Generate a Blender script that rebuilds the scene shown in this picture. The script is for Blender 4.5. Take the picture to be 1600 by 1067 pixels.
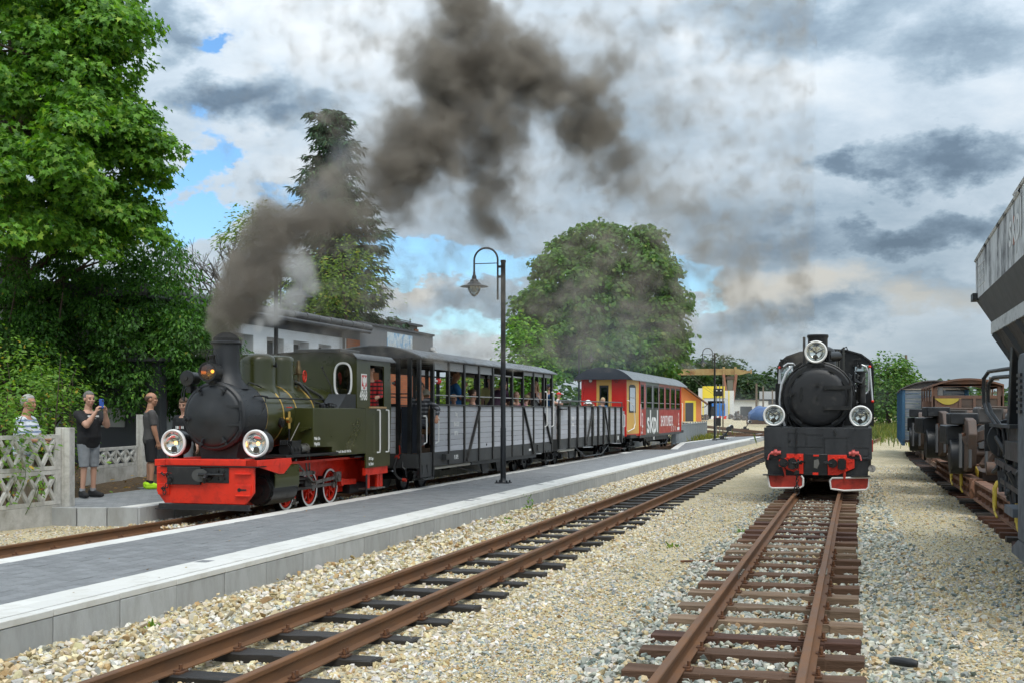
import bpy, math, random
import numpy as np
from mathutils import Vector, Matrix, noise
random.seed(7)
RNG = np.random.default_rng(11)
PI = math.pi
for _o in list(bpy.data.objects):
 bpy.data.objects.remove(_o)
SC = bpy.context.scene
COL = SC.collection
PSI = math.atan(533 / 1900)
_cd = bpy.data.cameras.new('camera')
CAM = bpy.data.objects.new('camera', _cd)
COL.objects.link(CAM)
CAM.location = (0, 0, 1.66)
CAM.rotation_euler = (PI / 2, 0, PSI)
_cd.sensor_width = 36.0
_cd.lens = 36.0 * 1900 / 1600
_cd.shift_y = 110.5 / 1600
_cd.clip_start = 0.1
_cd.clip_end = 6000
SC.camera = CAM
SC.view_settings.view_transform = 'Standard'
SC.view_settings.look = 'None'
SC.view_settings.exposure = 0.95
SC.view_settings.gamma = 1.0
SC.view_settings.use_curve_mapping = False
SC.cycles.max_bounces = 6
SC.cycles.diffuse_bounces = 3
SC.cycles.glossy_bounces = 3
SC.cycles.transmission_bounces = 4
SC.cycles.transparent_max_bounces = 12
SC.cycles.volume_bounces = 1
SC.cycles.volume_step_rate = 2.2
SC.cycles.volume_max_steps = 192
SC.cycles.use_denoising = True
SC.cycles.use_adaptive_sampling = True
SC.cycles.adaptive_threshold = 0.02
SC.cycles.sample_clamp_indirect = 6.0
SUN_EL, SUN_AZ = math.radians(60), math.radians(140)      # azimuth clockwise from +Y
W = bpy.data.worlds.new('World')
SC.world = W
W.use_nodes = True
class NT:
 """tiny helper to wire node trees"""
 def __init__(s, tree):
  s.t = tree
  tree.nodes.clear()
 def n(s, typ, ins=None, **kw):
  nd = s.t.nodes.new(typ)
  for k, v in kw.items():
   setattr(nd, k, v)
  if ins:
   for k, v in ins.items():
    s.set(nd.inputs[k], v)
  return nd
 def set(s, sock, v):
  if hasattr(v, 'is_output') or isinstance(v, bpy.types.NodeSocket):
   s.t.links.new(v, sock)
  elif hasattr(v, 'outputs'):
   s.t.links.new(v.outputs[0], sock)
  else:
   if isinstance(v, tuple) and len(v) == 3 and sock.type == 'RGBA':
    v = v + (1,)
   sock.default_value = v
 def m(s, op, a, b=None, c=None, clamp=False):
  nd = s.t.nodes.new('ShaderNodeMath')
  nd.operation = op
  nd.use_clamp = clamp
  s.set(nd.inputs[0], a)
  if b is not None:
   s.set(nd.inputs[1], b)
  if c is not None:
   s.set(nd.inputs[2], c)
  return nd.outputs[0]
 def vm(s, op, a, b=None):
  nd = s.t.nodes.new('ShaderNodeVectorMath')
  nd.operation = op
  s.set(nd.inputs[0], a)
  if b is not None:
   s.set(nd.inputs[1], b)
  return nd.outputs[1] if op in ('DOT_PRODUCT', 'LENGTH', 'DISTANCE') else nd.outputs[0]
 def mix(s, fac, a, b, typ='MIX'):
  nd = s.t.nodes.new('ShaderNodeMix')
  nd.data_type = 'RGBA'
  nd.blend_type = typ
  s.set(nd.inputs[0], fac)
  s.set(nd.inputs[6], a)
  s.set(nd.inputs[7], b)
  return nd.outputs[2]
 def ramp(s, fac, stops, interp='LINEAR'):
  nd = s.t.nodes.new('ShaderNodeValToRGB')
  nd.color_ramp.interpolation = interp
  el = nd.color_ramp.elements
  while len(el) > 1:
   el.remove(el[-1])
  for i, (p, c) in enumerate(stops):
   e = el[0] if i == 0 else el.new(p)
   e.position = p
   c = (c, c, c) if not isinstance(c, tuple) else c
   e.color = (c[0], c[1], c[2], 1)
  s.set(nd.inputs[0], fac)
  return nd.outputs[0]
 def noise(s, vec, scale, detail=4, rough=.55, dist=0, dims='3D'):
  nd = s.n('ShaderNodeTexNoise', {'Vector': vec, 'Scale': scale, 'Detail': detail, 'Roughness': rough, 'Distortion': dist}, noise_dimensions=dims)
  return nd.outputs[0]
def build_world():
 t = NT(W.node_tree)
 out = t.n('ShaderNodeOutputWorld')
 sky = t.n('ShaderNodeTexSky', sky_type='NISHITA', sun_disc=False, sun_elevation=SUN_EL, sun_rotation=SUN_AZ)
 sky.air_density = 1.3
 sky.dust_density = .15
 sky.ozone_density = 5.0
 co = t.n('ShaderNodeTexCoord').outputs['Generated']
 sep = t.n('ShaderNodeSeparateXYZ', {0: co})
 x, y, z = sep.outputs
 az = t.m('ARCTAN2', x, y)                    # clockwise from +Y
 el = t.m('ARCSINE', z)
 zz = t.m('ADD', t.m('MAXIMUM', z, 0.0), 0.20)
 pv = t.n('ShaderNodeCombineXYZ', {0: t.m('DIVIDE', x, zz), 1: t.m('DIVIDE', y, zz), 2: 3.7})
 warp = t.n('ShaderNodeTexNoise', {'Vector': pv, 'Scale': .8, 'Detail': 3.0, 'Roughness': .6})
 pw = t.vm('ADD', pv, t.vm('MULTIPLY', t.vm('SUBTRACT', warp.outputs['Color'], (.5, .5, .5)), (.55, .55, .55)))
 n1 = t.noise(pw, .55, 7, .58)
 n2 = t.noise(t.vm('ADD', pw, (5.2, 1.3, 9.)), 1.15, 8, .60)
 n4 = t.noise(t.vm('MULTIPLY', t.vm('ADD', co, t.vm('MULTIPLY', warp.outputs['Color'], (.10, .10, .06))), (1, 1, 1.9)), 6.5, 7, .60)
 n3 = t.noise(t.vm('ADD', pw, (1.7, 8.3, 2.)), 3.2, 6, .62)
 wob = t.n('ShaderNodeTexNoise', {'Vector': t.vm('MULTIPLY', co, (1, 1, 1.7)), 'Scale': 9.0, 'Detail': 6.0, 'Roughness': .62})
 wsep = t.n('ShaderNodeSeparateColor', {0: wob.outputs['Color']})
 azw = t.m('ADD', az, t.m('MULTIPLY', t.m('SUBTRACT', wsep.outputs[0], .5), .22))
 elw = t.m('ADD', el, t.m('MULTIPLY', t.m('SUBTRACT', wsep.outputs[1], .5), .12))
 def blob(u, v, ru, rv, sharp=1.0):
  d0 = Vector(((u - 800) / 1900 * math.cos(PSI) - math.sin(PSI), (u - 800) / 1900 * math.sin(PSI) + math.cos(PSI), (644 - v) / 1900)).normalized()
  a0, e0 = math.atan2(d0.x, d0.y), math.asin(d0.z)
  da = t.m('DIVIDE', t.m('SUBTRACT', azw, a0), ru / 1900)
  de = t.m('DIVIDE', t.m('SUBTRACT', elw, e0), rv / 1900)
  r2 = t.m('ADD', t.m('MULTIPLY', da, da), t.m('MULTIPLY', de, de))
  return t.m('MULTIPLY', t.m('SUBTRACT', 1.25, t.m('SQRT', r2), clamp=True), sharp, clamp=True)
 def union(lst):
  o = None
  for b in lst:
   v = blob(*b)
   o = v if o is None else t.m('MAXIMUM', o, v)
  return o
 gaps = union([(650, 425, 170, 36, 1.5), (290, 335, 90, 34, 1.3), (285, 260, 50, 60, .9), (570, 390, 90, 30, 1.0), (1110, 440, 60, 40, 1.1), (300, 165, 50, 40, .7), (1180, 590, 200, 26, .35), (60, 10, 60, 20, .6), (720, 535, 130, 26, .5), (330, 40, 80, 26, .9), (70, 40, 80, 60, .6), (480, 330, 60, 30, .7), (460, 300, 60, 25, .6)])
 darks = union([(365, 150, 120, 42, .85), (250, 25, 80, 45, .7), (1445, 362, 120, 30, .95), (1355, 272, 70, 24, .7), (1500, 255, 150, 30, .75), (1260, 505, 150, 32, .75), (1480, 470, 150, 34, .4), (1250, 30, 230, 50, .5), (1560, 60, 120, 40, .4), (1180, 380, 140, 30, .4), (1100, 340, 120, 50, .3), (720, 500, 80, 26, .45)])
 whites = union([(640, 468, 62, 40, .9), (1250, 445, 90, 26, .55), (560, 70, 160, 60, .5), (1180, 130, 220, 70, .5), (470, 250, 90, 40, .5), (760, 560, 120, 30, .5), (1150, 300, 200, 50, .35), (1560, 130, 120, 60, .4)])
 cov = t.m('ADD', t.m('MULTIPLY', n1, 1.9), t.m('MULTIPLY', n4, .45))
 cov = t.m('SUBTRACT', cov, t.m('MULTIPLY', gaps, 1.55))
 cov = t.m('ADD', cov, t.m('MULTIPLY', t.m('MAXIMUM', darks, whites), .5))
 mask = t.ramp(cov, [(.28, 0.0), (.78, .86), (1.0, .96)], 'EASE')
 br = t.m('ADD', t.m('MULTIPLY', n2, .75), t.m('ADD', t.m('MULTIPLY', n3, .14), t.m('MULTIPLY', n4, .58)))
 br = t.m('SUBTRACT', br, t.m('MULTIPLY', darks, .52))
 br = t.m('ADD', br, t.m('MULTIPLY', whites, .24))
 ccol = t.ramp(br, [(.22, (.09, .135, .19)), (.42, (.185, .255, .33)), (.59, (.35, .445, .53)), (.76, (.57, .66, .74)), (.98, (.84, .88, .90))])
 ccol = t.mix(t.m('MULTIPLY', union([(1240, 448, 150, 40, 1.2), (1480, 478, 120, 30, .9), (640, 470, 70, 36, .8)]), .72), ccol, (.70, .62, .49))
 low = t.ramp(el, [(0.0, 1.0), (.10, .35), (.28, 0.0)])
 ccol = t.mix(t.m('MULTIPLY', low, .55), ccol, (.40, .47, .53))
 b1 = t.n('ShaderNodeBackground', {'Color': t.mix(1.0, sky.outputs[0], (.70, .92, 1.10), 'MULTIPLY'), 'Strength': .085})
 cie = t.m('MULTIPLY', t.m('MULTIPLY_ADD', t.m('MAXIMUM', z, 0.0), 1.7, 1.0), .445)
 b2 = t.n('ShaderNodeBackground', {'Color': ccol, 'Strength': cie})
 mx = t.n('ShaderNodeMixShader', {0: mask, 1: b1.outputs[0], 2: b2.outputs[0]})
 t.t.links.new(mx.outputs[0], out.inputs[0])
build_world()
_sl = bpy.data.lights.new('sun', 'SUN')
_sl.energy = 1.2
_sl.angle = math.radians(36)
_sl.color = (1.0, .95, .86)
SUN = bpy.data.objects.new('sun', _sl)
COL.objects.link(SUN)
_sd = Vector((math.sin(SUN_AZ) * math.cos(SUN_EL), math.cos(SUN_AZ) * math.cos(SUN_EL), math.sin(SUN_EL)))
SUN.rotation_euler = _sd.to_track_quat('Z', 'Y').to_euler()
MATS = {}
def M(name, col, rough=.6, metal=0.0, var=.15, scale=5.0, bump=0.0, bscale=40.0, col2=None, c2scale=3.0, c2amt=.5, c2edge=.08, stretch=(1, 1, 1), spec=.5, coat=0.0, detail=4, ov=0.0):
 """principled paint / stone / metal with uneven tone, a second colour in patches (dirt, rust, wear) and fine relief"""
 if name in MATS:
  return MATS[name]
 m = bpy.data.materials.new(name)
 m.use_nodes = True
 t = NT(m.node_tree)
 out = t.n('ShaderNodeOutputMaterial')
 p = t.n('ShaderNodeBsdfPrincipled')
 t.t.links.new(p.outputs[0], out.inputs[0])
 co = t.n('ShaderNodeTexCoord').outputs['Object']
 if stretch != (1, 1, 1):
  co = t.vm('MULTIPLY', co, stretch)
 n = t.noise(co, scale, detail, .6)
 k = t.m('MULTIPLY_ADD', n, 2 * var, 1 - var)
 if ov:
  k = t.m('MULTIPLY', k, t.m('MULTIPLY_ADD', t.n('ShaderNodeObjectInfo').outputs['Random'], 2 * ov, 1 - ov))
 c = t.mix(1.0, col, t.n('ShaderNodeCombineColor', {0: k, 1: k, 2: k}).outputs[0], 'MULTIPLY')
 rr = t.m('MULTIPLY_ADD', n, .25, rough - .12, clamp=True)
 if col2 is not None:
  n2 = t.noise(t.vm('ADD', co, (3.1, 7.7, 1.9)), c2scale, 6, .68)
  f = t.ramp(n2, [(max(0, 1 - c2amt - c2edge), 0.0), (min(1, 1 - c2amt + c2edge), 1.0)])
  c = t.mix(f, c, col2)
  rr = t.m('ADD', rr, t.m('MULTIPLY', f, .25), clamp=True)
 t.set(p.inputs['Base Color'], c)
 t.set(p.inputs['Roughness'], rr)
 p.inputs['Metallic'].default_value = metal
 p.inputs['Specular IOR Level'].default_value = spec
 p.inputs['Coat Weight'].default_value = coat
 if bump > 0:
  b = t.n('ShaderNodeBump', {'Strength': bump, 'Distance': .02, 'Height': t.noise(co, bscale, 4, .6)})
  t.set(p.inputs['Normal'], b.outputs[0])
 MATS[name] = m
 return m
def glass_mat(name, tint=(.55, .6, .62), refl=.12, rough=.02):
 if name in MATS:
  return MATS[name]
 m = bpy.data.materials.new(name)
 m.use_nodes = True
 t = NT(m.node_tree)
 out = t.n('ShaderNodeOutputMaterial')
 lw = t.n('ShaderNodeLayerWeight', {'Blend': .25})
 f = t.m('ADD', t.m('MULTIPLY', lw.outputs['Fresnel'], .8), refl, clamp=True)
 a = t.n('ShaderNodeBsdfTransparent', {'Color': tint + (1,)})
 g = t.n('ShaderNodeBsdfGlossy', {'Color': (.9, .9, .9, 1), 'Roughness': rough})
 mx = t.n('ShaderNodeMixShader', {0: f, 1: a.outputs[0], 2: g.outputs[0]})
 t.t.links.new(mx.outputs[0], out.inputs[0])
 MATS[name] = m
 return m
def emit_mat(name, col, s):
 if name in MATS:
  return MATS[name]
 m = bpy.data.materials.new(name)
 m.use_nodes = True
 t = NT(m.node_tree)
 out = t.n('ShaderNodeOutputMaterial')
 e = t.n('ShaderNodeEmission', {'Color': col + (1,), 'Strength': s})
 t.t.links.new(e.outputs[0], out.inputs[0])
 MATS[name] = m
 return m
def attr_mat(name, rough=.8, attr='Col', bump=0.0, bscale=60.0, trans=0.0, spec=.4):
 """colour read from the pieces' own colour attribute (every stone / leaf has its own colour)"""
 if name in MATS:
  return MATS[name]
 m = bpy.data.materials.new(name)
 m.use_nodes = True
 t = NT(m.node_tree)
 out = t.n('ShaderNodeOutputMaterial')
 p = t.n('ShaderNodeBsdfPrincipled')
 a = t.n('ShaderNodeAttribute', attribute_name=attr)
 co = t.n('ShaderNodeTexCoord').outputs['Object']
 n = t.noise(co, bscale, 3, .6)
 k = t.m('MULTIPLY_ADD', n, .5, .75)
 c = t.mix(1.0, a.outputs['Color'], t.n('ShaderNodeCombineColor', {0: k, 1: k, 2: k}).outputs[0], 'MULTIPLY')
 t.set(p.inputs['Base Color'], c)
 p.inputs['Roughness'].default_value = rough
 p.inputs['Specular IOR Level'].default_value = spec
 if bump > 0:
  b = t.n('ShaderNodeBump', {'Strength': bump, 'Distance': .01, 'Height': n})
  t.set(p.inputs['Normal'], b.outputs[0])
 sh = p.outputs[0]
 if trans > 0:
  tr = t.n('ShaderNodeBsdfTranslucent', {'Color': t.mix(1.0, c, (1.5, 1.6, .6), 'MULTIPLY')})
  sh = t.n('ShaderNodeMixShader', {0: trans, 1: sh, 2: tr.outputs[0]}).outputs[0]
 t.t.links.new(sh, out.inputs[0])
 MATS[name] = m
 return m
def frame_of(d):
 d = Vector(d).normalized()
 a = Vector((0, 0, 1)) if abs(d.z) < .9 else Vector((1, 0, 0))
 u = a.cross(d).normalized()
 return u, d.cross(u).normalized(), d
class MB:
 def __init__(s):
  s.v, s.f = [], []
 def add(s, vs, fs):
  o = len(s.v)
  s.v.extend(tuple(v) for v in vs)
  s.f.extend(tuple(i + o for i in f) for f in fs)
  return s
 def box(s, x0, x1, y0, y1, z0, z1):
  return s.add([(x0, y0, z0), (x1, y0, z0), (x1, y1, z0), (x0, y1, z0), (x0, y0, z1), (x1, y0, z1), (x1, y1, z1), (x0, y1, z1)],
      [(3, 2, 1, 0), (4, 5, 6, 7), (0, 1, 5, 4), (1, 2, 6, 5), (2, 3, 7, 6), (3, 0, 4, 7)])
 def cbox(s, c, d):
  return s.box(c[0] - d[0] / 2, c[0] + d[0] / 2, c[1] - d[1] / 2, c[1] + d[1] / 2, c[2] - d[2] / 2, c[2] + d[2] / 2)
 def bar(s, p0, p1, w, h, up=(0, 0, 1)):
  """rectangular bar from p0 to p1, w across, h along 'up'"""
  p0, p1 = Vector(p0), Vector(p1)
  d = (p1 - p0).normalized()
  upv = Vector(up)
  if abs(d.dot(upv)) > .98:
   upv = Vector((0, 1, 0)) if abs(d.y) < .9 else Vector((1, 0, 0))
  r = d.cross(upv).normalized() * w / 2
  u = r.cross(d).normalized() * h / 2
  vs = [p0 - r - u, p0 + r - u, p0 + r + u, p0 - r + u, p1 - r - u, p1 + r - u, p1 + r + u, p1 - r + u]
  return s.add(vs, [(0, 1, 2, 3), (7, 6, 5, 4), (0, 4, 5, 1), (1, 5, 6, 2), (2, 6, 7, 3), (3, 7, 4, 0)])
 def cyl(s, p0, p1, r0, r1=None, n=16, cap=True):
  r1 = r0 if r1 is None else r1
  p0, p1 = Vector(p0), Vector(p1)
  u, w, d = frame_of(p1 - p0)
  vs = []
  for p, r in ((p0, r0), (p1, r1)):
   for i in range(n):
    a = 2 * PI * i / n
    vs.append(p + u * (r * math.cos(a)) + w * (r * math.sin(a)))
  fs = [(i, (i + 1) % n, n + (i + 1) % n, n + i) for i in range(n)]
  if cap:
   fs += [tuple(range(n - 1, -1, -1)), tuple(range(n, 2 * n))]
  return s.add(vs, fs)
 def ring(s, c, axis, ri, ro, h, n=24):
  """flat annulus of thickness h along the axis starting at c"""
  return s.lathe([(ri, 0), (ro, 0), (ro, h), (ri, h), (ri, 0)], c, axis, n, cap=False)
 def lathe(s, prof, c=(0, 0, 0), axis=(0, 0, 1), n=20, cap=True):
  c = Vector(c)
  u, w, d = frame_of(axis)
  vs = []
  for r, h in prof:
   for i in range(n):
    a = 2 * PI * i / n
    vs.append(c + d * h + u * (r * math.cos(a)) + w * (r * math.sin(a)))
  fs = []
  for k in range(len(prof) - 1):
   for i in range(n):
    fs.append((k * n + i, k * n + (i + 1) % n, (k + 1) * n + (i + 1) % n, (k + 1) * n + i))
  if cap:
   if prof[0][0] > 1e-4:
    fs.append(tuple(range(n - 1, -1, -1)))
   if prof[-1][0] > 1e-4:
    b = (len(prof) - 1) * n
    fs.append(tuple(range(b, b + n)))
  return s.add(vs, fs)
 def tube(s, pts, r, n=8, cap=True):
  pts = [Vector(p) for p in pts]
  rs = r if isinstance(r, (list, tuple)) else [r] * len(pts)
  vs = []
  u = None
  for k, p in enumerate(pts):
   d = (pts[min(k + 1, len(pts) - 1)] - pts[max(k - 1, 0)])
   if d.length < 1e-9:
    d = Vector((0, 0, 1))
   d.normalize()
   if u is None:
    u, w, _ = frame_of(d)
   else:
    u = (u - d * u.dot(d))
    if u.length < 1e-6:
     u = frame_of(d)[0]
    u.normalize()
    w = d.cross(u)
   for i in range(n):
    a = 2 * PI * i / n
    vs.append(p + u * (rs[k] * math.cos(a)) + w * (rs[k] * math.sin(a)))
  fs = []
  for k in range(len(pts) - 1):
   for i in range(n):
    fs.append((k * n + i, k * n + (i + 1) % n, (k + 1) * n + (i + 1) % n, (k + 1) * n + i))
  if cap:
   fs.append(tuple(range(n - 1, -1, -1)))
   b = (len(pts) - 1) * n
   fs.append(tuple(range(b, b + n)))
  return s.add(vs, fs)
 def prism(s, poly, plane, a, b):
  """polygon in 'xz' (extruded along y), 'yz' (along x) or 'xy' (along z)"""
  n = len(poly)
  def P(q, h):
   return {'xz': (q[0], h, q[1]), 'yz': (h, q[0], q[1]), 'xy': (q[0], q[1], h)}[plane]
  vs = [P(q, a) for q in poly] + [P(q, b) for q in poly]
  fs = [tuple(range(n)), tuple(range(2 * n - 1, n - 1, -1))] + [(i, n + i, n + (i + 1) % n, (i + 1) % n) for i in range(n)]
  return s.add(vs, fs)
 def sheet(s, rows):
  """grid of points -> quads"""
  nr, nc = len(rows), len(rows[0])
  vs = [p for r in rows for p in r]
  return s.add(vs, [(i * nc + j, i * nc + j + 1, (i + 1) * nc + j + 1, (i + 1) * nc + j) for i in range(nr - 1) for j in range(nc - 1)])
 def ball(s, c, r, n=12, m=8):
  rx, ry, rz = r if isinstance(r, tuple) else (r, r, r)
  vs = [(c[0] + rx * math.sin(PI * j / m) * math.cos(2 * PI * i / n), c[1] + ry * math.sin(PI * j / m) * math.sin(2 * PI * i / n), c[2] + rz * math.cos(PI * j / m)) for j in range(m + 1) for i in range(n)]
  return s.add(vs, [(j * n + i, (j + 1) * n + i, (j + 1) * n + (i + 1) % n, j * n + (i + 1) % n) for j in range(m) for i in range(n)])
 def xf(s, mat):
  s.v = [tuple(mat @ Vector(v)) for v in s.v]
  return s
 def join(s, o):
  return s.add(o.v, o.f)
 def mesh(s, name, smooth=35, fix=True):
  me = bpy.data.meshes.new(name)
  me.from_pydata(s.v, [], s.f)
  if fix:
   import bmesh
   bm = bmesh.new()
   bm.from_mesh(me)
   bmesh.ops.remove_doubles(bm, verts=bm.verts, dist=1e-5)
   bmesh.ops.recalc_face_normals(bm, faces=bm.faces)
   bm.to_mesh(me)
   bm.free()
  if smooth:
   me.shade_smooth()
   me.set_sharp_from_angle(angle=math.radians(smooth))
  me.update()
  return me
 def build(s, name, mat, parent=None, smooth=35, bevel=0.0, fix=True):
  me = s.mesh(name, smooth, fix)
  return put(name, me, mat, parent, bevel)
def put(name, me, mat, parent=None, bevel=0.0, loc=None):
 if mat is not None and not me.materials:
  me.materials.append(mat)
 o = bpy.data.objects.new(name, me)
 COL.objects.link(o)
 if parent is not None:
  o.parent = parent
 if loc is not None:
  o.location = loc
 if bevel > 0:
  b = o.modifiers.new('bevel', 'BEVEL')
  b.width = bevel
  b.segments = 2
  b.limit_method = 'ANGLE'
  b.angle_limit = math.radians(40)
 return o
def tag(o, label=None, cat=None, group=None, kind=None):
 if label:
  o['label'] = label
 if cat:
  o['category'] = cat
 if group:
  o['group'] = group
 if kind:
  o['kind'] = kind
 return o
def thing(name, label, cat, loc=(0, 0, 0), rz=0.0, group=None):
 o = bpy.data.objects.new(name, None)
 COL.objects.link(o)
 o.location = loc
 o.rotation_euler = (0, 0, rz)
 return tag(o, label, cat, group)
def kids(o):
 return [c for c in KIDS.get(o.name, [])]
def dup(root, loc, rz=0.0, label=None, group=None, scale=None):
 """copy of a thing with copies of its parts and sub-parts (mesh data shared)"""
 tree = {}
 for x in COL.objects:
  if x.parent is not None:
   tree.setdefault(x.parent.name, []).append(x)
 def rec(o, par):
  c = o.copy()
  COL.objects.link(c)
  if par is not None:
   c.parent = par
  for ch in tree.get(o.name, []):
   rec(ch, c)
  return c
 r = rec(root, None)
 r.location = loc
 r.rotation_euler = (0, 0, rz)
 if scale is not None:
  r.scale = (scale,) * 3
 tag(r, label, None, group)
 return r
FONT_ROT = {'side': Matrix(((0, 0, 1), (1, 0, 0), (0, 1, 0))), 'front': Matrix(((1, 0, 0), (0, 0, -1), (0, 1, 0))), 'left': Matrix(((0, 0, -1), (-1, 0, 0), (0, 1, 0)))}
def text(name, s, mat, parent, loc, size, face='side', sx=1.0, bold=0.0, align='CENTER', rot=None, shear=0.0, width=None):
 c = bpy.data.curves.new(name, 'FONT')
 c.body = s
 c.size = size
 c.align_x = align
 c.align_y = 'CENTER'
 c.extrude = .0015
 c.offset = bold
 c.shear = shear
 c.resolution_u = 3
 c.materials.append(mat)
 tmp = bpy.data.objects.new('tmp_text', c)
 COL.objects.link(tmp)
 me = bpy.data.meshes.new_from_object(tmp)
 bpy.data.objects.remove(tmp)
 bpy.data.curves.remove(c)
 me.name = name
 if not me.materials:
  me.materials.append(mat)
 o = bpy.data.objects.new(name, me)
 COL.objects.link(o)
 o.parent = parent
 R = (rot or FONT_ROT[face]).to_4x4()
 if width:
  xs = [v.co.x for v in me.vertices]
  sx = width / (max(xs) - min(xs))
 o.matrix_basis = Matrix.Translation(loc) @ R @ Matrix.Diagonal((sx, 1, 1, 1))
 return o
def np_mesh(name, verts, faces, mat, cols=None, parent=None, smooth=False, label=None):
 """big mesh from numpy: faces is (n,k) array of equal-sized polygons; cols per vertex"""
 me = bpy.data.meshes.new(name)
 nv, nf, k = len(verts), len(faces), faces.shape[1]
 me.vertices.add(nv)
 me.vertices.foreach_set('co', verts.astype(np.float32).ravel())
 me.loops.add(nf * k)
 me.loops.foreach_set('vertex_index', faces.astype(np.int32).ravel())
 me.polygons.add(nf)
 me.polygons.foreach_set('loop_start', np.arange(0, nf * k, k, dtype=np.int32))
 if cols is not None:
  a = me.color_attributes.new('Col', 'FLOAT_COLOR', 'POINT')
  c4 = np.ones((nv, 4), np.float32)
  c4[:, :3] = cols
  a.data.foreach_set('color', c4.ravel())
 me.update(calc_edges=True)
 me.validate()
 if smooth:
  me.shade_smooth()
 else:
  me.shade_flat()
 return put(name, me, mat, parent)
BLACK = M('black_paint', (.009, .0095, .010), .38, var=.3, scale=3, col2=(.035, .033, .03), c2scale=4, c2amt=.35, c2edge=.15, bump=.06, bscale=90)
MATTBLACK = M('matt_black', (.014, .015, .017), .5, var=.35, scale=4, col2=(.055, .053, .050), c2scale=5, c2amt=.34, c2edge=.10, bump=.08, bscale=120)
BLUEBLACK = M('smokebox_black', (.017, .019, .022), .45, var=.2, scale=2.5, bump=.10, bscale=160, col2=(.04, .041, .042), c2scale=2, c2amt=.3, c2edge=.2)
GREEN = M('olive_green_paint', (.044, .049, .011), .30, var=.14, scale=1.5, coat=.22, bump=.012, bscale=14)
RED = M('red_paint', (.74, .028, .008), .4, var=.14, scale=3, col2=(.30, .012, .006), c2scale=3.5, c2amt=.36, c2edge=.14, bump=.04, bscale=50)
DULLRED = M('dull_red_paint', (.42, .028, .014), .5, var=.2, scale=4, col2=(.16, .02, .012), c2scale=5, c2amt=.4, c2edge=.12)
WHITE = M('white_paint', (.78, .78, .76), .4, var=.06, scale=6)
BRASS = M('brass', (.62, .42, .12), .35, metal=.85, var=.12)
STEEL = M('worn_steel', (.26, .25, .23), .42, metal=.8, var=.3, scale=9, col2=(.07, .06, .05), c2scale=12, c2amt=.42, c2edge=.1)
MIRROR = M('reflector', (.86, .87, .86), .10, metal=1.0, var=.04)
LENS = glass_mat('lens_glass', (.9, .92, .9), .06)
PANE = glass_mat('window_glass', (.45, .5, .5), .14)
LETTER = M('white_lettering', (.80, .80, .78), .55, var=.05)
WOODRAIL = M('pale_wood', (.42, .27, .13), .6, var=.2, scale=8, stretch=(1, .1, 1))
# ================================================================ GROUND
def interp(tab):
 xs = [a for a, b in tab]
 ys = [b for a, b in tab]
 return lambda v: np.interp(v, xs, ys)
MID_X = interp([(4, -3.81), (20, -3.81), (45, -3.70), (55, -3.50), (75, -2.9), (100, -1.6), (140, 1.5)])
RIGHT_X = interp([(3, -.688), (20, -.67), (40, -.55), (60, .1), (80, 1.4)])
TRAIN_X = lambda y: -9.53 + (np.asarray(y) - 16.6) * .0087 * np.clip((np.asarray(y) - 8) / 10, 0, 1) - np.clip(np.asarray(y) - 62, 0, 40) ** 2 * .004
SIDE_X = interp([(3, 2.8), (45, 2.8), (60, 3.1), (90, 5)])
GZ = interp([(-400, .3), (-40, .25), (-17, .28), (-13.5, .16), (-12.9, .02), (-11.6, -.06), (-10.5, -.10), (-8.4, -.13), (-6.0, -.17), (-5.2, -.12), (-4.45, -.055), (-3.1, -.05), (-2.4, -.045), (-1.75, -.05), (-1.55, -.06), (.05, -.06), (.3, -.05), (.7, -.01), (1.7, -.01), (2.0, -.05), (4, -.04), (40, .1), (400, .3)])
def rise(y):
 return .7 * np.clip((np.asarray(y) - 76) / 90, 0, 1)
def ground_z(x, y):
 return GZ(x) + .018 * np.sin(x * 2.1 + y * .9) * np.cos(y * 1.3 - x * .6) * np.clip((np.abs(x + .7) - .9), 0, 1)
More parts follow.
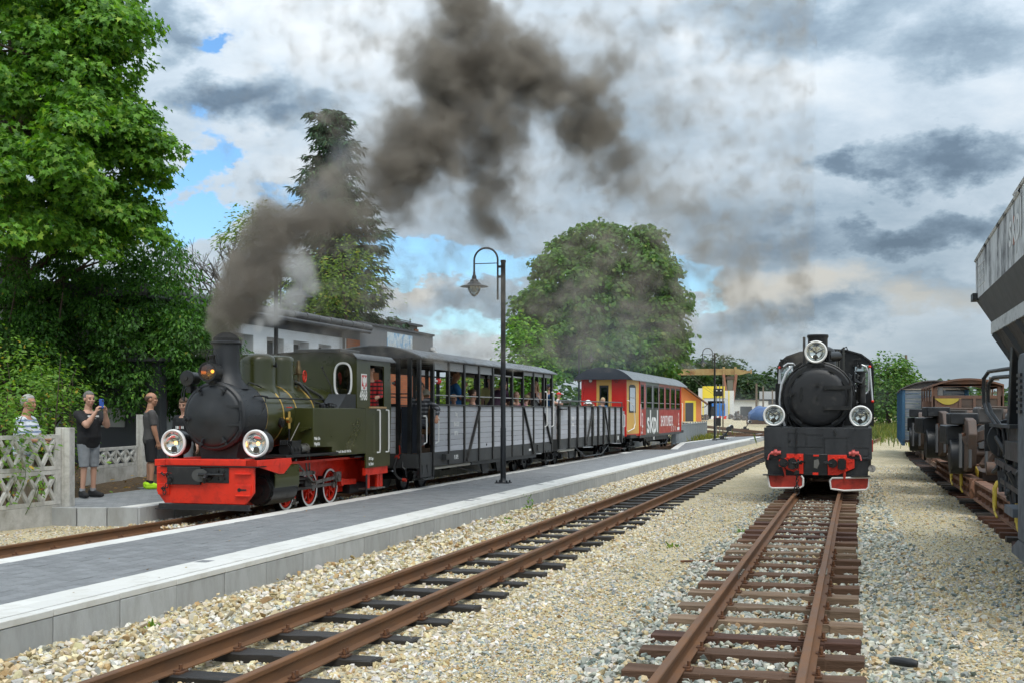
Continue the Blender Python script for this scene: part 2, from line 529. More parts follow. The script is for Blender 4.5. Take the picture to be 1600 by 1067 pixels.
def gravel_material(name, base, alt, dark, cell=38.0, bump=.9):
 if name in MATS:
  return MATS[name]
 m = bpy.data.materials.new(name)
 m.use_nodes = True
 t = NT(m.node_tree)
 out = t.n('ShaderNodeOutputMaterial')
 p = t.n('ShaderNodeBsdfPrincipled')
 t.t.links.new(p.outputs[0], out.inputs[0])
 co = t.n('ShaderNodeTexCoord').outputs['Object']
 wv = t.vm('ADD', co, t.vm('MULTIPLY', t.n('ShaderNodeTexNoise', {'Vector': co, 'Scale': 14.0, 'Detail': 2.0}).outputs['Color'], (.05, .05, .0)))
 v1 = t.n('ShaderNodeTexVoronoi', {'Vector': wv, 'Scale': cell})
 v2 = t.n('ShaderNodeTexVoronoi', {'Vector': wv, 'Scale': cell * 2.3})
 rnd = t.n('ShaderNodeSeparateColor', {0: v1.outputs['Color']})
 big = t.noise(co, .55, 5, .62)
 mid = t.noise(co, 3.0, 5, .65)
 c = t.mix(rnd.outputs[0], base, alt)
 c = t.mix(t.ramp(rnd.outputs[1], [(.86, 0.0), (.9, 1.0)]), c, dark)
 c = t.mix(t.ramp(rnd.outputs[2], [(.90, 0.0), (.93, .8)]), c, (.44, .27, .12))
 k = t.m('MULTIPLY', t.m('MULTIPLY_ADD', big, .7, .62), t.m('MULTIPLY_ADD', mid, .8, .62))
 c = t.mix(1.0, c, t.n('ShaderNodeCombineColor', {0: k, 1: k, 2: t.m('MULTIPLY', k, t.m('MULTIPLY_ADD', big, .3, .84))}).outputs[0], 'MULTIPLY')
 mo = t.ramp(t.noise(t.vm('ADD', co, (9., 4., 0)), .8, 8, .72), [(.60, 0.0), (.72, .55)])
 c = t.mix(mo, c, (.15, .15, .065))
 h = t.m('ADD', t.m('MULTIPLY', v1.outputs['Distance'], 1.0), t.m('MULTIPLY', v2.outputs['Distance'], .45))
 b = t.n('ShaderNodeBump', {'Strength': bump, 'Distance': .022, 'Height': t.m('SUBTRACT', 1.0, h)})
 t.set(p.inputs['Normal'], b.outputs[0])
 t.set(p.inputs['Base Color'], c)
 p.inputs['Roughness'].default_value = .9
 p.inputs['Specular IOR Level'].default_value = .25
 MATS[name] = m
 return m
def build_ground():
 xs = np.concatenate([np.array([-900, -500, -250, -120, -70, -45, -30, -24]), np.arange(-20, 8, .22), np.array([8.5, 10, 13, 18, 26, 40, 70, 120, 250, 500, 900])])
 ys = np.concatenate([np.array([-60, -20, -6, 0, 3]), np.arange(4.5, 40, .28), np.arange(40, 110, 1.2), np.array([115, 125, 140, 170, 220, 300, 450, 700, 1100, 1800, 2600])])
 X, Y = np.meshgrid(xs, ys)
 Z = ground_z(X, Y)
 far = np.clip((Y - 70) / 40, 0, 1)
 Z = Z * (1 - far) + far * .0 + rise(Y)
 v = np.stack([X, Y, Z], -1).reshape(-1, 3)
 nx = len(xs)
 i, j = np.meshgrid(np.arange(len(ys) - 1), np.arange(nx - 1), indexing='ij')
 a = (i * nx + j).ravel()
 f = np.stack([a, a + 1, a + nx + 1, a + nx], -1)
 g = np_mesh('ground', v, f, gravel_material('fine_gravel', (.49, .405, .235), (.58, .52, .38), (.19, .21, .195)), smooth=True)
 tag(g, 'pale yellowish gravel ground spread between the railway tracks', kind='structure')
build_ground()
STONE = attr_mat('ballast_stone', .85, bump=.35, bscale=55.0, spec=.25)
def stone_protos(lod, n=10):
 import bmesh
 out = []
 for k in range(n):
  bm = bmesh.new()
  if lod == 0:
   q = RNG.normal(size=(10, 3))
   q = q / np.linalg.norm(q, axis=1, keepdims=True) * RNG.uniform(.78, 1.08, (10, 1))
   for c in q:
    bm.verts.new(c)
   bmesh.ops.convex_hull(bm, input=list(bm.verts))
   bm.verts.index_update()
   vs = np.array([v.co for v in bm.verts])
  else:
   bmesh.ops.create_icosphere(bm, subdivisions=0 if lod == 2 else 1, radius=1.0)
   vs = np.array([v.co for v in bm.verts]) * RNG.uniform(.7, 1.15, (len(bm.verts), 3))
  vs = vs * np.array([1.0, RNG.uniform(.65, .95), RNG.uniform(.5, .8)])
  fs = np.array([[v.index for v in f.verts] for f in bm.faces])
  bm.free()
  out.append((vs, fs))
 return out
def octa(n=8):
 out = []
 for k in range(n):
  vs = np.array([(1, 0, 0), (0, 1, 0), (-1, 0, 0), (0, -1, 0), (0, 0, 1), (0, 0, -1)], float) * RNG.uniform(.6, 1.2, (6, 3)) * np.array([1, .8, .65])
  fs = np.array([(0, 1, 4), (1, 2, 4), (2, 3, 4), (3, 0, 4), (1, 0, 5), (2, 1, 5), (3, 2, 5), (0, 3, 5)])
  out.append((vs, fs))
 return out
def rot_mats(n, tilt=1.0):
 a = RNG.uniform(0, 2 * PI, n)
 b = RNG.normal(0, .45 * tilt, n)
 c = RNG.normal(0, .45 * tilt, n)
 ca, sa, cb, sb, cc, sc = np.cos(a), np.sin(a), np.cos(b), np.sin(b), np.cos(c), np.sin(c)
 R = np.empty((n, 3, 3))
 R[:, 0] = np.stack([ca * cb, ca * sb * sc - sa * cc, ca * sb * cc + sa * sc], -1)
 R[:, 1] = np.stack([sa * cb, sa * sb * sc + ca * cc, sa * sb * cc - ca * sc], -1)
 R[:, 2] = np.stack([-sb, cb * sc, cb * cc], -1)
 return R
PAL_YEL = [((.58, .49, .30), 4), ((.62, .56, .44), 4), ((.64, .61, .55), 3), ((.40, .27, .13), 1.0), ((.36, .36, .33), 1.2), ((.46, .36, .2), 1.5)]
PAL_GREY = [((.33, .35, .31), 4), ((.44, .44, .38), 4), ((.55, .53, .46), 3), ((.19, .22, .20), 2.6), ((.47, .38, .23), 2.4), ((.38, .26, .14), .4)]
PAL_MIX = [((.54, .44, .25), 4), ((.58, .52, .40), 3), ((.34, .37, .35), 2), ((.22, .25, .24), 1), ((.60, .58, .54), 2), ((.42, .28, .14), .6)]
def scatter(name, label, pts, size, pal, lod=0, lift=.25, tilt=1.0):
 """pts (n,3) -> one mesh of n separate stones"""
 protos = stone_protos(0, 24) if lod == 0 else octa(10)
 n = len(pts)
 which = RNG.integers(0, len(protos), n)
 w = np.array([b for a, b in pal])
 ci = RNG.choice(len(pal), n, p=w / w.sum())
 cols = np.array([a for a, b in pal])[ci] * RNG.uniform(.72, 1.18, (n, 1)) * RNG.uniform(.96, 1.04, (n, 3))
 R = rot_mats(n, tilt)
 V, F, C = [], [], []
 off = 0
 for k, (pv, pf) in enumerate(protos):
  idx = np.nonzero(which == k)[0]
  if len(idx) == 0:
   continue
  vv = np.einsum('nij,mj->nmi', R[idx], pv) * size[idx][:, None, None] + (pts[idx] + np.array([0, 0, 1]) * (size[idx] * lift)[:, None])[:, None, :]
  ff = pf[None] + (np.arange(len(idx)) * len(pv))[:, None, None] + off
  V.append(vv.reshape(-1, 3))
  F.append(ff.reshape(-1, 3))
  C.append(np.repeat(cols[idx], len(pv), 0))
  off += len(idx) * len(pv)
 o = np_mesh(name, np.concatenate(V), np.concatenate(F), STONE, np.concatenate(C))
 return tag(o, label, kind='stuff')
def rnd_pts(x0, x1, y0, y1, n, ypow=1.0, keep=None):
 x = RNG.uniform(x0, x1, n)
 y = y0 + (y1 - y0) * RNG.uniform(0, 1, n) ** ypow
 p = np.stack([x, y], -1)
 vis = (x > -y * .80 - 1.0) & (x < y * .20 + 1.2)
 if keep is not None:
  vis &= keep(x, y)
 p = p[vis]
 return np.concatenate([p, ground_z(p[:, 0], p[:, 1])[:, None]], 1)
def build_stones():
 off_rail = lambda x, y: (np.abs(np.abs(x - MID_X(y)) - .4) > .07)
 p = rnd_pts(-6.0, -4.25, 5.3, 24, 9000, 1.5)
 p[:, 2] += np.clip(RNG.normal(.0, .018, len(p)), -.02, .05)
 a = RNG.uniform(.018, .052, len(p)) * np.where(RNG.random(len(p)) < .12, 1.25, 1)
 p2 = rnd_pts(-6.0, -4.3, 24, 60, 7000, 1.4)
 scatter('ballast', 'coarse pale yellow and grey ballast stones heaped along the platform face', np.concatenate([p]), a, PAL_YEL)
 scatter('ballast', 'small distant ballast stones along the far platform face', p2, RNG.uniform(.03, .06, len(p2)), PAL_YEL, lod=1)
 p = rnd_pts(-4.12, -3.47, 5.3, 22, 4200, 1.4)
 q = rnd_pts(-3.33, -2.5, 5.3, 22, 5200, 1.5)
 p = np.concatenate([p, q])
 scatter('ballast', 'pale broken stones lying between the sleepers of the middle track', p, RNG.uniform(.014, .036, len(p)), PAL_YEL)
 p = rnd_pts(-2.9, -1.5, 5.5, 12, 14000, 1.1)
 q = rnd_pts(-2.9, -1.4, 12, 26, 9000, 1.3)
 p = np.concatenate([p, q])
 scatter('gravel', 'fine yellowish chippings on the path left of the right track', p, RNG.uniform(.006, .02, len(p)) * np.where(RNG.random(len(p)) < .06, 1.9, 1), PAL_MIX, lod=1, lift=.35)
 inb = lambda x, y: np.ones_like(x, bool)
 p = rnd_pts(-1.02, -.36, 5.5, 24, 8500, 1.2)
 p[:, 2] += RNG.uniform(-.005, .04, len(p)) + np.clip((p[:, 1] - 8) / 8, 0, 1) * .010
 q = rnd_pts(-1.75, -1.14, 5.5, 16, 4600, 1.2)
 q[:, 2] += RNG.uniform(-.005, .025, len(q)) + np.clip((q[:, 1] - 8) / 8, 0, 1) * .01
 r = rnd_pts(-.22, .65, 5.5, 18, 5200, 1.2)
 p = np.concatenate([p, q, r])
 scatter('ballast', 'grey green crushed stone filling the right track', p, RNG.uniform(.016, .042, len(p)), PAL_GREY)
 p = rnd_pts(-1.7, .6, 16, 34, 4200, 1.2)
 scatter('ballast', 'grey crushed stone around the black locomotive', p, RNG.uniform(.025, .05, len(p)), PAL_GREY, lod=1)
 p = rnd_pts(.5, 2.3, 5.5, 13, 12000, 1.1)
 q = rnd_pts(.45, 2.2, 13, 40, 13000, 1.5)
 p = np.concatenate([p, q])
 scatter('gravel', 'fine trodden gravel on the path beside the rusty wagons', p, RNG.uniform(.006, .019, len(p)) * np.where(RNG.random(len(p)) < .09, 2.0, 1), PAL_MIX, lod=1, lift=.35)
 p = rnd_pts(.5, 2.2, 5.6, 15, 420, 1.2)
 scatter('gravel', 'scattered larger stones lying on the right hand path', p, RNG.uniform(.025, .05, len(p)), PAL_GREY)
 p = rnd_pts(-11.6, -9.0, 10.5, 18, 4500, 1.0)
 scatter('gravel', 'pale grit lying between the concrete fence and the rail', p, RNG.uniform(.008, .026, len(p)), PAL_YEL, lod=1)
 p = rnd_pts(-10.5, -9.1, 16, 45, 5200, 1.2)
 p[:, 2] += .05
 scatter('ballast', 'ballast stones lying under the passenger train', p, RNG.uniform(.025, .05, len(p)), PAL_MIX, lod=1)
build_stones()
# ================================================================ TRACKS
RUST = M('rusty_rail', (.125, .060, .027), .62, var=.30, scale=7, col2=(.19, .085, .032), c2scale=6, c2amt=.42, c2edge=.16, bump=.10, bscale=80, stretch=(1, .35, 1))
RUSTFIX = M('rusty_iron', (.085, .042, .024), .75, var=.3, scale=30, col2=(.17, .07, .028), c2scale=20, c2amt=.45)
TARRED = M('tarred_wood', (.020, .017, .015), .55, ov=.35, var=.35, scale=14, stretch=(.25, 1, 1), col2=(.06, .048, .04), c2scale=8, c2amt=.33, c2edge=.15, bump=.25, bscale=60)
TIMBER = [M('weathered_timber', (.125, .068, .040), .85, ov=.3, var=.35, scale=16, stretch=(.14, 1, 1), col2=(.06, .032, .018), c2scale=5, c2amt=.42, c2edge=.14, bump=.5, bscale=50),
   M('grey_timber', (.19, .13, .085), .88, ov=.25, var=.35, scale=16, stretch=(.14, 1, 1), col2=(.085, .05, .03), c2scale=5, c2amt=.38, c2edge=.14, bump=.5, bscale=50),
   M('red_timber', (.085, .034, .018), .7, var=.35, scale=14, stretch=(.14, 1, 1), col2=(.04, .018, .012), c2scale=5, c2amt=.45, c2edge=.14, bump=.4, bscale=50)]
RPROF = [(-.055, 0), (.055, 0), (.055, .009), (.012, .022), (.0075, .034), (.0075, .085), (.012, .094), (.027, .099), (.029, .125), (.024, .131), (-.024, .131), (-.029, .125), (-.027, .099), (-.012, .094), (-.0075, .085), (-.0075, .034), (-.012, .022), (-.055, .009)]
def rail(par, fx, dx, ztop, y0, y1, step=2.5):
 ys = np.arange(y0, y1 + .01, step)
 rows = []
 for y in ys:
  x = float(fx(y)) + dx
  zr = float(rise(y)) + ztop
  rows.append([(x + a, float(y), zr - .131 + b) for a, b in RPROF] + [(x + RPROF[0][0], float(y), zr - .131)])
 return MB().sheet(rows).build('rail', RUST, par, smooth=25, fix=False)
def sleeper_mesh(L, w, h, jag=.006):
 import bmesh
 bm = bmesh.new()
 bmesh.ops.create_cube(bm, size=1)
 for v in bm.verts:
  v.co = Vector((v.co.x * L, v.co.y * w, v.co.z * h - h / 2))
 bmesh.ops.subdivide_edges(bm, edges=[e for e in bm.edges if abs((e.verts[0].co - e.verts[1].co).x) > L * .5], cuts=5)
 bmesh.ops.bevel(bm, geom=list(bm.edges), offset=.006, segments=1, affect='EDGES', clamp_overlap=True)
 for v in bm.verts:
  v.co += Vector((random.uniform(-jag, jag), random.uniform(-jag, jag), random.uniform(-jag, jag) * .7))
 me = bpy.data.meshes.new('sleeper')
 bm.to_mesh(me)
 bm.free()
 return me
def fixing_mesh(flip):
 m = MB()
 m.box(-.10, .10, -.055, .055, 0, .012)
 for sx in (-1, 1):
  m.box(sx * .062 - .022, sx * .062 + .022, -.035, .035, .012, .024)
 for sy in (-.022, .022):
  m.cyl((flip * .075, sy, .012), (flip * .075, sy, .058), .0125, n=6)
  m.cyl((flip * .075, sy, .022), (flip * .075, sy, .036), .018, n=6)
 m.cyl((-flip * .075, 0, .012), (-flip * .075, 0, .055), .0125, n=6)
 me = m.mesh('rail_fixing', 0)
 me.materials.append(RUSTFIX)
 return me
FIXM = {1: fixing_mesh(1), -1: fixing_mesh(-1)}
def track(label, fx, ztop, y0, y1, sleepers, L, w, h, mats, xoff=0.0, yfix=0, group=None, rails=(-.4, .4), ysl=None):
 t = thing('railway_track', label, 'railway track', (0, 0, 0), 0, group)
 for dx in rails:
  rail(t, fx, dx, ztop, y0, y1)
 meshes = []
 for m in mats:
  for _ in range(3):
   me = sleeper_mesh(L, w, h)
   me.materials.append(m)
   meshes.append(me)
 for y in sleepers:
  s = put('sleeper', random.choice(meshes), None, t)
  x = float(fx(y)) + xoff + random.uniform(-.03, .03)
  s.location = (x, y, ztop - .135 + float(rise(y)))
  s.rotation_euler = (random.uniform(-.012, .012), 0, random.uniform(-.02, .02) + (PI if random.random() < .5 else 0))
  if y < yfix:
   for dx in rails:
    for fl in (1, -1):
     if fl == -1:
      continue
     f = put('rail_fixing', FIXM[1 if dx > 0 else -1], None, s)
     rz = s.rotation_euler.z
     lx = float(fx(y)) + dx - x
     c = math.cos(-rz)
     f.location = (lx * c, lx * math.sin(-rz), .002)
     f.rotation_euler = (0, 0, -rz)
 return t
def build_tracks():
 ys = list(5.4 + np.arange(0, 60) * .765 + RNG.normal(0, .02, 60)) + list(52 + np.arange(0, 40) * .8)
 track('rusty middle track with black tarred sleepers running beside the platform', MID_X, .13, 4, 130, ys, 1.45, .20, .13, [TARRED], yfix=20)
 ys = [5.05, 5.75, 6.4, 7.08] + [7.77, 8.45, 9.04, 9.79, 10.5, 11.25, 11.88, 12.65, 13.4, 14.05, 14.63] + list(15.3 + np.arange(0, 60) * .66)
 t = track('rusty right hand track on brown timber sleepers leading to the black locomotive', RIGHT_X, .155, 3, 84, ys, 1.5, .21, .15, TIMBER, xoff=-.02, yfix=15)
 for x0, y0 in ((-1.088, 12.15), (-.288, 12.4)):
  m = MB()
  m.box(x0 + .009, x0 + .022, y0 - .26, y0 + .26, .055, .12)
  m.box(x0 - .022, x0 - .009, y0 - .26, y0 + .26, .055, .12)
  for k in (-.18, -.06, .06, .18):
   m.cyl((x0 - .04, y0 + k, .087), (x0 + .042, y0 + k, .087), .013, n=6)
  m.build('joint_plate', STEEL, t, 0)
 ys = list(9 + np.arange(0, 66) * .74)
 track('track under the passenger train with one brown rail showing past the platform edge', TRAIN_X, .04, 7, 80, ys, 1.5, .2, .13, [TARRED], yfix=17)
 ys = list(7 + np.arange(0, 70) * .68)
 track('track under the row of rusty wagons with dark sleeper ends showing', SIDE_X, .155, 6, 80, ys, 1.75, .22, .14, [TARRED, TIMBER[2]], yfix=0)
 for lab, pts in (('far yard track curving behind the end of the platform', [(74, -9.5), (85, -5.5), (100, -3.2), (125, -3.0)]), ('far yard track crossing towards the orange shed', [(78, -4.6), (90, -9), (105, -15), (130, -24)]), ('far siding leading to the white workshop', [(80, -1.9), (95, -7.5), (115, -13.5), (140, -20)])):
  track(lab, interp(pts), .14, pts[0][0], pts[-1][0], list(np.arange(pts[0][0], pts[-1][0], .9)), 1.5, .22, .13, [TARRED], group='far yard tracks')
build_tracks()
# ================================================================ PLATFORMS
CONCRETE = M('cast_concrete', (.38, .39, .39), .85, ov=.10, var=.16, scale=3.5, stretch=(1, 1, .35), col2=(.22, .215, .195), c2scale=3.2, c2amt=.36, c2edge=.18, bump=.2, bscale=90)
WHITEKERB = M('white_painted_slab', (.60, .595, .565), .7, ov=.06, var=.07, scale=5, col2=(.46, .445, .40), c2scale=4, c2amt=.38, c2edge=.14, bump=.12, bscale=120)
PAVER = M('grey_paver', (.185, .193, .20), .85, ov=.16, var=.36, scale=70, col2=(.27, .275, .28), c2scale=2.5, c2amt=.34, c2edge=.2, bump=.5, bscale=150, detail=6)
PX_R = interp([(4, -6.03), (48, -6.03), (62, -5.85), (78, -5.43), (95, -4.6)])
PX_L = interp([(4, -8.58), (50.6, -8.52), (50.75, -7.30), (62.4, -8.465), (66.5, -8.25), (75, -7.82), (92, -6.4), (95, -6.1)])
def paver_far():
 m = bpy.data.materials.new('far_paving')
 m.use_nodes = True
 t = NT(m.node_tree)
 out = t.n('ShaderNodeOutputMaterial')
 p = t.n('ShaderNodeBsdfPrincipled')
 t.t.links.new(p.outputs[0], out.inputs[0])
 co = t.n('ShaderNodeTexCoord').outputs['Object']
 n = t.noise(co, 40, 5, .65)
 b = t.n('ShaderNodeTexBrick', {'Vector': t.vm('MULTIPLY', co, (1, 1, 0)), 'Color1': (.175, .185, .193), 'Color2': (.235, .242, .248), 'Mortar': (.07, .07, .07), 'Scale': 1.0, 'Mortar Size': .004, 'Brick Width': .2, 'Row Height': .165})
 k = t.m('MULTIPLY_ADD', n, .5, .75)
 t.set(p.inputs['Base Color'], t.mix(1.0, b.outputs[0], t.n('ShaderNodeCombineColor', {0: k, 1: k, 2: k}).outputs[0], 'MULTIPLY'))
 p.inputs['Roughness'].default_value = .9
 return m
def build_platform():
 root = thing('platform', 'long grey paved island platform with white edges and concrete face', 'platform')
 root['kind'] = 'structure'
 ys = [4.5] + list(np.arange(6, 50, 2.0)) + [50.6, 50.75] + list(np.arange(52, 95, 1.5)) + [95]
 rows = [[(float(PX_L(y)) + .0, y, -.25), (float(PX_L(y)), y, .088 if y < 30 else .112), (float(PX_R(y)) - .1, y, .088 if y < 30 else .112), (float(PX_R(y)) - .1, y, -.25)] for y in ys]
 MB().sheet(rows).build('platform_body', paver_far(), root, 0, fix=False)
 y = 4.6
 protos = []
 for k in range(5):
  m = MB().box(-.10, 0, -.443, .443, -.45, .062 + random.uniform(-.003, .003)).build('face_block', CONCRETE, root, 0, bevel=.006)
  protos.append(m)
  COL.objects.unlink(m)
 lip = MB().box(-.105, .004, -.446, .446, 0, .055).build('painted_lip', WHITEKERB, root, 0, bevel=.006)
 COL.objects.unlink(lip)
 slab = MB().box(-.21, -.003, -.446, .446, 0, .04).build('white_slab', WHITEKERB, root, 0, bevel=.004)
 COL.objects.unlink(slab)
 while y < 94:
  yc = y + .45
  x = float(PX_R(yc))
  rz = -math.atan2(float(PX_R(yc + .5) - PX_R(yc - .5)), 1)
  b = random.choice(protos).copy()
  COL.objects.link(b)
  b.location = (x + random.uniform(-.004, .004), yc, 0)
  b.rotation_euler = (0, 0, rz)
  if y < 70:
   l = lip.copy()
   COL.objects.link(l)
   l.parent = root
   l.location = (x, yc, .065)
   l.rotation_euler = (random.uniform(-.003, .003), 0, rz)
  for q in (0, 1):
   s = slab.copy()
   COL.objects.link(s)
   s.location = (x - .112 - q * .212, yc + q * .3, .082 + random.uniform(0, .003))
   s.rotation_euler = (0, 0, rz)
  xl = float(PX_L(yc))
  if not 50 < yc < 51.5:
   rl = -math.atan2(float(PX_L(yc + .5) - PX_L(yc - .5)), 1)
   if abs(rl) < .5:
    s = slab.copy()
    COL.objects.link(s)
    s.location = (xl + .215, yc, .082)
    s.rotation_euler = (0, 0, rl)
    s.scale = (1.35, 1, 1)
  y += .9
 pw, pl = .165, .205
 xs = np.arange(-8.36 + pw / 2, -6.46, pw)
 spots = []
 for r, x in enumerate(xs):
  y = 5.0 + (r % 2) * pl / 2
  while y < 30:
   spots.append((x, y))
   y += pl
 spots = [s for s in spots if s[0] > -s[1] * .80 - 1.2]
 spots.sort(key=lambda s: (s[0] ** 2 + s[1] ** 2))
 prot = []
 for k in range(6):
  m = MB()
  h = random.uniform(.1165, .1235)
  e = .006
  a, b = pw / 2 - .004, pl / 2 - .004
  m.add([(-a, -b, .085), (a, -b, .085), (a, b, .085), (-a, b, .085), (-a, -b, h - e), (a, -b, h - e), (a, b, h - e), (-a, b, h - e), (-a + e, -b + e, h), (a - e, -b + e, h), (a - e, b - e, h), (-a + e, b - e, h)],
    [(0, 1, 5, 4), (1, 2, 6, 5), (2, 3, 7, 6), (3, 0, 4, 7), (4, 5, 9, 8), (5, 6, 10, 9), (6, 7, 11, 10), (7, 4, 8, 11), (8, 9, 10, 11)])
  prot.append(m)
 pm = [p.mesh('paver', 0, False) for p in prot]
 for p in pm:
  p.materials.append(PAVER)
 for x, y in spots[:300]:
  o = put('paver', random.choice(pm), None, root)
  o.location = (x, y, random.uniform(-.001, .001))
 big = MB()
 for x, y in spots[300:]:
  p = random.choice(prot)
  dz = random.uniform(-.0015, .0015)
  big.add([(a + x, b + y, c + dz) for a, b, c in p.v], p.f)
 o = big.build('paving', PAVER, root, 0, fix=False)
 o['kind'] = 'stuff'
build_platform()
def build_left_platform():
 root = thing('side_platform', 'low grey platform behind the train with a concrete kerb corner', 'platform')
 root['kind'] = 'structure'
 y0, y1 = 16.35, 75
 MB().prism([(-10.62, y0 + .06), (-10.62, y1), (-15.0, y1), (-15.0, 21.5), (-13.0, 20.6), (-12.75, y0 + 1.2), (-12.7, y0 - .35), (-11.42, y0 - .23)], 'xy', -.3, .205).build('paved_top', MATS_FAR, root, 0)
 k = MB().box(-.06, .06, -.49, .49, -.35, .212).build('kerb_stone', CONCRETE, root, 0, bevel=.006)
 COL.objects.unlink(k)
 w = MB().box(-.28, -.062, -.49, .49, .10, .216).build('white_slab', WHITEKERB, root, 0, bevel=.004)
 COL.objects.unlink(w)
 y = y0 + .5
 while y < 60:
  for p, dx in ((k, 0), (w, 0)):
   o = p.copy()
   COL.objects.link(o)
   o.location = (-10.56 + dx, y, 0)
  y += 1.0
 pts = [(-12.75, y0 - .40), (-12.02, y0 - .34), (-11.38, y0 - .28), (-10.96, y0 - .13), (-10.54, y0 + .04)]
 for p, q in zip(pts, pts[1:]):
  MB().bar((p[0], p[1], -.07), (q[0] - .012, q[1], -.07), .11, .565).build('kerb_stone', CONCRETE, root, 0, bevel=.005)
MATS_FAR = paver_far()
build_left_platform()
# ================================================================ GREEN LOCOMOTIVE
TH = -math.radians(.5)
TX, TY, TZ = -9.53, 16.6, .04
def train_pt(y):
 return (TX + math.sin(-TH) * y, TY + math.cos(-TH) * y, TZ)
def wheel(parent, x, y, r, w, side, rimcol, centre, tyre=True, spokes=8, flange=True):
 """spoked wheel; outer face towards side (+1/-1)"""
 xo = x + side * w / 2
 base = MB()
 prof = [(r * .86, -w / 2), (r, -w / 2), (r, w / 2 - .0), (r * .86, w / 2)]
 base.lathe(prof + [prof[0]], (x, y, r), (side, 0, 0), 32, cap=False)
 if flange:
  base.lathe([(r * .9, -w / 2 - .022), (r + .022, -w / 2 - .018), (r + .018, -w / 2), (r * .9, -w / 2)], (x, y, r), (side, 0, 0), 32, cap=False)
 wh = base.build('wheel', MATTBLACK, parent, 40)
 if tyre:
  MB().ring((xo - side * .004, y, r), (side, 0, 0), r * .88, r * .995, .008, 32).build('tyre', rimcol, wh, 30)
 c = MB()
 c.cyl((x - side * w * .3, y, r), (xo + side * .012, y, r), r * .26, n=16)
 c.ring((x - side * w * .2, y, r), (side, 0, 0), r * .74, r * .885, w * .5, 28)
 for k in range(spokes):
  a = 2 * PI * k / spokes + .2
  d = Vector((0, math.cos(a), math.sin(a)))
  q = Vector((x + side * w * .05, y, r))
  c.bar(q + d * r * .2, q + d * r * .8, .035, .03, up=(1, 0, 0))
 c.cyl((xo, y, r), (xo + side * .03, y, r), r * .13, n=12)
 c.build('wheel_centre', centre, wh, 35)
 return wh
def big_headlight(parent, c, r, depth, lit=True):
 """cylindrical lamp facing -y with white ring, dish, bulb and glass; c = centre of the ring"""
 x, y, z = c
 h = MB().lathe([(0, depth), (r * .75, depth), (r * .9, depth * .85), (r * .97, .02), (r * .97, 0), (r * .86, 0), (r * .84, .03)], c, (0, 1, 0), 28, cap=False).build('headlight', BLACK, parent)
 MB().lathe([(r * .80, .012), (r * .84, -.012), (r * .92, -.022), (r, -.008), (r * 1.01, .02), (r * .96, .03)], c, (0, 1, 0), 32, cap=False).build('lamp_ring', WHITE, h)
 MB().lathe([(r * .83, .012), (r * .70, .07), (r * .45, .11), (r * .12, .128), (0, .13)], c, (0, 1, 0), 28, cap=False).build('reflector', MIRROR, h, 60)
 if lit:
  MB().ball((x + r * .05, y + .06, z), r * .13, 10, 6).build('bulb', emit_mat('warm_bulb', (1.0, .45, .10), 4.0), h)
 m = MB()
 for k in range(3):
  a = k * 2.1 + .4
  m.bar((x, y + .07, z), (x + math.cos(a) * r * .7, y + .085, z + math.sin(a) * r * .7), .006, .006)
 m.cyl((x - r * .05, y + .03, z - r * .45), (x - r * .05, y + .05, z - r * .45), r * .24, n=14)
 m.build('bulb_holder', MATTBLACK, h)
 MB().lathe([(r * .82, .004), (r * .5, -.008), (0, -.012)], c, (0, 1, 0), 28, cap=False).build('lens', LENS, h, 60)
 return h
def rivets(m, pts, r=.008, d=(1, 0, 0)):
 dv = Vector(d)
 for p in pts:
  p = Vector(p)
  m.cyl(p, p + dv * r * .7, r, r * .5, n=6)
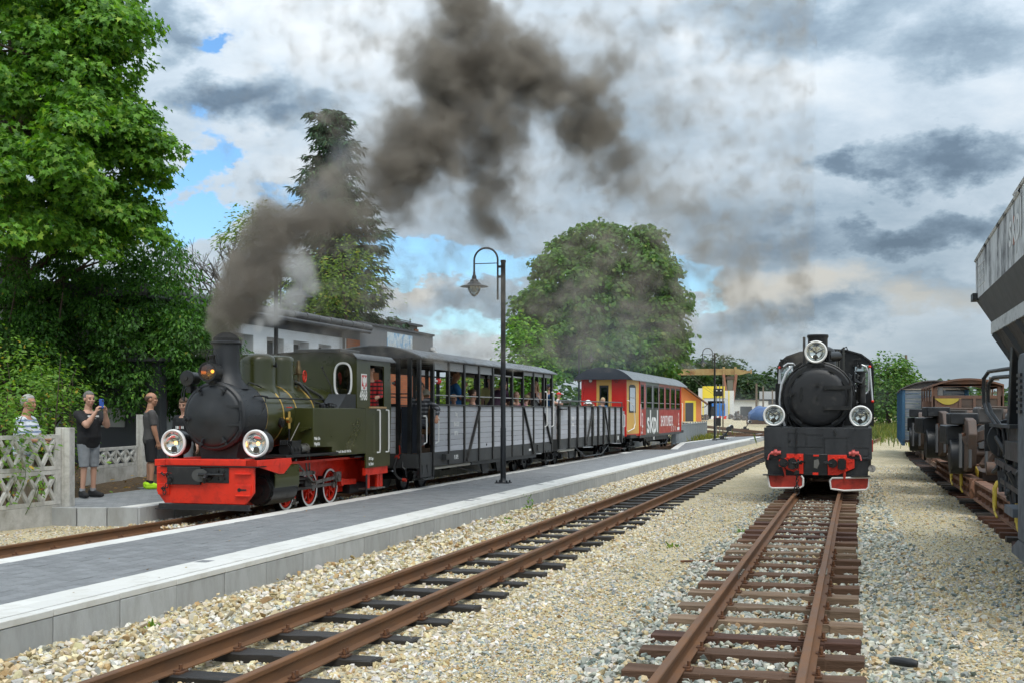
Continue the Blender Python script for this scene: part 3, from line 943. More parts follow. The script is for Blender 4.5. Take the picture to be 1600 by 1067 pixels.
def build_green_loco():
 t = thing('steam_locomotive', 'small olive green steam locomotive with red front beam and black boiler front', 'steam locomotive', (TX, TY, TZ), TH)
 m = MB().box(-.36, -.33, .1, 5.3, .16, .80).box(.33, .36, .1, 5.3, .16, .80).box(-.75, .75, 5.15, 5.3, .2, .7)
 m.box(-.7, .7, .5, 4.9, .78, .82)
 m.build('frame', RED, t)
 MB().prism([(1.95, .82), (4.2, .86), (4.25, .50), (3.85, .47), (2.9, .52), (2.3, .62), (1.95, .62)], 'yz', .395, .42).build('frame_plate', RED, t)
 MB().prism([(-.83, .41), (-.69, .23), (.69, .23), (.83, .41), (.83, .79), (-.83, .79)], 'xz', 0, .06).build('buffer_beam', RED, t, bevel=.006)
 bp = MB().box(-.70, .70, .03, .30, .81, .905).box(.70, .88, .02, .9, .80, .90)
 bp.prism([(.02, .80), (1.15, .80), (1.15, .90), (.02, .90)], 'yz', .70, .885)
 bp.prism([(.04, .80), (.75, .66), (.9, .66), (1.15, .8)], 'yz', .868, .885)
 bp.box(-.88, -.70, .02, 1.15, .80, .90)
 bp.build('running_plate', RED, t, bevel=.005)
 MB().box(-.76, .90, -.03, .28, .793, .808).build('front_step_plate', BLACK, t)
 MB().prism([(-.78, .14), (.78, .14), (.77, .15), (.76, .225), (-.76, .225), (-.77, .15)], 'xz', -.05, .01).box(-.80, .80, -.10, .01, .14, .15).build('rail_guard', MATTBLACK, t)
 k = MB()
 k.box(-.62, -.05, -.05, 0, .52, .79)
 k.box(-.05, .42, -.012, 0, .55, .785)
 k.build('coupler_plate', MATTBLACK, t, bevel=.01)
 MB().prism([(-.05 + .14 * math.cos(a), .665 + .10 * math.sin(a)) for a in np.linspace(0, 2 * PI, 20)[:-1]], 'xz', -.056, -.049).build('worn_patch', M('chalk_wear', (.07, .072, .07), .8), t)
 hk = MB().tube([(.10, -.01, .66), (.10, -.14, .66), (.10, -.19, .63), (.10, -.17, .57), (.10, -.13, .58)], [.035, .035, .032, .028, .02], 8)
 hk.cyl((.10, -.02, .66), (.10, -.06, .66), .06, n=12)
 hk.cyl((-.05, -.09, .68), (.38, -.09, .68), .022, n=8)
 for xx, zz in ((.24, .62), (.24, .73), (.34, .62), (.34, .73), (-.0, .6), (.0, .74)):
  hk.cyl((xx, -.012, zz), (xx, -.04, zz), .022, n=6)
 hk.build('coupling_hook', BLACK, t)
 ch = MB()
 for i in range(6):
  cz, cx = .66 - i * .052, -.60 + .07 * math.sin(i * 1.1)
  ring = [(cx + (.022 if i % 2 else .008) * math.cos(a), -.07 + (.008 if i % 2 else .022) * math.cos(a + .3), cz + .036 * math.sin(a)) for a in np.linspace(0, 2 * PI, 9)]
  ch.tube(ring, .008, 5, cap=False)
 ch.tube([(-.72, -.02, .70), (-.70, -.08, .69), (-.64, -.09, .66)], .014, 6)
 ch.build('chain', BLACK, t)
 pk = MB()
 for sx in (-1, 1):
  pk.box(sx * .66 - .13, sx * .66 + .13, -.05, 0, .685, .70)
  pk.box(sx * .66 - .13, sx * .66 + .13, -.02, 0, .36, .53) if sx > 0 else pk.box(-.80, -.60, -.02, 0, .36, .53)
 pk.box(.54, .79, -.045, 0, .355, .37)
 pk.build('beam_bracket', RED, t, bevel=.004)
 MB().box(.60, .72, -.026, -.018, .44, .465).cyl((.60, -.026, .452), (.60, -.018, .452), .03, n=10).box(-.74, -.66, -.026, -.018, .44, .47).build('slot', MATTBLACK, t)
 for sx in (-1, 1):
  h = big_headlight(t, (sx * .715, .28, 1.145), .215, .26)
  MB().box(sx * .715 - .05, sx * .715 + .05, .34, .5, .90, .97).build('lamp_bracket', BLACK, h)
 zc = 1.565
 MB().lathe([(0, .27), (.50, .27), (.535, .30), (.54, .36), (.535, .40), (.535, 1.02), (.0, 1.02)], (0, 0, zc), (0, 1, 0), 48, cap=False).build('smokebox', BLUEBLACK, t)
 d = MB().lathe([(0, .175), (.14, .178), (.17, .19), (.30, .205), (.42, .225), (.455, .24), (.47, .255), (.472, .285)], (0, 0, zc), (0, 1, 0), 48, cap=False).build('smokebox_door', BLUEBLACK, t, 50)
 hg = MB()
 for dz in (-.13, .15):
  hg.box(.26, .50, .205, .235, zc + dz - .018, zc + dz + .018)
  hg.cyl((.485, .22, zc + dz - .06), (.485, .22, zc + dz + .06), .022, n=8)
 hg.cyl((.485, .235, zc - .24), (.485, .235, zc + .24), .012, n=8)
 hg.build('hinge', BLUEBLACK, d)
 for a in (118, 62, 186, 248, 300):
  r = .455
  ca, sa = math.cos(math.radians(a)), math.sin(math.radians(a))
  q = MB().bar((ca * (r - .08), .20, zc + sa * (r - .08)), (ca * (r + .06), .22, zc + sa * (r + .06)), .035, .03)
  q.cyl((ca * r, .16, zc + sa * r), (ca * r, .26, zc + sa * r), .022, n=8)
  q.bar((ca * r - sa * .05, .165, zc + sa * r + ca * .05), (ca * r + sa * .05, .165, zc + sa * r - ca * .05), .018, .018)
  q.build('door_clamp', BLUEBLACK, d)
 MB().prism([(-.30, .90), (.30, .90), (.36, 1.16), (.30, 1.2), (-.30, 1.2), (-.36, 1.16)], 'xz', .42, 1.0).build('smokebox_saddle', MATTBLACK, t)
 MB().lathe([(.515, 1.02), (.515, 3.85)], (0, 0, zc), (0, 1, 0), 48, cap=False).build('boiler', GREEN, t)
 for y in (1.045, 1.62, 2.10, 2.78):
  MB().lathe([(.517, y - .016), (.524, y - .012), (.524, y + .012), (.517, y + .016)], (0, 0, zc), (0, 1, 0), 48, cap=False).build('boiler_band', BRASS, t)
 rv = MB()
 for k in range(40):
  a = 2 * PI * k / 40
  dd = (math.cos(a), 0, math.sin(a))
  rivets(rv, [(dd[0] * .535, .42, zc + dd[2] * .535), (dd[0] * .535, .98, zc + dd[2] * .535)], .010, dd)
 rv.build('rivets', BLUEBLACK, t)['kind'] = 'stuff'
 c = MB().lathe([(.36, -.10), (.30, -.02), (.245, .06), (.218, .16), (.205, .28), (.205, .60), (.235, .605), (.24, .625), (.205, .65), (.19, .66), (.17, .645), (.165, .3), (.165, 0)], (0, .66, 2.09), (0, 0, 1), 32, cap=False)
 c.build('chimney', BLUEBLACK, t, 40)
 sa = MB()
 sa.lathe([(.205, 0), (.20, .05), (.15, .10), (.08, .135), (0, .145)], (0, .66, 2.735), (0, 0, 1), 20, cap=False)
 sa.build('spark_arrester', M('soot_mesh', (.02, .02, .02), .9, bump=.8, bscale=120), t)
 l = MB().lathe([(0, .26), (.10, .26), (.145, .22), (.145, 0), (.155, -.012), (.128, -.012), (.125, .02)], (-.03, .14, 2.245), (0, 1, 0), 24, cap=False)
 l.cyl((-.03, .28, 2.36), (-.03, .28, 2.44), .055, n=12).cyl((-.03, .28, 2.44), (-.03, .28, 2.50), .04, .055, n=12).cyl((-.03, .28, 2.5), (-.03, .28, 2.52), .06, .03, n=12)
 l.tube([(-.11, .28, 2.36), (-.12, .28, 2.50), (-.08, .28, 2.59), (0, .28, 2.60), (.05, .28, 2.52), (.06, .28, 2.37)], .008, 6)
 l.box(-.10, .04, .22, .32, 2.07, 2.12)
 lo = l.build('top_lamp', BLACK, t)
 MB().lathe([(.126, .02), (.10, .09), (.05, .13), (0, .14)], (-.03, .14, 2.245), (0, 1, 0), 20, cap=False).build('reflector', M('old_reflector', (.30, .20, .08), .2, metal=1.0, var=.4, scale=12), lo, 60)
 MB().ball((.02, .20, 2.255), .028, 8, 6).build('bulb', emit_mat('amber_bulb', (1.0, .42, .06), 1.6), lo)
 MB().lathe([(.127, -.004), (.07, -.014), (0, -.018)], (-.03, .14, 2.245), (0, 1, 0), 20, cap=False).build('lens', glass_mat('amber_glass', (.85, .68, .38), .07), lo, 60)
 g = MB().lathe([(0, -.03), (.03, -.03), (.032, -.01), (.075, -.005), (.118, .0), (.125, .015), (.118, .05), (.10, .06), (.10, .26), (.07, .32), (0, .33)], (-.46, .25, 2.155), (0, 1, 0), 24, cap=False)
 g.box(-.50, -.42, .3, .5, 1.93, 2.05)
 g.bar((-.55, .40, 2.0), (-.25, .42, 2.02), .03, .03)
 g.tube([(-.56, .42, 2.06), (-.60, .42, 1.95), (-.60, .40, 1.8)], .014, 6)
 g.tube([(-.57, .36, 2.06), (-.60, .33, 1.9), (-.585, .33, 1.82)], .008, 6)
 g.build('turbo_generator', BLACK, t)
 MB().lathe([(.40, -.14), (.345, -.04), (.312, .02), (.30, .08), (.30, .42), (.285, .49), (.245, .535), (.17, .56), (0, .572)], (0, 1.68, 2.03), (0, 0, 1), 40, cap=False).build('steam_dome', GREEN, t, 45)
 dm = MB().cyl((.295, 1.68, 2.39), (.36, 1.68, 2.39), .02, n=8).cyl((.345, 1.68, 2.36), (.345, 1.68, 2.45), .014, n=6)
 dm.build('dome_cock', BLACK, t)
 MB().lathe([(.38, -.14), (.32, -.04), (.285, .02), (.275, .08), (.275, .46), (.26, .52), (.23, .545), (.15, .56), (0, .57)], (0, 2.42, 2.03), (0, 0, 1), 40, cap=False).build('sand_dome', GREEN, t, 45)
 MB().cyl((0, 2.42, 2.58), (0, 2.42, 2.63), .025, n=8).build('dome_knob', BLACK, t)
 sv = MB().cyl((.20, 2.80, 2.0), (.20, 2.80, 2.30), .022, n=8).lathe([(.075, 0), (.08, .02), (.06, .025), (.06, .03), (.052, .12), (.04, .14), (.036, .19), (.026, .24), (.012, .25), (0, .25)], (.20, 2.80, 2.28), (0, 0, 1), 14, cap=False)
 sv.build('safety_valve', M('old_brass', (.16, .115, .06), .45, metal=.8, var=.3), t)
 pp = MB()
 pp.tube([(.12, 2.62, 2.05), (.20, 2.66, 2.16), (.26, 2.72, 2.12), (.36, 2.80, 1.98), (.46, 2.85, 1.80), (.46, 2.86, 1.70)], .028, 8)
 pp.tube([(.16, 2.66, 2.10), (.22, 2.80, 2.14), (.30, 3.0, 2.03), (.42, 3.2, 1.92), (.48, 3.35, 1.75)], .024, 8)
 pp.tube([(.46, 2.85, 1.80), (.47, 3.3, 1.76), (.47, 3.8, 1.76)], .022, 8)
 pp.tube([(.30, 3.55, 2.42), (.32, 3.56, 2.36), (.42, 3.66, 2.10), (.46, 3.70, 1.86)], .012, 6)
 pp.ball((.30, 3.55, 2.43), .022, 8, 6)
 for q in ((.12, 2.62, 2.08), (.17, 2.64, 2.12), (.10, 2.70, 2.12)):
  pp.cyl(q, (q[0], q[1], q[2] + .09), .03, n=8)
 pp.build('steam_pipe', M('grey_pipe', (.075, .075, .068), .35, metal=.5, var=.2), t)
 vw = MB()
 ring = [(.17 + .0, 3.10 + .065 * math.cos(a), 2.26 + .10 * math.sin(a)) for a in np.linspace(0, 2 * PI, 17)]
 vw.tube(ring, .012, 6, cap=False)
 for a in (0, 2.1, 4.2):
  vw.tube([(.17, 3.10, 2.26), (.17, 3.10 + .065 * math.cos(a), 2.26 + .10 * math.sin(a))], .009, 5)
 vw.build('valve_wheel', RED, t)
 hr = MB().tube([(.50, 1.0, 1.865), (.535, 1.06, 1.855), (.54, 2.0, 1.85), (.54, 2.9, 1.85), (.50, 3.2, 1.85)], .014, 8)
 hr.tube([(.30, .80, 2.07), (.33, .78, 2.10), (.42, .86, 2.06), (.44, .98, 2.02)], .012, 6)
 hr.tube([(.45, .74, 1.88), (.50, .8, 1.89), (.56, .96, 1.87)], .016, 6)
 hr.tube([(.50, 1.02, 1.86), (.53, .92, 1.70), (.53, .80, 1.60), (.535, .62, 1.575)], .007, 5)
 for y in (1.1, 1.9, 2.7):
  hr.cyl((.48, y, 1.85), (.54, y, 1.85), .012, n=6)
 hr.build('handrail', BLACK, t)
 cv = MB().cyl((.535, 1.70, 1.50), (.60, 1.70, 1.50), .05, n=12)
 cv.cyl((.57, 1.70, 1.36), (.57, 1.70, 1.64), .024, n=8)
 cv.build('check_valve', BRASS, t)
 cw = MB().cyl((.57, 1.70, 1.70), (.57, 1.70, 1.715), .05, n=10)
 cw.build('red_hand_wheel', RED, t)
 MB().tube([(.57, 1.70, 1.40), (.57, 1.70, 1.2), (.55, 1.75, 1.0), (.5, 1.8, .85)], .016, 6).build('feed_pipe', BLACK, t)
 MB().cyl((.50, 1.52, 1.46), (.545, 1.52, 1.46), .085, n=14).cyl((.545, 1.52, 1.46), (.56, 1.52, 1.46), .05, n=10).build('wash_out_plug', BLACK, t)
 MB().box(.46, .55, .86, .98, 1.23, 1.36).build('builder_plate', MATTBLACK, t)
 ap = MB().cyl((.66, 1.35, 1.02), (.66, 1.75, 1.02), .10, n=14).cyl((.66, 1.80, 1.02), (.66, 2.06, 1.02), .085, n=14).box(.55, .77, 1.40, 1.72, .92, 1.16)
 for k in range(5):
  ap.cyl((.60 + .03 * k, 1.33, 1.10), (.60 + .03 * k, 1.33, 1.18), .014, n=6)
 for y in (1.38, 1.5, 1.62, 1.74):
  ap.cyl((.66, y, 1.02), (.66, y + .03, 1.02), .12, n=14)
 ap.cyl((.66, 1.9, 1.1), (.66, 1.9, 1.17), .03, n=8)
 ap.build('feed_pump', BLACK, t)
 MB().cyl((.70, 1.78, 1.02), (.70, 2.0, 1.02), .075, n=14).cyl((.70, 2.0, 1.02), (.70, 2.03, 1.02), .095, n=10).build('pump_cylinder', STEEL, t)
 MB().bar((.62, 1.0, .92), (.62, 3.0, .92), .5, .04).build('running_board', BLACK, t)
 MB().tube([(.60, 1.45, .95), (.62, 1.7, 1.2), (.62, 1.98, 1.45)], .010, 5).build('brace_rod', STEEL, t)
 for s in (-1, 1):
  prof = [(2.03, 1.045), (2.78, 1.03), (2.78, .875), (4.25, .87), (4.25, 1.70), (2.03, 1.70)]
  MB().prism(prof, 'yz', s * .42, s * .85).build('side_tank', GREEN, t, bevel=.008)
  p = MB()
  p.prism([(3.84, 1.705), (4.46, 1.705), (4.46, 2.60), (3.84, 2.60)], 'yz', s * .826, s * .848)
  p.prism([(5.14, 1.705), (5.50, 1.705), (5.46, 2.60), (5.14, 2.60)], 'yz', s * .826, s * .848)
  p.prism([(4.46, 2.50), (5.14, 2.50), (5.14, 2.60), (4.46, 2.60)], 'yz', s * .826, s * .848)
  p.prism([(4.25, .60), (5.42, .60), (5.50, 1.705), (4.25, 1.705)], 'yz', s * .826, s * .850)
  p.build('cab_side', GREEN, t)
  MB().box(min(s * .80, s * .885), max(s * .80, s * .885), 4.40, 5.18, 1.70, 1.735).build('arm_rest', WOODRAIL, t)
  for y in (4.80, 5.24):
   hr = MB().tube([(s * .852, y - .03, 1.67), (s * .90, y, 1.665), (s * .905, y, 1.60), (s * .905, y, .94), (s * .90, y, .875), (s * .852, y - .03, .87)], .016, 8)
   hr.build('grab_rail', WHITE, t)
  rv = MB()
  for y in np.arange(3.9, 5.45, .115):
   rivets(rv, [(s * .848, y, 1.66)], .007, (s, 0, 0))
  for z in np.arange(.66, 1.65, .115):
   rivets(rv, [(s * .850, 4.62, z), (s * .850, 5.05, z), (s * .850, 5.40, z)], .007, (s, 0, 0))
  for z in np.arange(1.76, 2.56, .11):
   rivets(rv, [(s * .848, 3.87, z), (s * .848, 4.42, z), (s * .848, 5.18, z), (s * .848, 5.43, z)], .007, (s, 0, 0))
  rv.build('rivets', GREEN, t)['kind'] = 'stuff'
  st = MB().box(s * .80 - .03, s * .80 + .03, 4.28, 5.36, .46, .60)
  st.box(s * .76 - .02, s * .76 + .02, 4.50, 4.60, .20, .48).box(s * .76 - .02, s * .76 + .02, 4.95, 5.05, .20, .48)
  st.prism([(5.05, .48), (5.36, .48), (5.12, .22), (5.02, .22)], 'yz', s * .70, s * .72)
  st.build('cab_step', RED, t)
  MB().box(min(s * .62, s * .9), max(s * .62, s * .9), 4.44, 5.06, .19, .215).build('foot_board', STEEL, t)
  MB().cyl((s * .83, 4.32, .08), (s * .83, 4.32, .48), .022, n=8).build('step_pipe', MATTBLACK, t)
 MB().prism([(.62, 1.38), (.83, 1.38), (.83, 1.36), (.66, 1.30)], 'xz', 1.94, 2.03).build('tank_bracket', GREEN, t)
 MB().prism([(3.05, 1.70), (3.40, 1.95), (3.80, 1.95), (3.80, 1.70)], 'yz', .50, .845).build('coal_bunker', BLACK, t)
 cl = MB()
 for _ in range(26):
  cl.ball((random.uniform(.55, .8), random.uniform(2.95, 3.3), 1.70 + random.uniform(0, .07)), random.uniform(.03, .055), 5, 3)
 cl.build('coal', M('coal', (.02, .02, .022), .35, var=.5, scale=20), t, 0)['kind'] = 'stuff'
 for yy, nm in ((3.84, 'cab_front'), (5.44, 'cab_rear')):
  w = MB()
  for s in (-1, 1):
   xo, zo, rx, rz = s * .58, 2.215, .165, .30
   ov = []
   for k in range(32):
    a = 2 * PI * k / 32
    ca, sa = math.cos(a), math.sin(a)
    q = .5
    ov.append((xo + rx * math.copysign(abs(ca) ** .75, ca), zo + rz * math.copysign(abs(sa) ** .62, sa)))
   x0, x1, z0, z1 = (.30, .826, 1.7, 2.62) if s > 0 else (-.826, -.30, 1.7, 2.62)
   outer = []
   for (px, pz) in ov:
    dx, dz = px - xo, pz - zo
    f = min((x1 - xo) / dx if dx > 1e-6 else ((x0 - xo) / dx if dx < -1e-6 else 9e9), (z1 - zo) / dz if dz > 1e-6 else ((z0 - zo) / dz if dz < -1e-6 else 9e9))
    outer.append((xo + dx * f, zo + dz * f))
   n = len(ov)
   for y2 in (yy, yy + .02):
    w.add([(a, y2, b) for a, b in ov] + [(a, y2, b) for a, b in outer], [(i, (i + 1) % n, n + (i + 1) % n, n + i) for i in range(n)])
   fr = MB().tube([(a, yy - .012, b) for a, b in ov + ov[:1]], .020, 8, cap=False).build('window_frame', WHITE if yy < 4 else M('grey_frame', (.35, .35, .34), .4), t)
   MB().add([(a, yy + .008, b) for a, b in ov], [tuple(range(n))]).build('window_pane', PANE, fr, 0)
  w.box(-.30, .30, yy, yy + .02, 1.7, 2.62)
  w.prism([(-.826, 2.62), (.826, 2.62), (.5, 2.70), (0, 2.73), (-.5, 2.70)], 'xz', yy, yy + .02)
  w.build(nm, GREEN, t, fix=False)
 MB().box(-.82, .82, 5.44, 5.46, .6, 1.7).build('cab_back_panel', GREEN, t)
 MB().box(-.8, .8, 3.86, 5.42, .80, .83).build('cab_floor', BLACK, t)
 MB().box(-.40, .40, 3.87, 4.0, 1.0, 2.2).build('boiler_backhead', BLACK, t)
 for ya, yb, dz in ((3.74, 4.72, 0), (4.70, 5.62, -.012)):
  pr = []
  for k in range(21):
   u = -1 + 2 * k / 20
   x = .90 * u
   z = 2.735 - .05 * u * u - .085 * max(0, (abs(u) - .86) / .14) ** 2
   pr.append((x, z))
  pts = pr + [(x, z - .02) for x, z in reversed(pr)]
  MB().prism(pts, 'xz', ya, yb).build('cab_roof', M('dark_roof', (.035, .036, .033), .35, var=.2, coat=.2), t, 50)
 for q in range(2):
  pass
 MB().box(-.45, .45, 4.0, 4.9, 2.73, 2.79).build('roof_hatch', M('dark_roof', (.035, .036, .033), .35), t, bevel=.01)
 text('number_lettering', '4968', LETTER, t, (.851, 4.14, 1.925), .25, width=.34, bold=.004)
 text('data_lettering', 'Woda  0.7m', LETTER, t, (.8525, 2.06, 1.185), .075, sx=.6, bold=.001, align='LEFT')
 text('data_lettering', 'Wegiel 0.2t', LETTER, t, (.8525, 2.06, 1.095), .075, sx=.6, bold=.001, align='LEFT')
 text('data_lettering', 'Masa sluz. 12t   Masa wl. 8.5t   Dl. lok. 5.35m', LETTER, t, (.8525, 2.95, .935), .062, sx=.55, bold=.001, align='LEFT')
 text('owner_lettering', 'SKPL Cargo', LETTER, t, (.8525, 4.38, .765), .075, sx=.6, bold=.001, align='LEFT')
 text('owner_lettering', 'Par. Zbiersk', LETTER, t, (.8525, 4.38, .665), .075, sx=.6, bold=.001, align='LEFT')
 pl = MB().box(.848, .856, 4.03, 4.29, 2.03, 2.33).build('crest_plate', WHITE, t, bevel=.003)
 MB().box(.856, .859, 4.055, 4.265, 2.10, 2.305).build('crest_field', M('crest_red', (.55, .012, .02), .5), pl, 0)
 eagle = [(0, .07), (.015, .085), (.035, .085), (.03, .07), (.02, .06), (.03, .045), (.06, .06), (.082, .08), (.092, .05), (.088, .0), (.075, -.04), (.06, -.055), (.05, -.02), (.035, -.03), (.04, -.06), (.055, -.075), (.03, -.08), (.02, -.07), (.015, -.095), (0, -.10)]
 poly = [(4.16 + a, 2.20 + b) for a, b in eagle] + [(4.16 - a, 2.20 + b) for a, b in reversed(eagle[1:-1])]
 MB().prism(poly, 'yz', .859, .862).build('crest_bird', LETTER, pl, 0, fix=False)
 text('crest_lettering', 'PKP', M('crest_red', (.55, .012, .02), .5), pl, (.857, 4.16, 2.065), .06, sx=.9, bold=.001)
 for y in (1.80, 2.68, 3.53):
  for s in (-1, 1):
   wheel(t, s * .42, y, .31, .09, s, WHITE, RED)
  MB().cyl((-.4, y, .31), (.4, y, .31), .05, n=10).build('axle', MATTBLACK, t)
 for s in (-1, 1):
  cp = [(y + .02, .31 + .02) for y in (1.80, 2.68, 3.53)]
  r = MB()
  r.bar((s * .50, 1.72, .335), (s * .50, 3.62, .345), .022, .055)
  for y, z in cp:
   r.cyl((s * .48, y, z), (s * .535, y, z), .06, n=14)
  r.build('coupling_rod', STEEL, t)
  c = MB().bar((s * .56, 2.42, .40), (s * .56, 3.70, .47), .028, .06)
  c.box(s * .56 - .03, s * .56 + .03, 3.52, 3.74, .38, .56)
  c.cyl((s * .53, 3.60, .44), (s * .61, 3.60, .44), .05, n=12)
  c.build('connecting_rod', STEEL, t)
  cr = MB().bar((s * .53, 1.55, .44), (s * .53, 2.5, .44), .02, .035)
  cr.box(s * .53 - .045, s * .53 + .045, 2.30, 2.50, .36, .50)
  cr.box(s * .56 - .04, s * .56 + .04, 1.55, 2.55, .49, .53)
  cr.box(s * .56 - .04, s * .56 + .04, 1.9, 2.52, .33, .36)
  cr.build('crosshead', M('dark_steel', (.09, .085, .08), .45, metal=.7, var=.3, scale=8), t)
  cyl = MB().cyl((s * .62, .58, .41), (s * .62, 1.42, .41), .245, n=28).cyl((s * .62, .53, .41), (s * .62, .58, .41), .21, n=28).cyl((s * .62, .50, .41), (s * .62, .53, .41), .10, n=20)
  cyl.box(s * .62 - .16, s * .62 + .16, .62, 1.42, .55, .78)
  for k in range(12):
   a = 2 * PI * k / 12
   cyl.cyl((s * .62 + .225 * math.cos(a), .56, .41 + .225 * math.sin(a)), (s * .62 + .225 * math.cos(a), .585, .41 + .225 * math.sin(a)), .016, n=6)
  cyl.build('cylinder', BLACK, t, 40)
  a, b = sorted((s * .845, s * .865))
  cov = MB()
  rows = []
  for (xx, zz) in ((.80, .79), (.868, .775), (.872, .62), (.872, .47), (.85, .42), (.76, .28), (.68, .20), (.60, .185)):
   rows.append([(s * xx, .62, zz), (s * xx, 1.46, zz)])
  cov.sheet(rows)
  rows2 = [[(a_ * .985, y, z * .995 + .002) for (a_, y, z) in r_] for r_ in rows]
  cov.sheet(rows2)
  cov.build('cylinder_cover', GREEN, t, 30, fix=False)
  v = MB().bar((s * .66, 1.50, .70), (s * .66, 1.72, .12), .018, .03)
  v.bar((s * .66, 1.62, .12), (s * .66, 1.85, .14), .02, .03)
  v.bar((s * .64, 1.60, .60), (s * .64, 2.45, .60), .02, .07)
  v.bar((s * .64, 1.70, .86), (s * .64, 2.50, .42), .018, .035)
  v.bar((s * .62, 2.22, .96), (s * .62, 2.25, .62), .02, .025).bar((s * .62, 2.36, .96), (s * .62, 2.36, .62), .02, .025)
  v.bar((s * .60, 2.30, .66), (s * .60, 2.48, .40), .02, .03)
  for q in ((1.52, .68), (1.72, .13), (2.42, .60), (2.48, .44), (1.72, .84)):
   v.cyl((s * .62, q[0], q[1]), (s * .69, q[0], q[1]), .028, n=8)
  v.build('valve_gear', STEEL, t)
  vb = MB().box(s * .48 - .015, s * .48 + .015, 1.98, 2.06, .42, .98).bar((s * .55, 1.72, .95), (s * .55, 1.70, .40), .03, .04)
  vb.build('motion_bracket', RED, t)
  e = MB().bar((s * .52, 3.85, .36), (s * .52, 4.5, .34), .06, .10)
  e.cyl((s * .48, 3.87, .36), (s * .56, 3.87, .36), .075, n=12)
  e.build('brake_beam', RED, t)
 MB().cyl((.45, 4.75, .17), (.45, 4.75, .2), .1, n=10).box(-.5, .5, 4.3, 5.2, .12, .3).build('ash_pan', MATTBLACK, t)
 return t
LOCO = build_green_loco()
# ================================================================ COACHES
GREYBOARD = M('grey_painted_board', (.46, .47, .50), .55, ov=.11, var=.10, scale=3, stretch=(1, .3, 4), col2=(.37, .375, .40), c2scale=3, c2amt=.34, c2edge=.2, bump=.06, bscale=40)
GREYPANEL = M('grey_panel', (.27, .28, .29), .5, var=.1)
FRAMEGREY = M('dark_grey_frame', (.040, .042, .042), .5, var=.25, scale=5, col2=(.085, .08, .072), c2scale=4, c2amt=.33, c2edge=.16)
ROOFGREY = M('tarred_roof', (.155, .17, .185), .48, var=.25, scale=6, col2=(.05, .053, .057), c2scale=5, c2amt=.42, c2edge=.12, bump=.12, bscale=60)
ROOFEND = M('roof_end_black', (.028, .031, .036), .4, var=.2)
CREAM = M('cream_pipe', (.62, .58, .48), .5, var=.1)
NAVY = M('navy_panel', (.016, .022, .034), .5, var=.2)
BENCH = M('bench_wood', (.20, .11, .05), .55, var=.2, scale=10, stretch=(.2, 1, 1))
def bogie(parent, y, r=.29, wb=1.05, hw=.56):
 b = MB()
 for s in (-1, 1):
  x = s * hw
  b.prism([(y - wb / 2 - .3, .36), (y - wb / 2 - .12, .44), (y - .3, .40), (y + .3, .40), (y + wb / 2 + .12, .44), (y + wb / 2 + .3, .36), (y + wb / 2 + .14, .24), (y + wb / 2 - .16, .24), (y + .32, .30), (y - .32, .30), (y - wb / 2 + .16, .24), (y - wb / 2 - .14, .24)], 'yz', x - .03, x + .03)
  for k in (-1, 1):
   b.box(x - .02, x + s * .09, y + k * wb / 2 - .09, y + k * wb / 2 + .09, .20, .40)
   b.cyl((x + s * .06, y + k * wb / 2, r), (x + s * .11, y + k * wb / 2, r), .075, n=10)
  for q in (-.14, 0, .14):
   b.cyl((x, y + q, .30), (x, y + q, .50), .05, n=10)
  b.box(x - .05, x + .05, y - .25, y + .25, .47, .54)
 b.box(-hw, hw, y - .15, y + .15, .40, .5)
 bo = b.build('bogie', MATTBLACK, parent, 40)
 for k in (-1, 1):
  for s in (-1, 1):
   w = MB()
   yy = y + k * wb / 2
   x = s * .42
   w.lathe([(.02, -.03), (r + .022, -.05), (r + .02, -.025), (r, -.02), (r, .04), (r * .86, .045), (r * .80, .02), (r * .3, .01), (r * .25, .05), (0, .05)], (x, yy, r), (s, 0, 0), 26, cap=False)
   w.build('wheel', BLACK, bo, 40)
  MB().cyl((-.42, y + k * wb / 2, r), (.42, y + k * wb / 2, r), .05, n=8).build('axle', MATTBLACK, bo)
 return bo
def hose(parent, x, y, dy=-1, z=.72):
 h = MB().tube([(x, y, z), (x, y + dy * .10, z - .02), (x - .02, y + dy * .16, z - .16), (x - .01, y + dy * .17, z - .32), (x + .06, y + dy * .14, z - .42), (x + .15, y + dy * .12, z - .45)], .028, 8).build('brake_hose', M('rubber', (.018, .018, .018), .7), parent)
 MB().cyl((x, y, z), (x, y + dy * .09, z), .045, n=10).tube([(x + .02, y + dy * .05, z + .02), (x + .06, y + dy * .07, z + .08), (x + .05, y + dy * .07, z + .24)], .014, 6).cyl((x + .14, y + dy * .12, z - .45), (x + .22, y + dy * .12, z - .46), .036, n=10).build('brake_cock', DULLRED, h)
 MB().tube([(x + .10, y, z), (x + .11, y + dy * .05, z - .2), (x + .17, y + dy * .05, z - .24), (x + .18, y + dy * .02, z - .4)], .022, 6).build('pipe', MATTBLACK, h)
def coupling(parent, y, d):
 m = MB().box(-.10, .10, min(y, y + d * .28), max(y, y + d * .28), .52, .66).box(-.2, .2, min(y + d * .26, y + d * .36), max(y + d * .26, y + d * .36), .48, .72)
 m.tube([(0, y + d * .3, .58), (0, y + d * .5, .54)], .035, 8)
 m.build('coupler', MATTBLACK, parent, bevel=.008)
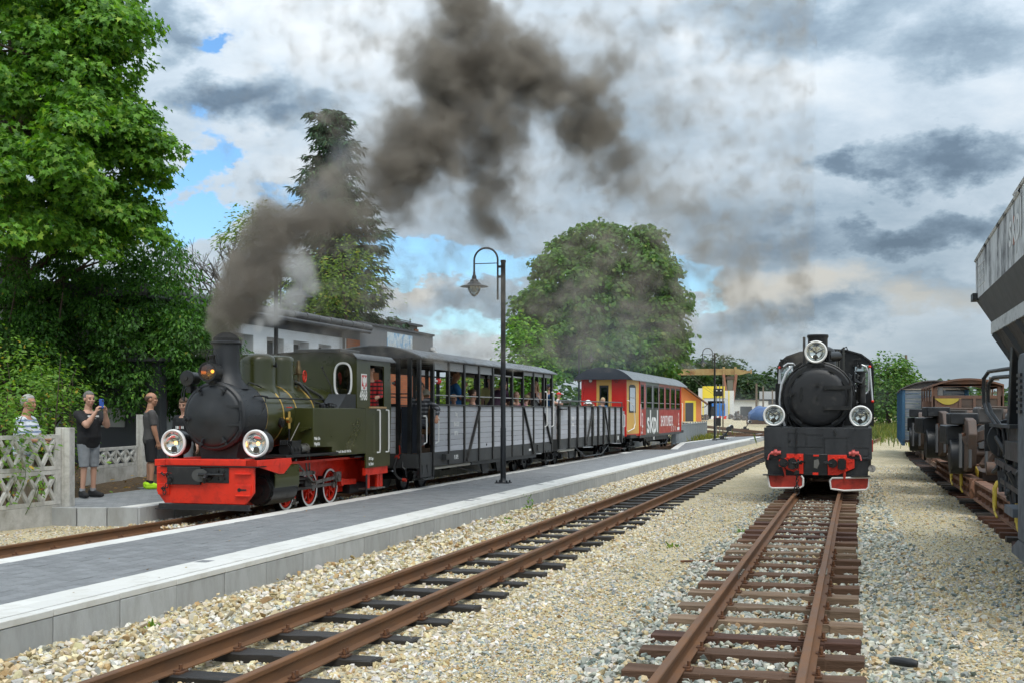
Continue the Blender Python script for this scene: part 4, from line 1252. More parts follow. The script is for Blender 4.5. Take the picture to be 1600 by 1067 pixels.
def build_open_coach():
 x0, y0, z0 = train_pt(6.5)
 t = thing('open_passenger_coach', 'grey open sided passenger coach with curved roof directly behind the green locomotive', 'railway coach', (x0 + .06, y0, z0), TH)
 L, hw = 10.78, 1.0
 posts = [0.0, .78, 1.76, 2.82, 3.90, 5.0, 5.85, 6.68, 7.70, 8.75, 9.83, 10.77]
 for s in (-1, 1):
  a, b = sorted((s * (hw - .05), s * (hw + .005)))
  MB().box(a, b, .78, L, .50, .785).build('sole_bar', FRAMEGREY, t, bevel=.005)
  MB().box(a, b, 0, .78, .30, .80).build('step_panel', FRAMEGREY, t, bevel=.005)
  for (ya, za, yb, zb) in ((3.90, 1.74, 2.95, .54), (7.70, 1.74, 8.70, .54), (9.83, 1.6, 10.6, .75)):
   MB().bar((s * (hw + .035), ya, za), (s * (hw + .035), yb, zb), .05, .055).build('diagonal_brace', BLACK, t)
  for i, p in enumerate(posts):
   w = .09 if i not in (5,) else .12
   top = 2.72
   lo = .30 if i < 2 else .50
   a, b = sorted((s * (hw - .045), s * (hw + .03)))
   MB().box(a, b, p - w / 2, p + w / 2, lo, top).build('post', BLACK, t, bevel=.006)
  for k in range(8):
   z = .79 + k * .1225
   a, b = sorted((s * (hw - .03), s * (hw + .0 + random.uniform(-.002, .003))))
   MB().box(a, b, .80, L, z + .003, z + .1195).build('plank', GREYBOARD, t, bevel=.004)
  a, b = sorted((s * (hw - .06), s * (hw + .035)))
  MB().box(a, b, .78, L, 1.772, 1.80).build('top_rail', FRAMEGREY, t)
  MB().tube([(s * hw, .8, 1.985), (s * hw, L, 1.985)], .014, 6).build('guard_rail', M('light_steel', (.30, .30, .30), .4, metal=.5), t)
  h = MB()
  for i in (1, 2, 3, 4, 8, 9, 10):
   if i + 1 < len(posts):
    a, b = sorted((s * (hw - .02), s * (hw + .0)))
    h.box(a, b, posts[i] + .05, posts[i + 1] - .05, 2.52 + (.08 if i > 6 else 0), 2.69)
  h.build('header_panel', GREYPANEL, t)
  MB().box(*sorted((s * (hw - .05), s * (hw + .02))), 0, L, 2.69, 2.74).build('cant_rail', FRAMEGREY, t)
  MB().tube([(s * (hw - .02), 5.0, 2.53), (s * (hw - .02), 7.7, 2.53)], .022, 6).build('grab_tube', M('light_steel', (.30, .30, .30), .4, metal=.5), t)
  for q, zz in ((.20, (1.55, .98)), (.92, (1.55, .98)), (9.93, (2.2, 1.22)), (10.70, (2.2, 1.22))):
   MB().tube([(s * (hw + .03), q - .06, zz[0]), (s * (hw + .07), q - .02, zz[0]), (s * (hw + .08), q, zz[0] - .04), (s * (hw + .08), q, zz[1] + .04), (s * (hw + .03), q - .04, zz[1])], .015, 8).build('grab_rail', WHITE, t)
  for q in (.38, 10.3):
   st = MB().box(*sorted((s * (hw - .18), s * (hw + .06))), q - .30, q + .32, .255, .285)
   for dy in (-.18, .12):
    st.bar((s * (hw - .02), q + dy, .29), (s * (hw + .01), q + dy - .1, .56), .03, .03)
   st.build('foot_step', FRAMEGREY, t)
  MB().tube([(s * (hw - .10), .95, .455), (s * (hw - .10), 3.62, .455)], .036, 10).build('vacuum_pipe', CREAM, t)
  u = MB().prism([(3.5, .50), (3.5, .42), (9.2, .40), (9.2, .50)], 'yz', *sorted((s * (hw - .12), s * (hw - .04))))
  u.box(*sorted((s * (hw - .02), s * (hw + .10))), 1.35, 1.62, .62, .74)
  u.box(*sorted((s * (hw + .0), s * (hw + .05))), 9.1, 9.35, .58, .74)
  u.build('underframe_box', FRAMEGREY, t)
 MB().box(-hw + .05, hw - .05, .0, L, .70, .785).build('floor', BENCH, t)
 for ye, d in ((0.0, -1), (L, 1)):
  y1, y2 = sorted((ye, ye + d * .03))
  for k in range(8):
   z = .79 + k * .1225
   MB().box(-hw + .04, .50 if d < 0 else hw - .04, y1, y2, z + .003, z + .1195).build('plank', GREYBOARD, t, bevel=.004)
  MB().box(-hw, hw, min(ye, ye + d * .06), max(ye, ye + d * .06), .50, .79).build('headstock', FRAMEGREY, t)
  MB().box(-hw, .52 if d < 0 else hw, min(ye, ye + d * .05), max(ye, ye + d * .05), 1.74, 1.80).build('end_rail', BLACK, t)
  for xx in (-.95, -.35, .55, .80):
   MB().box(xx - .045, xx + .045, min(ye, ye + d * .05), max(ye, ye + d * .05), .5, 2.74).build('end_post', BLACK, t)
  MB().tube([(-.95, ye + d * .02, 2.0), (.8, ye + d * .02, 2.0)], .014, 6).build('end_guard_rail', BLACK, t)
  coupling(t, ye, d)
 MB().box(.60, .97, .02, .05, .80, 1.74).build('door_panel', NAVY, t)
 MB().box(-.60, -.40, .05, .1, 1.80, 2.45).build('end_board', BLACK, t)
 MB().box(-.9, -.5, .80, .84, .8, 2.5).build('partition', BLACK, t)
 pr = []
 for k in range(25):
  u = -1 + 2 * k / 24
  pr.append((1.08 * u, 2.735 + .245 * (1 - abs(u) ** 2.3)))
 for j in range(6):
  ya, yb = -.12 + j * 1.88, -.12 + (j + 1) * 1.88
  pts = [(x, z + random.uniform(0, .002)) for x, z in pr] + [(x, z - .025) for x, z in reversed(pr)]
  MB().prism(pts, 'xz', ya + .004, yb + .008).build('roof_sheet', ROOFGREY, t, 30)
 MB().prism([(x * .985, z - .02) for x, z in pr], 'xz', -.10, -.06).build('roof_end', ROOFEND, t)
 MB().prism([(x * .985, z - .02) for x, z in pr], 'xz', L + .30, L + .34).build('roof_end', ROOFEND, t)
 for y in np.arange(1.6, 10, 1.62):
  for s in (-1, 1):
   b = MB()
   b.box(*sorted((s * .18, s * .92)), y - .22, y + .22, 1.16, 1.20)
   b.box(*sorted((s * .18, s * .92)), y - .02, y + .02, 1.2, 1.70)
   b.box(*sorted((s * .25, s * .30)), y - .2, y + .2, .79, 1.16)
   b.build('bench', BENCH, t)
 rb = MB()
 for p in posts[1:]:
  rb.box(-.97, .97, p - .03, p + .03, 2.66, 2.72)
 rb.build('roof_bow', BLACK, t)
 for (yy, xx, lx) in ((.88, .93, .34), (2.55, -.6, .1)):
  arm = MB().cyl((xx, yy, 2.285), (xx, yy + lx, 2.285), .028, n=10).build('signal_arm', WHITE, t)
  MB().cyl((xx, yy + lx, 2.285), (xx, yy + lx + .12, 2.285), .045, .065, n=12).build('red_cup', M('bright_red', (.7, .03, .02), .4), arm)
 bogie(t, 1.1)
 bogie(t, 9.35)
 tr = MB()
 for s in (-1, 1):
  tr.prism([(6.1, .50), (6.9, .50), (6.75, .15), (6.25, .15)], 'yz', *sorted((s * .70, s * .74)))
  tr.prism([(4.9, .50), (5.6, .50), (5.45, .15), (5.05, .15)], 'yz', *sorted((s * .70, s * .74)))
  tr.tube([(s * .7, 2, .5), (s * .7, 4.9, .2), (s * .7, 6.5, .2), (s * .7, 8.6, .5)], .02, 6)
 tr.build('truss', MATTBLACK, t)
 hose(t, .55, -.02)
 text('wagon_lettering', 'Bxg', LETTER, t, (hw + .005, 2.30, 1.585), .13, sx=.72, bold=.001)
 text('wagon_lettering', '00-01 521', LETTER, t, (hw + .005, 2.30, 1.365), .14, sx=.62, bold=.001)
 text('wagon_lettering', '0077-0', LETTER, t, (hw + .005, 2.28, 1.165), .14, sx=.62, bold=.001)
 text('wagon_lettering', 'PL-SKPL', LETTER, t, (hw + .007, 2.28, .645), .135, sx=.62, bold=.001)
 MB().box(hw + .005, hw + .008, 8.3, 8.52, .60, .655).build('data_plate', LETTER, t)
 return t
COACH = build_open_coach()
def build_open_wagon():
 x0, y0, z0 = train_pt(18.02)
 t = thing('open_wagon', 'grey high sided open wagon with black ribs and no roof behind the roofed coach', 'railway wagon', (x0 + .06, y0, z0), TH)
 L, hw = 9.9, 1.0
 posts = [0.02, 1.30, 2.42, 3.50, 4.60, 5.48, 6.38, 7.33, 8.40, 9.5]
 for s in (-1, 1):
  MB().box(*sorted((s * (hw - .05), s * (hw + .005))), 0, L, .54, .835).build('sole_bar', FRAMEGREY, t, bevel=.005)
  for i, p in enumerate(posts):
   w = .16 if i == 0 else (.20 if i in (4, 6) else .14)
   MB().box(*sorted((s * (hw - .02), s * (hw + .06))), p - w / 2, p + w / 2, .54, 1.84).build('post', BLACK, t, bevel=.006)
  for k in range(7):
   z = .84 + k * .138
   MB().box(*sorted((s * (hw - .03), s * (hw + random.uniform(-.002, .003)))), .05, L, z + .003, z + .135).build('plank', GREYBOARD, t, bevel=.004)
  MB().box(*sorted((s * (hw - .06), s * (hw + .05))), 0, L, 1.808, 1.84).build('top_rail', BLACK, t)
  r = MB().tube([(s * hw, .1, 1.845), (s * hw, .12, 1.97), (s * hw, 9.4, 1.99), (s * hw, 9.75, 1.99), (s * hw, 9.76, 1.84)], .02, 8)
  for p in (1.6, 3.6, 5.6, 7.6):
   r.cyl((s * hw, p, 1.83), (s * hw, p, 1.98), .014, n=6)
  r.build('guard_rail', M('pipe_grey', (.09, .095, .10), .4, metal=.4), t)
  for (ya, za, yb, zb) in ((4.60, 1.80, 3.55, .60), (6.38, 1.80, 7.25, .60)):
   MB().bar((s * (hw + .06), ya, za), (s * (hw + .06), yb, zb), .05, .07).build('diagonal_brace', BLACK, t)
  tr = MB().tube([(s * .9, 2.6, .54), (s * .9, 4.0, .20), (s * .9, 6.6, .20), (s * .9, 8.0, .54)], .024, 6)
  tr.prism([(2.3, .54), (3.1, .54), (2.95, .2), (2.45, .2)], 'yz', *sorted((s * .72, s * .76)))
  tr.build('truss', FRAMEGREY, t)
  MB().tube([(s * .9, .5, .48), (s * .9, 2.4, .48)], .036, 8).build('vacuum_pipe', CREAM, t)
  MB().box(*sorted((s * (hw + .06), s * (hw + .14))), -.1, .6, 1.70, 1.74).build('latch', BLACK, t)
  for q in (10.1, 10.55):
   MB().tube([(s * (hw - .1), q, 1.55), (s * (hw - .05), q + .04, 1.54), (s * (hw - .05), q + .05, 1.10), (s * (hw - .1), q, 1.08)], .016, 6).build('grab_rail', WHITE, t)
  MB().box(*sorted((s * .6, s * .98)), 9.95, 10.75, .26, .29).build('foot_step', FRAMEGREY, t)
 for ye, d in ((0.0, -1), (L, 1)):
  for k in range(7):
   z = .84 + k * .138
   MB().box(-hw + .04, hw - .04, min(ye, ye + d * .03), max(ye, ye + d * .03), z + .003, z + .135).build('plank', GREYBOARD, t, bevel=.004)
  MB().box(-hw, hw, min(ye, ye + d * .06), max(ye, ye + d * .06), .50, .84).build('headstock', FRAMEGREY, t)
 MB().box(-.9, .9, L, L + .9, .68, .76).box(-.9, -.86, L, L + .9, .76, 1.7).build('end_platform', FRAMEGREY, t)
 MB().box(.86, .90, L + .03, L + .88, .76, 1.68).build('end_panel', GREYPANEL, t)
 coupling(t, 0, -1)
 coupling(t, L + .9, 1)
 MB().box(-hw + .05, hw - .05, 0, L, .74, .83).build('floor', BENCH, t)
 for y in (1.5, 3.2, 5, 6.8, 8.4):
  MB().box(-.9, .9, y - .2, y + .2, 1.2, 1.24).box(-.05, .05, y - .2, y + .2, .83, 1.2).build('bench', BENCH, t)
 bogie(t, 1.3)
 bogie(t, 8.5)
 text('wagon_lettering', 'SKPL', LETTER, t, (hw + .005, 1.9, 1.42), .15, sx=.7, bold=.001)
 text('wagon_lettering', '0078-8', LETTER, t, (hw + .005, 1.9, 1.24), .13, sx=.7, bold=.001)
 MB().box(hw + .005, hw + .008, 8.9, 9.1, .64, .78).build('data_plate', LETTER, t)
 return t
WAGON = build_open_wagon()
COACHRED = M('coach_red', (.56, .018, .012), .32, var=.07, scale=2, coat=.3)
SIDERED = M('coach_side_red', (.50, .030, .034), .30, var=.09, scale=1.5, coat=.4, col2=(.40, .022, .026), c2scale=1.2, c2amt=.45, c2edge=.2)
PINKRED = M('coach_window_band', (.52, .085, .095), .30, var=.08, scale=1.5, coat=.4)
COACHGREY = M('coach_dark_grey', (.075, .085, .090), .35, var=.1, coat=.3)
COACHGREY2 = M('coach_mid_grey', (.17, .185, .20), .35, var=.1, coat=.3)
YELLOW = M('coach_yellow', (.68, .40, .09), .4, var=.07)
RUBBER = M('window_rubber', (.015, .016, .017), .5)
def build_red_coach():
 x0, y0, z0 = train_pt(30.0)
 t = thing('red_coach', 'red and dark grey closed passenger coach with yellow doors at the tail of the train', 'railway coach', (x0 - .08, y0, z0), TH)
 W, N = 1.08, .86
 ya, yb = 1.75, 13.0
 wins = [(2.07, 2.77), (3.41, 4.70), (5.18, 6.37), (6.74, 7.99), (8.46, 9.55), (10.0, 11.2), (11.6, 12.85)]
 zb, zt, z0_, z1_ = 1.78, 2.74, .70, 2.92
 secs = [(ya, 3.25, SIDERED, PINKRED), (3.25, 6.60, COACHGREY, COACHGREY2), (6.60, yb, SIDERED, PINKRED)]
 for s in (-1, 1):
  for (a, b, mlow, mtop) in secs:
   lo = MB().box(*sorted((s * (W - .04), s * W)), a, b, z0_, zb)
   lo.build('side_panel', mlow, t, fix=False)
   hi = MB().box(*sorted((s * (W - .04), s * W)), a, b, zt, z1_)
   edges = [a]
   for (u, v) in wins:
    if v > a and u < b:
     edges += [max(u, a), min(v, b)]
   edges.append(b)
   for i in range(0, len(edges), 2):
    if edges[i + 1] - edges[i] > .01:
     hi.box(*sorted((s * (W - .04), s * W)), edges[i], edges[i + 1], zb, zt)
   hi.build('window_band', mtop, t, fix=False)
  for (u, v) in wins:
   f = MB()
   x1, x2 = sorted((s * (W - .045), s * (W + .008)))
   f.box(x1, x2, u - .02, u + .05, zb - .02, zt + .02).box(x1, x2, v - .05, v + .02, zb - .02, zt + .02).box(x1, x2, u + .05, v - .05, zb - .02, zb + .05).box(x1, x2, u + .05, v - .05, zt - .05, zt + .02)
   fo = f.build('window', RUBBER, t)
   MB().box(*sorted((s * (W - .02), s * (W - .012))), u + .05, v - .05, zb + .05, zt - .05).build('pane', PANE, fo)
   MB().box(*sorted((s * (W - .012), s * (W + .002))), u + .05, v - .05, zb + .24, zb + .27).build('sash_bar', M('light_steel', (.30, .30, .30), .4, metal=.5), fo)
   if True:
    MB().box(*sorted((s * (W - .06), s * (W - .05))), u + .1, v - .1, zb + .06, zb + (.70 if u < 7 else .52)).build('curtain', M('curtain_white', (.62, .66, .70), .8), fo)
  for (q0, q1) in (((N, 0.0), (W, ya)), ((N, 14.6), (W, yb))):
   d = MB().add([(s * q0[0], q0[1], .78), (s * q1[0], q1[1], .78), (s * q1[0], q1[1], 2.9), (s * q0[0], q0[1], 2.9)], [(0, 1, 2, 3)])
   d.add([(s * (q0[0] - .04), q0[1] + .01, .78), (s * (q1[0] - .04), q1[1], .78), (s * (q1[0] - .04), q1[1], 2.9), (s * (q0[0] - .04), q0[1] + .01, 2.9)], [(0, 1, 2, 3)])
   do = d.build('door', YELLOW, t, 0, fix=False)
   A, B = Vector((s * q0[0], q0[1], 0)), Vector((s * q1[0], q1[1], 0))
   nrm = Vector((s, -(q1[0] - q0[0]) / (q1[1] - q0[1]) * 1.0 * (1 if q1[1] > q0[1] else 1), 0)).normalized()
   p = lambda k, z, o=.006: (A.lerp(B, k) + nrm * o + Vector((0, 0, z)))
   zlo, zhi, k0, k1 = 1.62, 2.72, .22, .72
   MB().add([p(k0, zlo), p(k1, zlo), p(k1, zhi - .08), p(k1 - .1, zhi), p(k0 + .1, zhi), p(k0, zhi - .08)], [tuple(range(6))]).build('door_window', RUBBER, do, 0)
   MB().add([p(k0 + .06, zlo + .06, .012), p(k1 - .06, zlo + .06, .012), p(k1 - .06, zhi - .12, .012), p(k0 + .06, zhi - .12, .012)], [(0, 1, 2, 3)]).build('pane', glass_mat('dark_glass', (.10, .12, .12), .16), do, 0)
   MB().bar(p(k0 + .04, 2.2, .016), p(k1 - .04, 2.2, .016), .02, .03).build('sash_bar', M('light_steel', (.30, .30, .30), .4, metal=.5), do)
   for k in (.0, 1.0):
    g = A.lerp(B, k)
    MB().box(g.x - .035, g.x + .035, g.y - .04, g.y + .04, .70, 2.93).build('door_post', COACHRED, t)
   MB().tube([p(.06, 2.1, .02), p(.05, 2.08, .1), p(.38, 1.9, .10), p(.52, 1.2, .09), p(.45, 1.0, .08), p(.10, .88, .02)], .018, 6).build('grab_rail', WHITE, t)
   MB().add([p(.0, .70, .002), p(1, .70, .002), p(1, .79, .002), p(0, .79, .002)], [(0, 1, 2, 3)]).build('door_sill', COACHRED, t, 0)
  MB().tube([(s * (W + .0), 2.03 - .25, 1.98), (s * (W + .05), 1.80, 1.96), (s * (W + .05), 1.80, 1.1), (s * W, 1.78, 1.06)], .016, 6).build('grab_rail', WHITE, t)
  MB().box(*sorted((s * (W - .05), s * (W + .01))), ya, yb, .60, .71).build('sole_bar', FRAMEGREY, t)
  MB().box(*sorted((s * (W - .22), s * (W + .02))), .4, 1.4, .28, .31).build('foot_step', FRAMEGREY, t)
 for ye, d in ((0.0, -1), (14.6, 1)):
  y1, y2 = sorted((ye, ye - d * .04))
  MB().box(-N, -.30, y1, y2, .70, 2.92).box(.30, N, y1, y2, .70, 2.92).build('end_wall', COACHRED, t, fix=False)
  dr = MB().box(-.30, -.16, y1 + .005, y2 + .005, .78, 2.9).box(.16, .30, y1 + .005, y2 + .005, .78, 2.9).box(-.16, .16, y1 + .005, y2 + .005, .78, 1.75).box(-.16, .16, y1 + .005, y2 + .005, 2.68, 2.9).build('end_door', YELLOW, t, fix=False)
  MB().box(-.18, .18, y1 - .004, y2 - .002, 1.74, 2.68).build('door_window', RUBBER, dr)
  MB().box(-.13, .13, y1 - .008, y1 - .005, 1.80, 2.60).build('pane', glass_mat('dark_glass', (.10, .12, .12), .16), dr)
  for xx in (-.52, .5):
   lm = MB().cyl((xx, ye, 2.86), (xx, ye + d * .10, 2.86), .06, .075, n=12).box(xx - .1, xx + .1, min(ye, ye + d * .12), max(ye, ye + d * .12), 3.0, 3.02).build('end_lamp', FRAMEGREY, t)
   MB().cyl((xx, ye + d * .10, 2.86), (xx, ye + d * .11, 2.86), .062, n=12).build('lamp_lens', WHITE if xx < 0 else DULLRED, lm)
  MB().tube([(-.8, ye + d * .03, 1.95), (-.78, ye + d * .12, 1.97), (-.62, ye + d * .12, 1.97)], .016, 6).build('end_hook', WHITE, t)
  MB().box(-.35, .35, min(ye, ye + d * .3), max(ye, ye + d * .3), .70, .76).build('gangway_plate', FRAMEGREY, t)
  coupling(t, ye, d)
 pr = []
 for k in range(29):
  u = -1 + 2 * k / 28
  pr.append((1.17 * u, 2.90 + .46 * (1 - abs(u) ** 2.6)))
 for j in range(8):
  y1, y2 = -.25 + j * 1.89, -.25 + (j + 1) * 1.89
  MB().prism(pr + [(x, z - .03) for x, z in reversed(pr)], 'xz', y1 + .004, y2 + .006).build('roof_sheet', M('coach_roof', (.22, .235, .24), .38, var=.15, metal=.3, col2=(.15, .16, .165), c2scale=2, c2amt=.4, c2edge=.2), t, 30)
 for y in (-.26, 14.85):
  MB().prism([(x, z + .003) for x, z in pr], 'xz', y - .02, y + .02).build('roof_end', M('roof_end_blue', (.035, .042, .055), .4, var=.15), t)
 MB().box(-W + .05, W - .05, .1, 14.5, .62, .75).build('floor', MATTBLACK, t)
 for y in np.arange(2.6, 12.8, 1.5):
  for s in (-1, 1):
   MB().box(*sorted((s * .2, s * .98)), y - .05, y + .05, .75, 1.85).box(*sorted((s * .2, s * .98)), y - .35, y + .35, 1.1, 1.2).build('seat', M('seat_cloth', (.05, .06, .10), .8), t)
 u = MB().box(-.9, .9, 3.8, 10.2, .42, .62)
 u.tube([(.95, 3.4, .6), (.95, 5.2, .22), (.95, 9, .22), (.95, 10.8, .6)], .022, 6)
 u.build('underframe', MATTBLACK, t)
 bogie(t, 2.4)
 bogie(t, 12.0)
 text('company_lettering', 'skpl', LETTER, t, (W + .003, 4.92, 1.20), 1.35, width=2.75, bold=.02)
 text('web_lettering', 'SHORTLINES.PL', LETTER, t, (W + .003, 8.85, 1.22), .66, width=3.6, bold=.006)
 for q in (2.45, 12.45):
  text('class_numeral', '2', LETTER, t, (W + .003, q, 1.28), .85, sx=.62, bold=.006)
  text('class_note', 'kl.', LETTER, t, (W + .003, q, .93), .14, sx=.8)
 for q in (10.2, 10.75, 11.3):
  MB().ring((W + .002, q, .88), (1, 0, 0), .085, .11, .002, 16).build('symbol_ring', LETTER, t)
 MB().box(W + .001, W + .004, 12.0, 12.7, .78, .92).build('data_plate', LETTER, t)
 text('data_lettering', 'PL-SKPL', LETTER, t, (W + .003, 2.3, .80), .14, sx=.8)
 return t
REDCOACH = build_red_coach()
# ================================================================ BLACK LOCOMOTIVE
def build_black_loco():
 t = thing('steam_locomotive', 'larger all black steam locomotive facing the camera on the right track', 'steam locomotive', (-.655, 23.4, .155), -math.radians(.2))
 PLATE = M('faded_black_plate', (.020, .0225, .026), .5, var=.35, scale=2.5, stretch=(1, 1, .4), col2=(.048, .052, .060), c2scale=3, c2amt=.36, c2edge=.2, bump=.06, bscale=60)
 MB().box(-.965, .99, 0, .03, .64, 1.225).build('front_plate', PLATE, t, bevel=.006)
 MB().box(-.965, .99, .03, 6, 1.19, 1.225).build('running_board', BLACK, t)
 for (a, b, c, d) in ((-.52, -.20, .86, 1.12), (-.18, .12, .86, 1.10), (-.93, -.65, .66, .86), (.68, .93, .70, .86), (.14, .55, .66, 1.04)):
  m = MB()
  for q in ((a, b, c, c + .008), (a, b, d - .008, d), (a, a + .008, c, d), (b - .008, b, c, d)):
   m.box(q[0], q[1], -.006, 0, q[2], q[3])
  m.build('plate_seam', BLACK, t)
 MB().box(-.385, -.365, -.03, 0, .78, 1.22).cyl((-.375, -.04, .76), (-.375, 0, .76), .03, n=8).bar((-.52, -.01, .98), (-.47, -.01, .98), .02, .02).bar((.30, -.02, 1.18), (.36, -.03, 1.10), .02, .02).build('lever_rod', BLACK, t)
 rv = MB()
 for x in np.arange(-.9, .95, .2):
  rivets(rv, [(x, 0, 1.19), (x, 0, .67)], .011, (0, -1, 0))
 for z in (.75, .95, 1.1):
  rivets(rv, [(-.93, 0, z), (.955, 0, z)], .011, (0, -1, 0))
 rv.build('rivets', PLATE, t)['kind'] = 'stuff'
 MB().box(-.90, .92, .03, .10, .33, .64).build('buffer_beam', MATTBLACK, t)
 MB().box(-.24, .20, -.03, .03, .335, .735).build('coupler_pocket', BLACK, t, bevel=.01)
 MB().box(-.06, .04, -.036, -.03, .69, .72).box(-.07, .03, -.036, -.03, .345, .39).build('red_mark', RED, t)
 MB().prism([(-.05, .62), (.03, .64), (.05, .56), (.01, .46), (-.05, .48)], 'xz', -.034, -.030).build('worn_patch', M('chalk_wear2', (.13, .13, .12), .8), t)
 MB().prism([(-.69, .62), (-.55, .66), (-.55, .735), (-.24, .735), (-.24, .36), (-.33, .36), (-.69, .50)], 'xz', -.02, .02).build('red_plate', RED, t, bevel=.004)
 MB().prism([(.20, .72), (.54, .72), (.55, .66), (.68, .64), (.68, .48), (.38, .345), (.20, .345)], 'xz', -.02, .02).build('red_plate', RED, t, bevel=.004)
 rr = MB()
 for x, z in ((.30, .66), (.40, .66), (.50, .66), (.58, .58), (.62, .6), (.56, .48), (.40, .44), (.30, .4), (-.30, .68), (-.42, .68), (-.52, .66), (-.62, .6)):
  rr.lathe([(.022, 0), (.018, .012), (0, .018)], (x, -.02, z), (0, -1, 0), 8)
 rr.build('rivets', RED, t)['kind'] = 'stuff'
 a = MB()
 for x in (-.60, .29):
  a.cyl((x, -.02, .565), (x, -.16, .565), .06, n=14).cyl((x, -.10, .565), (x, -.14, .565), .085, n=14).cyl((x - .02, -.13, .565), (x - .02, -.17, .565), .05, n=10)
 for x in (-.44, .455):
  a.box(x - .045, x + .045, -.14, -.02, .45, .655).box(x - .075, x - .045, -.12, -.02, .47, .63).box(x + .045, x + .075, -.12, -.02, .47, .63)
 a.tube([(-.46, -.1, .56), (-.36, -.18, .56), (-.28, -.16, .60), (-.22, -.06, .58)], .02, 6).tube([(.2, -.05, .6), (.14, -.12, .58), (.29, -.18, .56)], .018, 6)
 a.tube([(-.44, -.12, .56), (-.26, -.12, .57)], .03, 8).cyl((-.33, -.16, .48), (-.33, -.16, .64), .02, n=6)
 a.build('brake_connection', BLACK, t)
 ch = MB()
 for i in range(9):
  cz, cx = .50 - i * .052, -.355 + .006 * (i % 2)
  ch.tube([(cx + (.022 if i % 2 else .007) * math.cos(q), -.16 + (.007 if i % 2 else .022) * math.cos(q + .3), cz + .036 * math.sin(q)) for q in np.linspace(0, 2 * PI, 9)], .009, 5, cap=False)
 ch.tube([(-.355 + .05 * math.cos(q), -.16, .06 + .085 * math.sin(q)) for q in np.linspace(0, 2 * PI, 15)], .013, 6, cap=False)
 ch.box(-.40, -.31, -.19, -.13, .36, .42)
 ch.build('coupling_chain', BLACK, t)
 for x, d in ((-.75, -1), (.66, 1)):
  c = MB().tube([(x - .08, -.04, .745), (x + .10, -.04, .755)], .035, 8).cyl((x, -.05, .70), (x, -.05, .82), .028, n=8).ball((x, -.05, .76), .05, 8, 6)
  c.tube([(x + d * .08, -.05, .75), (x + d * .12, -.06, .71), (x + d * .14, -.07, .62)], .014, 6)
  c.build('air_cock', M('pinkish_red', (.55, .10, .09), .45, var=.15), t)
 MB().tube([(-.60, -.04, .48), (-.58, -.05, .38), (-.57, -.05, .28)], [.03, .02, .008], 6).build('red_cock', DULLRED, t)
 MB().tube([(.50, -.04, .40), (.50, -.05, .34), (.50, -.05, .20)], [.03, .03, .008], 6).build('red_cock', DULLRED, t)
 for (pts, nm) in (([(-.90, .33), (-.86, .11), (-.80, .085), (-.30, .10), (-.245, .14), (-.245, .28), (-.28, .325)], 'a'), ([(.24, .24), (.28, .29), (.93, .31), (.93, .14), (.89, .085), (.50, .06), (.26, .09)], 'b')):
  MB().prism(pts, 'xz', -.03, -.015).build('rail_guard', DULLRED if nm == 'a' else DULLRED, t)
  MB().tube([(x, -.034, z) for x, z in pts + pts[:1]] if nm == 'b' else [(x, -.034, z) for x, z in pts[:]], .020, 6).build('guard_border', M('chalky_white', (.70, .69, .66), .8, var=.15), t)
  cx = sum(p[0] for p in pts) / len(pts)
 MB().box(-.98, -.60, -.12, .03, .325, .345).box(.62, .95, -.12, .03, .325, .345).build('step', BLACK, t)
 for s in (-1, 1):
  MB().cyl((s * .78, .55, .52), (s * .78, 1.35, .52), .20, n=20).box(s * .78 - .2, s * .78 + .2, .5, 1.4, .5, 1.0).build('cylinder', MATTBLACK, t)
  MB().box(*sorted((s * .40, s * .44)), .1, 6.5, .35, 1.1).build('frame', MATTBLACK, t)
  for y in (1.9, 2.75, 3.6, 4.45):
   wheel(t, s * .42, y, .375, .1, s, BLACK, BLACK)
 MB().box(-.9, .9, 1.6, 6.5, .2, .3).build('ash_pan', MATTBLACK, t)
 zc = 1.79
 MB().lathe([(0, .60), (.63, .60), (.66, .63), (.655, .70), (.63, .72), (.63, 1.95), (.60, 1.97), (.60, 4.6)], (-.0, 0, zc), (0, 1, 0), 56, cap=False).build('smokebox', MATTBLACK, t)
 d = MB().lathe([(0, .47), (.30, .475), (.46, .49), (.525, .515), (.545, .54), (.55, .60)], (-.0, 0, zc), (0, 1, 0), 56, cap=False).build('smokebox_door', MATTBLACK, t, 50)
 h = MB()
 for dz in (-.20, .19):
  h.prism([(.12, zc + dz - .035), (.12, zc + dz + .035), (.62, zc + dz + .035), (.62, zc + dz - .035)], 'xz', .44, .475)
  h.box(.12, .14, .42, .46, zc + dz - .04, zc + dz + .04)
 h.cyl((.60, .5, zc - .30), (.60, .5, zc + .30), .028, n=8)
 h.build('hinge', BLACK, d)
 for a_ in (128, 62, 232, 305, 28, -28, 150):
  ca, sa = math.cos(math.radians(a_)), math.sin(math.radians(a_))
  r = .565
  q = MB().bar((ca * r - sa * .07, .52, zc + sa * r + ca * .07), (ca * r + sa * .07, .52, zc + sa * r - ca * .07), .03, .045)
  q.cyl((ca * r, .48, zc + sa * r), (ca * r, .58, zc + sa * r), .02, n=6)
  q.build('door_clamp', BLACK, d)
 hd = MB().bar((-.60, .45, zc + .04), (-.40, .44, zc + .09), .03, .035).cyl((-.50, .42, zc + .06), (-.50, .5, zc + .06), .03, n=8).bar((-.50, .43, zc), (-.50, .43, zc + .12), .03, .03)
 hd.bar((-.30, .46, zc - .05), (-.30, .46, zc + .20), .03, .03)
 hd.cyl((0, .44, zc + .0), (0, .48, zc + .0), .02, n=8).box(-.025, .035, .43, .47, zc + .22, zc + .28)
 hd.build('door_handle', BLACK, d)
 MB().prism([(-.45, 1.22), (.45, 1.22), (.50, 1.42), (-.50, 1.42)], 'xz', .75, 1.8).build('smokebox_saddle', MATTBLACK, t)
